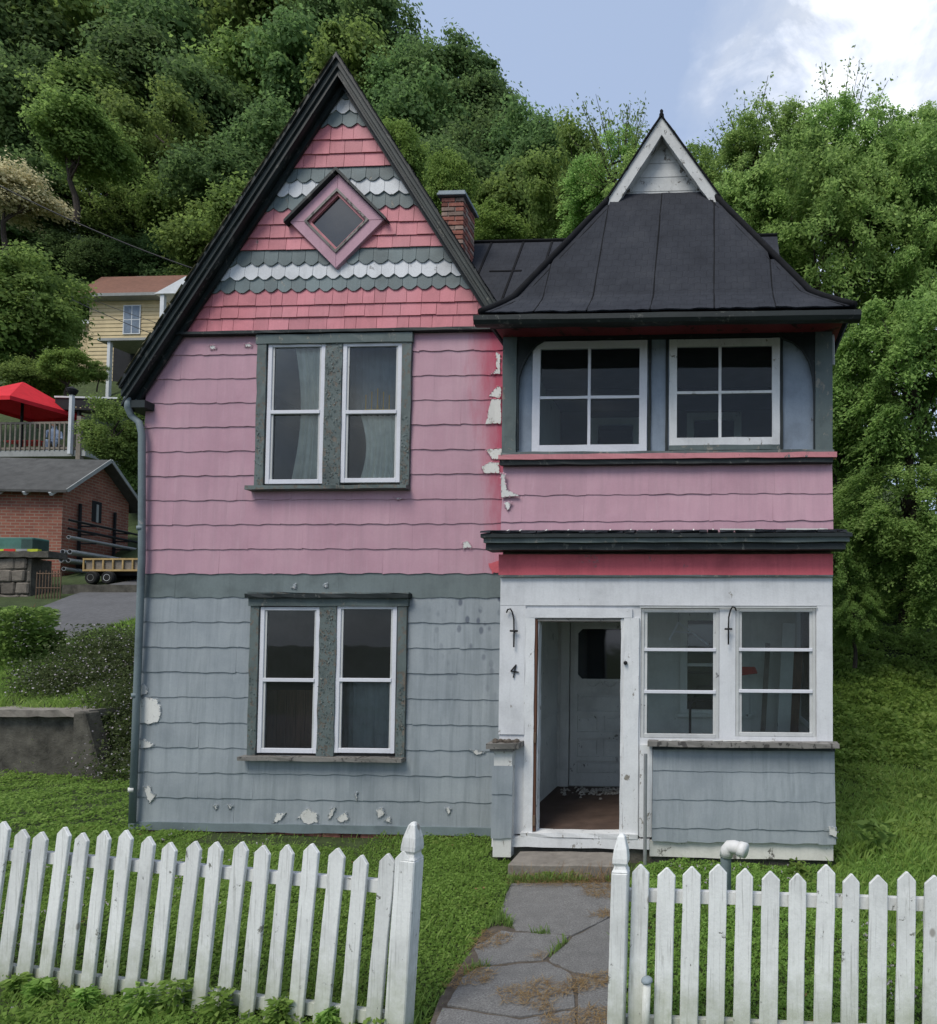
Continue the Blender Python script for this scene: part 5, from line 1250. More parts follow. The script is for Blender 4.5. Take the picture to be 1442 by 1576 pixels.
def clumpnoise(p, sc, seed=0):
    r_ = np.random.default_rng(seed); out = np.zeros(len(p))
    for k in range(5):
        w_ = r_.normal(size=3) * sc * (1 + .5 * k); out += np.sin(p @ w_ + r_.uniform(0, 6.28)) / (1 + .4 * k)
    return out / 3
def crown(kind, seed):
    """unit crown centred at 0, radius about 1: lobes of foliage, each a dome of leaves with air between them"""
    r_ = np.random.default_rng(seed)
    if kind == 'round':   nb_, per, ls, rz_, lr = 66, 290, .078, 1.0, (.15, .42)
    elif kind == 'tall':  nb_, per, ls, rz_, lr = 78, 260, .074, 1.4, (.14, .38)
    elif kind == 'droop': nb_, per, ls, rz_, lr = 250, 200, .062, 1.5, (.10, .19)
    else:                 nb_, per, ls, rz_, lr = 58, 46, .062, 1.15, (.10, .22)
    lumps = r_.normal(size=(9, 3)); lumps /= np.linalg.norm(lumps, axis=1, keepdims=True); la = r_.uniform(-.30, .28, 9)
    C = []
    while len(C) < nb_:
        d = r_.normal(size=3); d /= np.linalg.norm(d)
        k = 1 + sum(a * max(0, d @ l_) ** 3 for a, l_ in zip(la, lumps))
        p = d * k * r_.uniform(.30, 1.0) ** .42 * (.86 if kind in ('round', 'tall') else 1.0); p[2] *= rz_
        if p[2] < -.72 * rz_: continue
        C.append(p)
    C = np.array(C); P, Dr, Rn, Nm = [], [], [], []
    for c in C:
        sz = r_.uniform(*lr); n = int(per * r_.uniform(.7, 1.3)); tone = r_.normal() * .13
        if kind == 'droop':
            ax_ = np.array([c[0], c[1], 0]) + r_.normal(size=3) * .3; ax_ /= np.linalg.norm(ax_) + 1e-6
            t = r_.uniform(0, 1, n)[:, None]; ln = r_.uniform(.22, .46)
            q = r_.normal(size=(n, 3)) * sz * .36 + ax_ * (t * ln) + np.array([0, 0, -1]) * (t ** 2 * ln * .95)
            dr = r_.normal(size=(n, 3)) * .5 + np.array([0, 0, -.7]) + ax_ * .6; nm = r_.normal(size=(n, 3)) * .5 + np.array([0, 0, .8]) + ax_ * .5
        elif kind == 'sparse':
            base = c * .45 + np.array([0, 0, -.25]); t = r_.uniform(.35, 1.05, n)[:, None]
            q = (base - c) * (1 - t) + r_.normal(size=(n, 3)) * .045 * (.6 + t)
            dr = r_.normal(size=(n, 3)) + np.array([0, 0, -.3]); nm = r_.normal(size=(n, 3)) + np.array([0, 0, .6])
        else:
            w_ = r_.normal(size=(n, 3)); w_ /= np.linalg.norm(w_, axis=1, keepdims=True); w_[:, 2] = np.where(w_[:, 2] < -.35, -w_[:, 2], w_[:, 2])
            bump_ = 1 + .22 * np.sin(w_ @ (r_.normal(size=3) * 7) + r_.uniform(0, 6)) + .14 * np.sin(w_ @ (r_.normal(size=3) * 13))
            q = w_ * (sz * bump_ * r_.normal(.88, .2, n))[:, None] + r_.normal(size=(n, 3)) * .025; q[:, 2] *= .92
            nm = w_ + r_.normal(size=(n, 3)) * .42 + np.array([0, 0, .25]); dr = np.cross(nm, r_.normal(size=(n, 3)))
            dr[:, 2] -= .2
        P.append(c + q); Dr.append(dr); Nm.append(nm); Rn.append(np.clip(r_.normal(.5 + tone, .2, n), 0, 1))
    P = np.vstack(P); Dr = np.vstack(Dr); Nm = np.vstack(Nm); Rn = np.concatenate(Rn)
    v_, rn = leaf_cloud(P, ls * r_.uniform(.55, 1.35, len(P)), Dr, 0, .78 if kind not in ('droop', 'sparse') else .45, seed, Rn, Nm)
    return v_, rn, C
def trunk(seed, C, kind, h=2.2, r=.075, nb_=14):
    r_ = random.Random(seed); mb = MB(); pts = [Vector((r_.uniform(-.04, .04) * k, r_.uniform(-.04, .04) * k, -h + k * (h + .5) / 7)) for k in range(8)]
    mb.tube(pts, [r * (1 - .11 * k) for k in range(8)], 8)
    for i in range(len(C) if kind == 'sparse' else nb_):
        c = Vector(C[i if kind == 'sparse' else r_.randrange(len(C))]); s = pts[r_.randrange(3, 7)]
        if kind == 'sparse':
            mid = c * .45 + Vector((0, 0, -.25)); mb.tube([s, mid, mid.lerp(c, .6), c * 1.03], [.018, .010, .006, .003], 4); continue
        mid = s.lerp(c, .5) + Vector((r_.uniform(-.08, .08), r_.uniform(-.08, .08), -.05))
        mb.tube([s, mid, c], [r * .38, r * .22, r * .06], 5)
    return mb.mesh('trunk')
PROTO = {}
def proto(key, kind, seed, mat):
    v_, rn, C = crown(kind, seed); me = leaf_mesh('crown', v_, rn, mat)
    tk = trunk(seed, C, kind, r=.075 if kind != 'sparse' else .05); tk.materials.append(MATS['bark']); PROTO[key] = (me, tk)
for s in range(3): proto('f%d' % s, 'round', 100 + s, 'leaf_forest')
for s in range(2): proto('m%d' % s, 'round', 120 + s, 'leaf_mid')
for s in range(2): proto('t%d' % s, 'tall', 140 + s, 'leaf_mid')
proto('b0', 'round', 160, 'leaf_bright'); proto('b1', 'tall', 161, 'leaf_bright')
for s in range(2): proto('d%d' % s, 'droop', 180 + s, 'leaf_box')
for s in range(2): proto('s%d' % s, 'sparse', 190 + s, 'leaf_mid')
proto('c0', 'round', 199, 'leaf_cream')
def tree(px_, py_, rp, D, key, label, group=None, cat='tree', sx=1.0, sz=1.0, rot=None, name='tree'):
    c = at(px_, py_, D - 6.25); sc = rp * D / FPX; cme, tme = PROTO[key]
    t_ = thing(name, label, cat, (c.x, c.y, H(c.x, c.y)), group)
    rz_ = random.uniform(0, 6.28) if rot is None else rot
    mw = Matrix.Translation(c) @ Matrix.Rotation(rz_, 4, 'Z') @ Matrix.Diagonal((sc * sx, sc * sx, sc * sz, 1))
    shared('crown', cme, t_, mw); shared('trunk', tme, t_, mw); return t_
GF = 'trees of the wooded hillside'; LFt = 'dark green broadleaf tree in the woods high on the hillside'
# skyline and upper slope
ORD = ['first', 'second', 'third', 'fourth', 'fifth', 'sixth', 'seventh', 'eighth', 'ninth', 'tenth', 'eleventh', 'twelfth', 'thirteenth', 'fourteenth']
SKY = [(-60, 40, 130, 84), (40, 110, 100, 74), (80, -10, 110, 88), (150, 70, 105, 78), (235, 20, 110, 84), (290, 110, 100, 74), (345, 25, 105, 80), (420, 60, 95, 74), (470, 10, 90, 78), (535, 50, 85, 72), (590, 75, 75, 68), (560, 140, 85, 64), (490, 150, 90, 66), (400, 150, 90, 68), (320, 200, 85, 62), (225, 150, 90, 66), (150, 180, 80, 62), (60, 200, 85, 64), (-30, 200, 90, 66), (640, 160, 75, 60), (700, 150, 72, 58), (740, 190, 70, 56), (660, 240, 80, 54), (760, 250, 75, 52), (815, 265, 70, 50), (850, 290, 70, 46), (700, 310, 80, 46), (800, 330, 75, 42)]
ROWS = [('dark tree from the left in the topmost row of the wooded hill', [t for t in SKY if t[1] < 85]), ('dark tree from the left in the second row below the hill top', [t for t in SKY if 85 <= t[1] < 175]), ('dark tree from the left in the third row of the wooded hill', [t for t in SKY if t[1] >= 175])]
for txt, lst in ROWS:
    for i, (x, y, r_, D) in enumerate(sorted(lst)): tree(x, y, r_, D, random.choice(['f0', 'f1', 'f2', 'f0', 'm1']), ORD[i] + ' ' + txt, GF, sz=random.uniform(.9, 1.2))
LM = 'mid green leafy tree lower on the wooded hillside behind the house'
MIDS = [(420, 250, 80, 56), (350, 290, 75, 52), (250, 240, 75, 56), (285, 340, 65, 54), (220, 330, 65, 56), (60, 300, 70, 50), (335, 400, 70, 50), (-20, 330, 75, 48), (400, 360, 80, 48), (235, 400, 52, 56), (640, 330, 70, 40)]
for i, (x, y, r_, D) in enumerate(sorted(MIDS)): tree(x, y, r_, D, random.choice(['m0', 'm1', 'f2', 't0']), ORD[i] + ' mid green tree from the left on the lower hillside', 'mid slope trees', sz=random.uniform(.85, 1.15))
for (x, y, r_, D, lab) in [(85, 405, 48, 50, 'dark undergrowth tree above the left end of the yellow roof'), (150, 412, 42, 50, 'dark undergrowth tree right above the yellow roof ridge'), (205, 412, 42, 51, 'dark undergrowth tree behind the yellow house chimney'), (262, 400, 46, 52, 'dark undergrowth tree where the wire meets the gable'), (105, 470, 40, 48, 'dark tree just left of the yellow house wall'), (60, 395, 55, 54, 'dark tree between the blossoming tree and the yellow house'), (20, 400, 55, 50, 'dark tree below the cream blossoming tree')]:
    tree(x, y, r_, D, random.choice(['f0', 'f1', 'f2']), lab, sz=.9)
tree(120, 225, 72, 46, 'm0', 'lighter rounded tree on the slope above the pale blossoming tree', sz=.8)
tree(150, 320, 55, 52, 't1', 'tall bluish green tree above the yellow house roof')
tree(12, 300, 62, 42, 'c0', 'tree covered in cream blossom at the left edge', sz=.75)
tree(40, 470, 78, 33, 't0', 'big green tree left of the yellow house')
tree(-40, 520, 90, 32, 'm1', 'spreading green tree at the left edge above the red parasol')
tree(102, 568, 34, 30, 'b0', 'bright yellow-green bush between the red parasol and the yellow house', cat='bush', name='bush', sz=.8)
tree(60, 590, 48, 31, 'm0', 'dark bush behind the red parasol', cat='bush', name='bush', sz=.7)
tree(150, 572, 15, 31, 't0', 'dark shrub in front of the yellow house wall', cat='bush', name='bush')
tree(178, 665, 46, 22, 't1', 'leafy shrub beside the gutter corner, right of the deck', cat='bush', name='bush', sz=1.0)
tree(218, 745, 42, 23, 'm0', 'shrub behind the brick shed gable', cat='bush', name='bush', sz=1.3)
tree(285, 490, 62, 52, 'f1', 'dark tree right behind the yellow house')
tree(690, 300, 42, 19, 'b1', 'young bright green tree right behind the chimney', sz=1.2)
tree(770, 365, 48, 19, 'b0', 'bright leafy bush over the dark wing roof', cat='bush', name='bush', sz=.8)
tree(620, 250, 45, 24, 'b1', 'bright green tree peeking over the gable slope')
# right-hand trees
tree(955, 260, 85, 19, 's0', 'thin twiggy tree behind the porch gablet, left of it', sz=1.2)
tree(885, 300, 72, 21, 't0', 'mid green tree left of the porch roof hip', sz=1.1)
tree(1030, 330, 85, 18, 'd1', 'leafy tree right behind the porch gablet', sz=.8)
tree(955, 320, 80, 20, 'd0', 'full leafy tree left behind the porch gablet', sz=.85)
tree(1185, 265, 82, 16.5, 'd1', 'leafy tree top right of the porch gablet', sz=.75)
tree(1310, 250, 88, 15.5, 'd0', 'tallest leafy tree top at the upper right', sz=.75)
tree(1425, 270, 80, 16, 'd1', 'leafy tree top at the right picture edge', sz=.75)
tree(1150, 250, 95, 17, 's1', 'tree with open twiggy crown right of the porch gablet', sz=.95)
tree(1290, 230, 95, 16, 's0', 'open crowned tree rising highest at the right', sz=1.0)
tree(1140, 400, 105, 15, 'd0', 'drooping leafy tree behind the right roof hip', sz=.85)
tree(1270, 390, 125, 14.5, 'd1', 'large drooping tree filling the upper right', sz=.95)
tree(1400, 330, 110, 15, 'd0', 'drooping tree at the upper right edge', sz=.9)
tree(1400, 600, 120, 13, 'd1', 'drooping tree at the right edge, middle height', sz=.8)
tree(1300, 640, 95, 13.5, 'd0', 'drooping tree close to the right wall of the porch', sz=.9)
tree(1390, 800, 110, 12.5, 'd0', 'low drooping branches at the right edge above the bank', sz=.65)
tree(1300, 850, 75, 13, 'd1', 'low drooping foliage beside the red frieze', sz=.8)
tree(1470, 470, 110, 14, 'd1', 'drooping tree cut by the right picture edge', sz=1.0)
tree(1480, 880, 90, 12, 'd1', 'low leafy tree cut by the right picture edge', sz=.7)
tree(1315, 950, 50, 12.4, 'd0', 'lowest hanging foliage just right of the white porch corner', sz=.7)
tree(1260, 700, 110, 19, 'f0', 'dark shaded tree deep behind the drooping ones', sz=1.3)
tree(1400, 900, 100, 17, 'f1', 'dark shaded tree at the back of the bank', sz=.9)

# ---- ground cover
def inside(x, y, poly):
    c = np.zeros(len(x), bool); j = len(poly) - 1
    for i in range(len(poly)):
        xi, yi = poly[i]; xj, yj = poly[j]
        c ^= ((yi > y) != (yj > y)) & (x < (xj - xi) * (y - yi) / (yj - yi + 1e-12) + xi); j = i
    return c
pathpoly = [(p.x, p.y) for p in pd]
Hv = np.vectorize(H)
def scatter(n, x0, x1, y0, y1, seed):
    r_ = np.random.default_rng(seed); x = r_.uniform(x0, x1, n); y = r_.uniform(y0, y1, n)
    keep = ~inside(x, y, pathpoly)
    keep &= ~((x > xl - .02) & (x < xr_main + .05) & (y > YM - .03) & (y < 6))
    keep &= ~((x > xpl - .12) & (x < xpr + .05) & (y > -.06) & (y < 6))
    keep &= ~((x > -5.35) & (x < -3.55) & (y > .22) & (y < .7) & (r_.random(len(x)) < .93))
    keep &= ~((x > sx0 - .01) & (x < sx1 + .01) & (y > -.43) & (y < .1))
    return x[keep], y[keep], r_
def clover(name, n, x0, x1, y0, y1, size, hmax, mat, seed, label, dens=None, cat='ground cover'):
    x, y, r_ = scatter(n, x0, x1, y0, y1, seed); p2 = np.stack([x, y, 0 * x], 1)
    cl = clumpnoise(p2, 2.2, seed); keep = r_.random(len(x)) < np.clip(.72 + cl * .75, .12, 1)
    if dens is not None: keep &= r_.random(len(x)) < dens(x, y)
    x, y, cl = x[keep], y[keep], cl[keep]; z = Hv(x, y); hh = hmax * np.clip(.55 + .6 * clumpnoise(np.stack([x, y, 0 * x], 1), 5.0, seed + 1), .12, 1.3)
    hh = hh * np.where((x > -5.6) & (x < -3.0) & (y > .1) & (y < .8), .35, 1.0)
    z = z + r_.random(len(x)) ** .6 * hh + .004
    rn = np.clip(.45 + .28 * cl + r_.normal(0, .17, len(x)), 0, 1)
    v_, rn = leaf_cloud(np.stack([x, y, z], 1), size * r_.uniform(.6, 1.4, len(x)), None, .45, .8, seed, rn)
    o = bpy.data.objects.new(name, leaf_mesh(name, v_, rn, mat)); link(o); tag(o, label, cat, None, 'stuff')
def blades(name, n, x0, x1, y0, y1, h, w, mat, seed, label, dens=None, lean=.45, cat='grass', zoff=0):
    x, y, r_ = scatter(n, x0, x1, y0, y1, seed)
    if dens is not None:
        k = r_.random(len(x)) < dens(x, y); x, y = x[k], y[k]
    m_ = len(x); z = Hv(x, y) + zoff; hh = h * r_.uniform(.5, 1.3, m_) * np.clip(.9 + .5 * clumpnoise(np.stack([x, y, 0 * x], 1), 3.0, seed), .4, 1.5)
    a = r_.uniform(0, 6.283, m_); ln = lean * r_.uniform(.3, 1.3, m_); b = np.stack([x, y, z - .005], 1)
    d = np.stack([np.cos(a) * ln, np.sin(a) * ln, np.ones(m_)], 1) * hh[:, None]; s = np.stack([-np.sin(a), np.cos(a), 0 * a], 1) * (w * r_.uniform(.6, 1.3, m_))[:, None]
    v_ = np.empty((m_, 4, 3)); v_[:, 0] = b - s * .5; v_[:, 1] = b + s * .5; v_[:, 2] = b + d * .6 + s * .4 - np.array([0, 0, .0]); v_[:, 3] = b + d + np.stack([np.cos(a), np.sin(a), -.6 + 0 * a], 1) * (hh * ln * .3)[:, None]
    rn = np.clip(.5 + .25 * clumpnoise(b, 1.5, seed) + r_.normal(0, .2, m_), 0, 1)
    o = bpy.data.objects.new(name, leaf_mesh(name, v_.reshape(-1, 3), rn, mat)); link(o); tag(o, label, cat, None, 'stuff')
clover('ground_ivy', 230000, -7.2, -1.2, -3.0, .75, .023, .085, 'leaf_clover', 1, 'low green clover and ivy covering the yard left of the path')
clover('ground_ivy', 110000, -.7, 2.6, -3.1, .1, .023, .08, 'leaf_clover', 2, 'low green clover covering the yard right of the path')
clover('ground_ivy', 60000, 2.5, 7.0, -3.1, .1, .03, .08, 'leaf_clover', 62, 'low green clover reaching to the right picture edge')
clover('ground_ivy', 60000, -10.8, -6.0, -2.5, 3.4, .04, .12, 'leaf_clover', 3, 'green ground cover below the concrete retaining wall')
clover('bank_weeds', 70000, 1.1, 6.0, -.6, 4.0, .045, .12, 'leaf_grass', 4, 'weedy grass right of the porch')
clover('bank_weeds', 26000, 1.2, 8.0, 1.5, 8.0, .085, .30, 'leaf_bright', 55, 'bright broad weeds dotted over the right bank', lambda x, y: np.clip(.1 + .9 * clumpnoise(np.stack([x, y, 0 * x], 1), 1.3, 23), 0, 1))
clover('bank_weeds', 70000, 1.1, 8.0, 3.0, 9.0, .075, .34, 'leaf_grass', 5, 'tall green weeds on the bank below the right trees')
clover('clover', 42000, -7.2, 2.6, -3.1, .6, .036, .10, 'leaf_bright', 61, 'larger bright clover leaves scattered over the front yard', lambda x, y: np.clip(.15 + .9 * clumpnoise(np.stack([x, y, 0 * x], 1), 1.9, 13), 0, 1))
blades('grass', 26000, -7.2, 2.6, -3.1, .6, .08, .006, 'leaf_grass', 6, 'grass blades mixed into the front yard')
blades('grass', 60000, 1.1, 7, -1.5, 7.0, .13, .009, 'leaf_grass', 7, 'grass on the slope right of the house')
blades('verge_grass', 30000, -9, 6, -4.3, -3.0, .12, .008, 'leaf_grass', 8, 'grass of the verge in front of the pickets')
clover('verge_weeds', 26000, -6.2, -1.7, -3.35, -2.72, .04, .15, 'leaf_clover', 9, 'leafy weeds at the foot of the left fence', lambda x, y: np.clip(.3 + .9 * clumpnoise(np.stack([x, y, 0 * x], 1), 1.6, 3), 0, 1))
def flowers(name, n, x0, x1, y0, y1, seed, label):
    x, y, r_ = scatter(n, x0, x1, y0, y1, seed); k = clumpnoise(np.stack([x, y, 0 * x], 1), 1.4, seed) > .15; x, y = x[k], y[k]
    P = np.repeat(np.stack([x, y, Hv(x, y) + .085], 1), 5, 0) + r_.normal(size=(len(x) * 5, 3)) * .006
    v_, rn = leaf_cloud(P, .013 * r_.uniform(.7, 1.3, len(P)), None, 0, 1.0, seed); o = bpy.data.objects.new(name, leaf_mesh(name, v_, rn, 'petal')); link(o); tag(o, label, 'flowers', None, 'stuff')
flowers('clover_flowers', 700, -.6, 2.6, -3.0, -.2, 71, 'tiny white clover flowers in the lawn behind the right fence')
flowers('clover_flowers', 500, -6.5, -1.3, -2.8, .4, 72, 'few tiny white clover flowers in the lawn behind the left fence')
clover('dead_leaves', 5000, -7, 2.6, -3.1, .5, .03, .09, 'leaf_dry', 73, 'scattered dry brown leaves in the front yard', lambda x, y: np.clip(-.1 + .9 * clumpnoise(np.stack([x, y, 0 * x], 1), 2.5, 29), 0, 1), 'leaves')
crk = []
# weeds and needles in the cracks of the path
x, y = [], []
r_ = np.random.default_rng(31); bx0, bx1 = min(p[0] for p in pathpoly), max(p[0] for p in pathpoly); by0, by1 = min(p[1] for p in pathpoly), max(p[1] for p in pathpoly)
xx = r_.uniform(bx0, bx1, 60000); yy = r_.uniform(by0, by1, 60000); k = inside(xx, yy, pathpoly)
for s in SL: k &= ~inside(xx, yy, [(onz(*p, .03).x, onz(*p, .03).y) for p in s])
xx, yy = xx[k], yy[k]; cn_ = clumpnoise(np.stack([xx, yy, 0 * xx], 1), 4, 2)
gk = (cn_ > .12) & (r_.random(len(xx)) < .55)
def mkblades(name, x, y, h, w, mat, label, ln0, cat):
    m_ = len(x); a = r_.uniform(0, 6.283, m_); ln = ln0 * r_.uniform(.3, 1.2, m_); hh = h * r_.uniform(.4, 1.3, m_); b = np.stack([x, y, 0 * x + .012], 1)
    d = np.stack([np.cos(a) * ln, np.sin(a) * ln, np.ones(m_) * (1 if ln0 < 2 else .15)], 1) * hh[:, None]; s = np.stack([-np.sin(a), np.cos(a), 0 * a], 1) * w
    v_ = np.empty((m_, 4, 3)); v_[:, 0] = b - s * .5; v_[:, 1] = b + s * .5; v_[:, 2] = b + d + s * .2; v_[:, 3] = b + d - s * .2
    o = bpy.data.objects.new(name, leaf_mesh(name, v_.reshape(-1, 3), r_.random(m_), mat)); link(o); tag(o, label, cat, None, 'stuff')
mkblades('crack_weeds', xx[gk], yy[gk], .05, .008, 'leaf_mid', 'weeds growing in the cracks of the path', .9, 'weeds')
nx_ = r_.uniform(bx0, bx1, 16000); ny_ = r_.uniform(by0, by1, 16000); k = inside(nx_, ny_, pathpoly); cn2 = clumpnoise(np.stack([nx_, ny_, 0 * nx_], 1), 3.2, 5)
k &= ((cn2 > .12) & (nx_ < -1.25 - .35 * (ny_ + 1.5))) | (cn2 > .42) | ((ny_ > -.72) & (r_.random(len(nx_)) < .7)); nx_, ny_ = nx_[k], ny_[k]
mkblades('dead_needles', nx_, ny_, .022, .0035, 'leaf_dry', 'brown dead needles strewn over the path', 3.2, 'needles')
o = bpy.data.objects['dead_needles']; o.location.z = .022
k = (yy > -.62) & (r_.random(len(yy)) < .12); mkblades('dry_grass', xx[k], yy[k], .11, .005, 'leaf_dry', 'dry straw grass in front of the concrete step', 1.3, 'grass')
# verge weeds: upright leafy plants at the foot of the left fence
wv, wr = [], []
def leafy_plant(cx_, cy_, z, h, n, ls, seed):
    r2 = np.random.default_rng(seed); t = r2.random(n); a = r2.uniform(0, 6.28, n); rr = h * .45 * r2.random(n) ** .6
    P = np.stack([cx_ + np.cos(a) * rr, cy_ + np.sin(a) * rr, z + h * t ** .8], 1); dr = np.stack([np.cos(a), np.sin(a), .5 - 1.0 * r2.random(n)], 1)
    return leaf_cloud(P, ls * r2.uniform(.6, 1.3, n), dr, .2, .45, seed)
def plant(name, px_, py_, z, h, n, ls, seed, label, mat='leaf_clover', cat='plant', Y=None):
    p = onz(px_, py_, z) if Y is None else at(px_, py_, Y)
    v_, rn = leafy_plant(p.x, p.y, p.z, h, n, ls, seed); o = bpy.data.objects.new(name, leaf_mesh(name, v_, rn, mat)); link(o); tag(o, label, cat); return o
PL = [(60, 1545, .14), (130, 1555, .12), (215, 1565, .17), (270, 1560, .19), (335, 1572, .17), (430, 1580, .15), (505, 1590, .12), (25, 1535, .12)]
NM = ['second leafy weed from the left at the fence foot', 'third leafy weed from the left at the fence foot', 'fourth leafy weed from the left at the fence foot', 'tallest leafy weed at the fence foot', 'leafy weed right of the tallest one at the fence foot', 'leafy weed below the middle of the left fence', 'leafy weed nearest the left fence post', 'leftmost leafy weed at the fence foot']
for k, (a, b, h) in enumerate(PL): plant('weed', a, b, -.05, h, 170, .055, 300 + k, NM[k])
plant('weed', 1345, 1320, .0, .38, 60, .16, 330, 'big-leaved dock plant on the grass right of the house', 'leaf_mid')
plant('weed', 1228, 1350, .0, .16, 26, .10, 331, 'pale leafy plant just behind the right fence', 'leaf_bright')

# ================================================================== LEFT BACKGROUND
def corner(px_, py_, D): return at(px_, py_, D - 6.25)
# retaining wall with sloping buttress
w0 = corner(160, 1205, 9.3); wz = corner(120, 1098, 9.3).z
rw = thing('retaining_wall', 'mossy concrete retaining wall with sloping buttress at left', 'wall', (w0.x, w0.y, 0))
x0 = corner(0, 1150, 9.3).x - 2.5; xb = corner(112, 1150, 9.3).x
MB().board(x0, xb, w0.y + .25, w0.y + .6, -.2, wz - .07, .012).build('wall_face', 'concrete_dark', rw)
MB().board(x0, xb + .12, w0.y + .12, w0.y + .65, wz - .069, wz + .03, .01).build('coping', 'concrete', rw)
m_ = MB(); bx_ = xb; m_.loft([[(bx_, y, -.2), (w0.x + .08, y, -.2), (bx_ + .17, y, wz + .02), (bx_, y, wz + .02)] for y in (w0.y - .02, w0.y + .24)]); m_.build('buttress', 'concrete_dark', rw, bevel=.02)
s0 = corner(0, 1090, 11.5)
sw2 = thing('stone_wall', 'low rough stone wall above the concrete retaining wall', 'wall', (s0.x, s0.y, H(s0.x, s0.y)))
rg = random.Random(5); x = s0.x - 1.0
while x < corner(70, 1085, 11.5).x:
    L_ = rg.uniform(.35, .6); zt = corner(30, 1076, 11.5).z
    for (za, zc, d_) in ((zt - .55, zt - .2, .0), (zt - .19, zt + .03, .03)):
        m_ = MB(); m_.board(x, x + L_ - .02, s0.y - d_, s0.y + .4, za, zc, .02); m_.build('stone', 'stone', sw2, bevel=.03)
    x += L_
bt = MB(); c = corner(185, 1210, 9.6); bt.loft([[(c.x - .18, c.y - .1, .02), (c.x + .35, c.y - .1, .02), (c.x + .35, c.y + .3, .06), (c.x - .15, c.y + .3, .1)], [(c.x - .16, c.y - .08, .07), (c.x + .35, c.y - .08, .09), (c.x + .35, c.y + .3, .13), (c.x - .12, c.y + .3, .15)]]); tag(bt.build('blue_tarp', 'blue_tarp', bevel=.02), 'strip of blue tarpaulin on the ground by the downspout', 'tarpaulin')
# wildflower bush on the slope left of the house
r_ = np.random.default_rng(77); P = []; dn = 0
for k in range(120):
    px_ = r_.uniform(60, 235); py_ = r_.uniform(985, 1195)
    if py_ > 1075 and px_ < 172: continue
    if py_ < 1025 and px_ < 120: continue
    D = lerp(11.2, 9.4, (py_ - 985) / 210); c = np.array(corner(px_, py_, D)); c[2] = max(c[2], H(c[0], c[1]) + .08); q = np.clip(r_.normal(size=(520, 3)), -1.7, 1.7) * np.array([.24, .24, .17]); P.append(c + q)
P = np.vstack(P); v_, rn = leaf_cloud(P, .055 * r_.uniform(.6, 1.4, len(P)), None, .2, .45, 7)
fb = thing('flowering_bush', 'dark tangled bush dotted with tiny pale flowers beside the house', 'bush', corner(150, 1200, 9.8))
o = bpy.data.objects.new('foliage', leaf_mesh('foliage', v_, rn, 'leaf_shade')); link(o, fb)
idx = r_.choice(len(P), 2400, replace=False); F = P[idx] + r_.normal(size=(2400, 3)) * .02; F[:, 1] -= .12
v_, rn = leaf_cloud(F, .024 * r_.uniform(.6, 1.4, len(F)), None, 0, 1.0, 8); o = bpy.data.objects.new('blossom', leaf_mesh('blossom', v_, rn, 'petal')); link(o, fb); tag(o, kind='stuff')
plant('weed_clump', 25, 1035, 0, 1.25, 3000, .13, 340, 'tall green weed clump above the stone wall at the left edge', 'leaf_mid', 'plant', Y=5.6)
plant('weed_clump', 75, 1010, 0, .5, 900, .10, 341, 'smaller green weed clump next to the lane edge', 'leaf_mid', 'plant', Y=5.9)
blades('slope_grass', 50000, -16, -7, 3.3, 9.5, .16, .014, 'leaf_grass', 41, 'grass on the slope either side of the lane', lambda x, y: ~inside(x, y, lanepoly) * 1.0)
blades('slope_grass', 14000, -22, -9, 8.0, 13, .14, .016, 'leaf_dry', 42, 'dry grass strip beyond the lane', lambda x, y: (~inside(x, y, lanepoly) & inside(x, y - .7, lanepoly)) * 1.0)
# brick shed
D0 = 18.5; cA = corner(93, 868, D0); zt0 = corner(93, 744, D0).z; rot = R(4); gd = Vector((math.cos(R(97)), math.sin(R(97)), 0)); ld = Vector((-gd.y, gd.x, 0))
base_z = cA.z - .7; gw_ = 2.55; ll = 5.0; hz_ = corner(165, 706, D0 + 1.15).z
shed = thing('brick_shed', 'red brick shed with grey gable roof left of the house', 'building', (cA.x, cA.y, base_z))
mwS = Matrix.Translation((cA.x, cA.y, base_z)) @ Matrix(((ld.x, gd.x, 0, 0), (ld.y, gd.y, 0, 0), (0, 0, 1, 0), (0, 0, 0, 1)))
he = zt0 - base_z; hr = hz_ - base_z
m_ = MB(); wy0, wy1, wz0, wz1 = 1.05, 1.42, he - .95, he - .28
m_.loft([[(0, 0, 0), (0, gw_, 0), (0, gw_, he), (0, gw_ / 2, hr - .12), (0, 0, he)], [(ll, 0, 0), (ll, gw_, 0), (ll, gw_, he), (ll, gw_ / 2, hr - .12), (ll, 0, he)]])
m_.build('brick_wall', 'brick_wall_far', shed, mw=mwS)
for sg in (0, 1):
    m_ = MB(); ya = -.32 if sg == 0 else gw_ + .32; za = he - (hr - he) * .32 / (gw_ / 2)
    m_.loft([[(x, ya, za), (x, gw_ / 2, hr), (x, gw_ / 2, hr - .07), (x, ya, za - .07)] for x in (-.35, ll)]); m_.build('roof_slope', 'shed_roof', shed, mw=mwS)
    m_ = MB(); m_.beam((-.37, ya, za - .02), (-.37, gw_ / 2, hr - .02), .03, .10); m_.build('verge_board', 'far_grey', shed, mw=mwS)
for k in range(7):
    m_ = MB(); zt_ = he - (hr - he) * .32 / (gw_ / 2); m_.beam((.1 + k * .72, -.31, zt_ - .125), (.1 + k * .72, .0, he - .135), .07, .10); m_.build('rafter_tail', 'far_white', shed, mw=mwS)
m_ = MB(); m_.box(-.012, .05, wy0, wy1, wz0, wz1); w_ = m_.build('window', 'far_black', shed, mw=mwS)
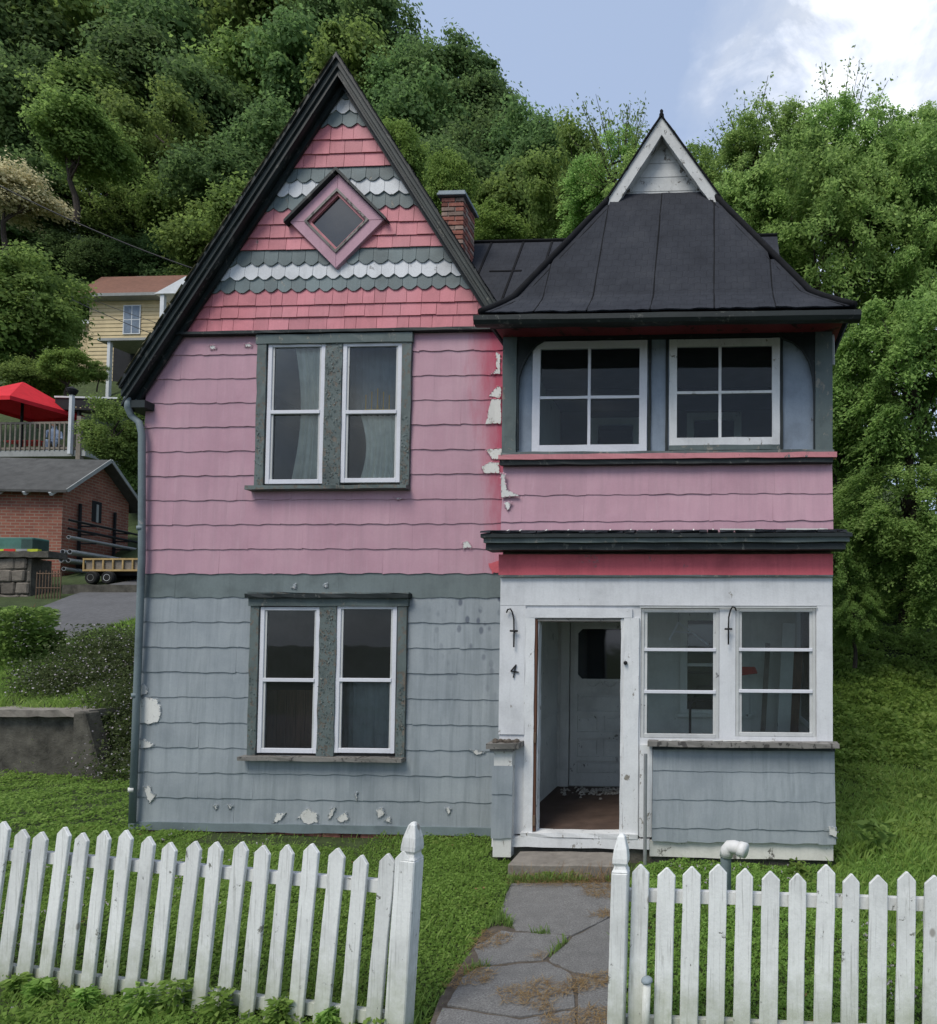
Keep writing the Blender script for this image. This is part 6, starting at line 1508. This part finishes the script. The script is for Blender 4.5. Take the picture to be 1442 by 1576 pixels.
m_ = MB(); m_.box(-.03, -.013, (wy0 + wy1) / 2 - .03, (wy0 + wy1) / 2 + .05, wz0, wz1 - .1); m_.build('window_bar', 'far_grey', w_, mw=mwS)
m_ = MB(); m_.box(-.25, ll, -.2, gw_ + .1, -.6, .0); m_.build('footing', 'concrete_dark', shed, mw=mwS)
# pipe rack
rk = thing('pipe_rack', 'dark steel rack fixed to the shed gable', 'rack', (cA.x + .3, cA.y, base_z + 1))
for yy_ in (.55, 1.9):
    m_ = MB(); m_.beam((-.06, yy_, .4), (-.06, yy_, he - .5), .06, .06, (1, 0, 0)); m_.build('upright', 'far_black', rk, mw=mwS)
    for zz_ in (.50, .75, 1.0, 1.45, 1.72, 1.98):
        m_ = MB(); m_.beam((-.06, yy_, zz_ - .05), (-.55, yy_, zz_ - .05), .04, .04); m_.build('arm', 'far_black', rk, mw=mwS)
pl_ = [('lowest grey pipe on the shed rack', .50, .30, .06), ('second grey pipe from the bottom of the shed rack, outer one', .75, .42, .065), ('second grey pipe from the bottom of the shed rack, inner one', .75, .22, .065), ('third pipe up on the shed rack, outer one', 1.0, .45, .07), ('third pipe up on the shed rack, inner one', 1.0, .25, .07), ('bright grey pipe at mid height of the shed rack', 1.45, .40, .055), ('dark pipe second from the top of the shed rack', 1.72, .40, .04), ('topmost dark pipe on the shed rack', 1.98, .40, .035)]
for lab, zz_, out_, r2_ in pl_:
    m_ = MB(); lp = []
    n_ = 12
    for (yv, rr) in ((-.25, r2_), (gw_ + .35, r2_), (gw_ + .35, r2_ * .8), (-.25, r2_ * .8), (-.25, r2_)):
        lp.append([(-out_ + rr * math.cos(6.283 * k / n_), yv, zz_ + r2_ - .03 + rr * math.sin(6.283 * k / n_)) for k in range(n_)])
    m_.loft(lp, cap=False); tag(m_.build('steel_pipe', 'galvanised' if r2_ > .045 else 'far_black', mw=mwS, smooth=False), lab, 'pipe', 'pipes on the shed rack')
# timber trailer
c = corner(168, 884, 17.4); tl = thing('trailer', 'small yellow wooden trailer on two wheels in front of the shed', 'trailer', c)
tx0, tx1 = corner(127, 870, 17.4).x, corner(235, 870, 17.4).x; tz0, tz1 = corner(150, 879, 17.4).z, corner(150, 859, 17.4).z; ty = c.y
m_ = MB(); m_.box(tx0, tx1, ty, ty + 1.1, tz0, tz0 + .05); m_.build('bed', 'yellow_wood', tl)
for yy_ in (ty, ty + 1.07):
    m_ = MB(); m_.box(tx0, tx1, yy_, yy_ + .03, tz1 - .05, tz1); m_.build('top_rail', 'yellow_wood', tl)
    for k in range(8):
        xx_ = lerp(tx0, tx1 - .04, k / 7); m_ = MB(); m_.box(xx_, xx_ + .04, yy_, yy_ + .03, tz0 + .051, tz1 - .051); m_.build('stake', 'yellow_wood', tl)
m_ = MB(); m_.box(tx0 + .05, tx1 - .05, ty + .05, ty + .06, tz0 + .05, tz1 - .05); m_.build('mesh_side', 'deck_wood', tl)
for px_, rim in ((141, 'far_grey'), (166, 'far_white')):
    wc = corner(px_, 889, 17.35); mwW = Matrix.Translation((wc.x, ty - .02, wc.z)) @ Matrix.Rotation(R(90), 4, 'X')
    m_ = MB(); m_.lathe([(.10, -.07), (.16, -.07), (.185, -.04), (.185, .04), (.16, .07), (.10, .07)], n=18); w_ = m_.build('wheel', 'tyre', tl, mw=mwW)
    m_ = MB(); m_.lathe([(0, .05), (.045, .06), (.096, .072), (.099, .05), (.03, .03), (0, .03)], n=16); m_.build('rim', rim, w_, mw=mwW)
m_ = MB(); m_.box(tx0 + .1, tx1, ty + .2, ty + .9, tz0 - .1, tz0 - .001); m_.build('chassis', 'far_black', tl)
kb = corner(150, 905, 16.3); m_ = MB(); m_.board(corner(96, 900, 16.3).x, corner(215, 900, 16.3).x, kb.y, kb.y + .2, kb.z - .25, kb.z + .09, .015); tag(m_.build('timber_edging', 'concrete_dark'), 'weathered timber edging below the yellow trailer', 'edging')
# stone terrace wall, iron gate, teal crate
st0 = corner(0, 905, 16.0); sw3 = thing('stone_terrace', 'rough stone terrace wall left of the rusty gate', 'wall', (st0.x, st0.y, st0.z - .6))
rg = random.Random(9); zt = corner(20, 858, 16).z
for r2_ in range(4):
    x = st0.x - 1.2 + rg.uniform(0, .2)
    while x < corner(42, 900, 16).x - .1:
        L_ = min(rg.uniform(.3, .6), corner(42, 900, 16).x - x); m_ = MB(); m_.board(x, x + L_ - .02, st0.y + rg.uniform(0, .05), st0.y + .5, zt - .32 * (r2_ + 1) + .01, zt - .32 * r2_ - .01, .02); m_.build('stone', 'stone', sw3, bevel=.03); x += L_
m_ = MB(); m_.box(st0.x - 1.2, corner(42, 900, 16).x, st0.y + .08, st0.y + .6, zt - 1.5, zt - .02); m_.build('core', 'concrete_dark', sw3)
m_ = MB(); m_.board(st0.x - 1.2, corner(90, 850, 16.2).x, st0.y - .05, st0.y + .45, zt, zt + .16, .015); m_.build('lintel', 'concrete_dark', sw3)
gt0 = corner(58, 930, 15.8); gt = thing('rusty_gate', 'rusty barred iron gate beside the stone terrace', 'gate', gt0)
gx0, gx1 = corner(56, 900, 15.8).x, corner(93, 900, 15.8).x; gz0, gz1 = corner(75, 930, 15.8).z, corner(75, 880, 15.8).z
for k in range(9):
    xx_ = lerp(gx0, gx1, k / 8); m_ = MB(); m_.tube([(xx_, gt0.y, gz0), (xx_ + .01, gt0.y, gz1 + (.04 if k % 2 else 0))], .013, 6); m_.build('bar', 'rust', gt)
for z in (gz0 + .08, (gz0 + gz1) / 2, gz1 - .05): m_ = MB(); m_.tube([(gx0, gt0.y, z), (gx1, gt0.y, z)], .016, 6); m_.build('cross_bar', 'rust', gt)
tc = corner(20, 835, 16.4); tb = thing('teal_toolbox', 'teal box lying on the stone terrace', 'box', tc)
m_ = MB(); m_.box(corner(-30, 840, 16.4).x, corner(56, 840, 16.4).x, tc.y - .1, tc.y + .35, zt + .20, corner(20, 828, 16.4).z); m_.build('case', 'teal', tb, bevel=.02)
m_ = MB(); m_.box(corner(40, 840, 16.4).x, corner(57, 840, 16.4).x, tc.y - .12, tc.y + .3, zt + .26, corner(20, 830, 16.4).z - .02); m_.build('end_flap', 'pvc_green', tb)
bm_ = thing('striped_beam', 'lime yellow beam with red band under the teal box', 'beam', (tc.x, tc.y, zt + .16))
m_ = MB(); m_.box(corner(-30, 846, 16.3).x, corner(64, 846, 16.3).x, tc.y - .2, tc.y - .1, zt + .165, zt + .25); m_.build('beam', 'lime', bm_)
m_ = MB(); m_.box(corner(12, 846, 16.3).x, corner(30, 846, 16.3).x, tc.y - .205, tc.y - .095, zt + .19, zt + .254); m_.build('red_band', 'red_plastic', bm_)
m_ = MB(); m_.box(corner(31, 846, 16.3).x, corner(48, 846, 16.3).x, tc.y - .204, tc.y - .096, zt + .19, zt + .253); m_.build('pale_band', 'far_grey', bm_)
# deck with railing, parasol, lamp post, canopy
DD = 25.0; dk = thing('timber_deck', 'weathered timber deck with railing behind the shed roof', 'deck', corner(60, 700, DD))
yd = DD - 6.25; zf_ = corner(60, 693, DD).z; zr_ = corner(60, 651, DD).z; xd0, xd1 = corner(-60, 680, DD).x, corner(121, 680, DD).x
m_ = MB(); m_.box(xd0, xd1 + .3, yd, yd + 4, zf_ - .25, zf_); m_.build('floor', 'far_grey', dk)
for z in (zf_ + .08, zr_): m_ = MB(); m_.box(xd0, xd1, yd, yd + .06, z - .04, z + .05); m_.build('rail', 'deck_wood', dk)
for k in range(24):
    xx_ = lerp(xd0, xd1, k / 24); m_ = MB(); m_.box(xx_, xx_ + .06, yd - .03, yd - .001, zf_ + .0, zr_ - .02); m_.build('baluster', 'deck_wood', dk)
m_ = MB(); m_.box(xd1 - .05, xd1 + .13, yd - .06, yd + .12, zf_ - .4, zr_ + .25); m_.build('post', 'deck_wood', dk)
m_ = MB(); m_.beam((xd1 + .1, yd, zr_ + .15), (xd1 + .9, yd + .2, zf_ + .3), .06, .08); m_.build('stair_rail', 'deck_wood', dk)
for px_ in (0, 60, 118): c = corner(px_, 693, DD + 1); m_ = MB(); m_.box(c.x, c.x + .15, c.y, c.y + .15, H(c.x, c.y) - .5, zf_ - .251); m_.build('support', 'deck_wood', dk)
pc = corner(36, 588, DD + .8); pr = thing('red_parasol', 'red square parasol open over the timber deck', 'parasol', (pc.x, pc.y, zf_))
hs = 1.62; er = R(38); cz = corner(60, 626, DD + .8).z
cor = [(pc.x + hs * 1.2 * math.cos(er + k * 1.5708), pc.y + hs * 1.2 * math.sin(er + k * 1.5708), cz - (.12 if k == 3 else 0)) for k in range(4)]
for k in range(4):
    a, b = cor[k], cor[(k + 1) % 4]; m_ = MB(); m_.add([pc, a, b, (a[0], a[1], a[2] - .16), (b[0], b[1], b[2] - .16)], [(0, 1, 2), (1, 3, 4, 2)]); o = m_.build('canopy_panel', 'parasol_red', pr); o.modifiers.new('thick', 'SOLIDIFY').thickness = .01
m_ = MB(); m_.tube([(pc.x, pc.y, zf_), (pc.x, pc.y, pc.z)], .05, 8); m_.build('pole', 'far_black', pr)
lp_ = corner(108, 690, DD - .1); lt = thing('deck_lamp', 'white post topped by a dark lantern at the deck corner', 'lamp', lp_); ztop = corner(108, 608, DD - .1).z
m_ = MB(); m_.box(lp_.x - .06, lp_.x + .06, lp_.y - .06, lp_.y + .06, zf_ - .2, ztop); m_.build('post', 'far_white', lt)
m_ = MB(); m_.lathe([(0, 0), (.1, .0), (.17, .12), (.2, .22), (.1, .30), (0, .36)], (lp_.x, lp_.y, ztop), 10); m_.build('lantern', 'far_black', lt)
ca0 = corner(85, 612, DD + 1.2); ca1 = corner(200, 616, DD + 1.2); cn_ = thing('deck_canopy', 'black canopy edge with a row of small lights right of the parasol', 'canopy', (ca1.x, ca1.y, zf_))
m_ = MB(); m_.loft([[(x, ca0.y, z), (x, ca0.y + 2.5, z + .1), (x, ca0.y + 2.5, z + .05), (x, ca0.y, z - .5)] for x, z in ((ca0.x, ca0.z), (ca1.x + 1, ca1.z))]); m_.build('canopy', 'far_black', cn_)
m_ = MB(); m_.beam((ca0.x, ca0.y - .02, ca0.z + .03), (ca1.x + 1, ca0.y - .02, ca1.z + .03), .05, .07); m_.build('edge_trim', 'far_white', cn_)
for k in range(8): c = corner(117 + k * 7, 627 + (k % 2), DD + 1.1); m_ = MB(); m_.lathe([(0, -.035), (.035, 0), (0, .035)], c, 6); m_.build('bulb', 'yellow_clap', cn_)
for px_ in (118, 215): c = corner(px_, 650, DD + 1.3); m_ = MB(); m_.box(c.x, c.x + .1, c.y, c.y + .1, zf_ - .3, ca0.z - .1); m_.build('post', 'far_black', cn_)
# person on the deck, seen between the balusters
def person(px_, D, z, label):
    c = corner(px_, 660, D); me = bpy.data.meshes.new('body')
    J = [(0, 0, .52), (0, 0, .78), (0, -.01, 1.0), (0, -.03, 1.10), (0, -.05, 1.20), (0, -.06, 1.30), (.2, -.02, .98), (.25, -.08, .72), (.16, -.32, .66), (-.2, -.02, .98), (-.25, -.08, .72), (-.16, -.32, .66), (.1, -.05, .5), (.12, -.48, .5), (.12, -.46, .06), (.12, -.6, .03), (-.1, -.05, .5), (-.12, -.48, .5), (-.12, -.46, .06), (-.12, -.6, .03)]
    E = [(0, 1), (1, 2), (2, 3), (3, 4), (4, 5), (2, 6), (6, 7), (7, 8), (2, 9), (9, 10), (10, 11), (0, 12), (12, 13), (13, 14), (14, 15), (0, 16), (16, 17), (17, 18), (18, 19)]
    rr = [.15, .15, .15, .055, .10, .085, .075, .055, .04, .075, .055, .04, .10, .075, .05, .04, .10, .075, .05, .04]
    me.from_pydata(J, E, []); o = bpy.data.objects.new('body', me); t_ = thing('person', label, 'person', (c.x, c.y, z))
    mw = Matrix.Translation((c.x, c.y, z)) @ Matrix.Rotation(R(35), 4, 'Z'); link(o, t_, mw=mw); me.materials.append(MATS['cloth_blue'])
    md = o.modifiers.new('skin', 'SKIN')
    for i, v in enumerate(me.skin_vertices[0].data): v.radius = (rr[i], rr[i] * .85); v.use_root = (i == 0)
    o.modifiers.new('sub', 'SUBSURF').levels = 1; o.modifiers['sub'].render_levels = 1
    h_ = MB(); h_.lathe([(0, -.13), (.05, -.11), (.085, -.03), (.09, .04), (.07, .1), (0, .13)], (0, -.06, 1.27), 12); ho = h_.build('head', 'skin', t_, mw=mw, smooth=True)
    h_ = MB(); h_.lathe([(.1, .0), (.102, .06), (.075, .12), (0, .145)], (0, -.045, 1.265), 12); h_.build('hair', 'cloth_dark', ho, mw=mw, smooth=True)
    b_ = MB(); b_.box(-.3, .3, -.25, .2, .38, .43); b_.box(-.3, -.25, -.2, .15, 0, .379); b_.box(.25, .3, -.2, .15, 0, .379)
    tag(b_.build('bench', 'deck_wood', mw=mw), 'small wooden bench under the seated person on the deck', 'bench')
person(84, DD + .7, zf_, 'person in a light blue shirt sitting on the deck behind the railing')
tb_ = thing('red_table', 'long red picnic table on the deck left of the seated person', 'table', corner(40, 690, DD + 1.0)); c = corner(40, 672, DD + 1.0)
m_ = MB(); m_.box(c.x - 1.0, c.x + .6, c.y, c.y + .7, zf_ + .7, zf_ + .75); m_.build('table_top', 'red_plastic', tb_)
for dx in (-.8, .4): m_ = MB(); m_.box(c.x + dx, c.x + dx + .08, c.y + .3, c.y + .38, zf_, zf_ + .699); m_.build('leg', 'deck_wood', tb_)
# yellow house
DH = 42.0; yh = DH - 6.25; yx0, yx1 = corner(137, 500, DH).x, corner(300, 500, DH).x; yz0 = corner(150, 585, DH).z - 1.5; yz1 = corner(180, 462, DH).z
yhs = thing('yellow_house', 'yellow clapboard house with brown roof on the hillside', 'house', (yx0, yh, yz0))
n_ = 26
m_ = MB(); m_.box(yx0 + .02, yx1, yh + .03, yh + 6, yz0, yz1); wal = m_.build('wall', 'yellow_clap', yhs)
for k in range(n_):
    za = lerp(yz0, yz1, k / n_); zc = lerp(yz0, yz1, (k + 1) / n_); m_ = MB(); m_.loft([[(x, yh - .015, za), (x, yh + .02, zc), (x, yh + .029, zc), (x, yh + .029, za)] for x in (yx0, yx1)]); m_.build('clapboard', 'yellow_clap', wal)
m_ = MB(); ex0 = corner(126, 455, DH).x; m_.loft([[(ex0, yh - .7, yz1 + .12), (yx1 + 1, yh - .7, yz1 + .12), (yx1 + 1, yh - .7, yz1 - .08), (ex0, yh - .7, yz1 - .08)], [(ex0 + .02, yh + 1.5, yz1 + .12), (yx1 + 1, yh + 1.5, yz1 + .12), (yx1 + 1, yh + 1.5, yz1), (ex0 + .02, yh + 1.5, yz1)]]); m_.build('eave', 'far_grey', yhs)
rz1 = corner(180, 431, DH + 2).z; m_ = MB(); rx0 = corner(152, 432, DH + 2.4).x
m_.loft([[(ex0 + .05, yh - .65, yz1 + .13), (ex0 + .05, yh + 6.5, yz1 + .13), (rx0, yh + 3.0, rz1 + .6), (rx0, yh + 2.6, rz1 + .6)], [(yx1 + 1, yh - .65, yz1 + .13), (yx1 + 1, yh + 6.5, yz1 + .13), (yx1 + 1, yh + 3.0, rz1 + .6), (yx1 + 1, yh + 2.6, rz1 + .6)]]); m_.build('roof', 'brown_roof', yhs)
m_ = MB(); xa_, xb_ = corner(192, 500, DH).x, corner(215, 500, DH).x; za, zc = corner(200, 513, DH).z, corner(200, 472, DH).z
m_.box(xa_ - .08, xb_ + .08, yh - .06, yh - .02, za - .08, zc + .08); w_ = m_.build('window', 'far_white', yhs)
xm = (xa_ + xb_) / 2; zm = (za + zc) / 2
for (a, b) in ((xa_, xm - .04), (xm + .04, xb_)):
    for (cc_, d_) in ((za, zm - .04), (zm + .04, zc)): m_ = MB(); m_.box(a, b, yh - .075, yh - .061, cc_, d_); m_.build('pane', 'far_window', w_)
m_ = MB(); g0 = corner(237, 452, DH - 1.5); g1 = corner(295, 452, DH - 1.5); gp_ = corner(272, 430, DH - 1.5); m_.loft([[(g0.x, g0.y, g0.z), (gp_.x + .6, g0.y, gp_.z + .2), (g1.x + 1, g0.y, g0.z)], [(g0.x, g0.y + 2.2, g0.z), (gp_.x + .6, g0.y + 2.2, gp_.z + .2), (g1.x + 1, g0.y + 2.2, g0.z)]]); m_.build('front_gable', 'far_white', yhs)
m_ = MB(); m_.box(corner(246, 470, DH - 1.4).x, corner(252, 470, DH - 1.4).x, g0.y + .1, g0.y + .3, corner(246, 530, DH - 1.4).z, g0.z - .01); m_.build('gable_post', 'far_white', yhs)
m_ = MB(); p0 = corner(150, 521, DH - 2); p1 = corner(240, 524, DH - 2); m_.loft([[(p0.x, p0.y, p0.z - .15), (p1.x + 2, p0.y, p0.z - .15), (p1.x + 2, p0.y, p0.z + .02), (p0.x, p0.y, p0.z + .02)], [(p0.x + .4, yh, p0.z - .15), (p1.x + 2, yh, p0.z - .15), (p1.x + 2, yh, p0.z + .35), (p0.x + .9, yh, p0.z + .35)]]); m_.build('porch_roof', 'far_grey', yhs)
m_ = MB(); c = corner(164, 560, DH - 1.9); m_.box(c.x, c.x + .2, c.y, c.y + .2, c.z - 2.2, p0.z - .151); m_.build('porch_post', 'far_white', yhs)
m_ = MB(); m_.box(corner(175, 560, DH).x, corner(215, 560, DH).x, yh - .05, yh - .02, yz0, corner(175, 533, DH).z); m_.build('porch_opening', 'far_black', yhs)
m_ = MB(); m_.box(corner(119.5, 540, DH + 1).x, yx0 + .019, yh + 1, yh + 5, yz0, corner(125, 498, DH + 1).z); m_.build('side_wing', 'yellow_clap', yhs)
m_ = MB(); s0_ = corner(111, 496, DH + .6); m_.box(s0_.x, yx0 + .018, yh + .6, yh + 5.2, s0_.z - .1, s0_.z + .15); m_.build('side_wing_roof', 'far_white', yhs)
ch_ = corner(217, 428, DH + 3); m_ = MB(); m_.box(ch_.x - .4, ch_.x + .4, ch_.y, ch_.y + .8, ch_.z - 1.2, ch_.z + .15); m_.build('chimney', 'far_grey', yhs)
# overhead wires
def wire(pa_, pb_, Da, Db, r2_, sag, label):
    a, b = corner(*pa_, Da), corner(*pb_, Db); pts = [a.lerp(b, t / 16) - Vector((0, 0, sag * 4 * (t / 16) * (1 - t / 16))) for t in range(-3, 20)]
    tag(MB().tube(pts, r2_, 6).build('power_line', 'iron'), label, 'wire', 'overhead wires')
wire((0, 286), (293, 412), 9, 9, .010, .06, 'thick black overhead wire crossing the trees to the gable')
wire((130, 470), (250, 520), 30, 26, .018, .03, 'thin wire crossing the yellow house wall')
wire((145, 462), (250, 500), 31, 26, .014, .03, 'thinnest wire passing the yellow house window')
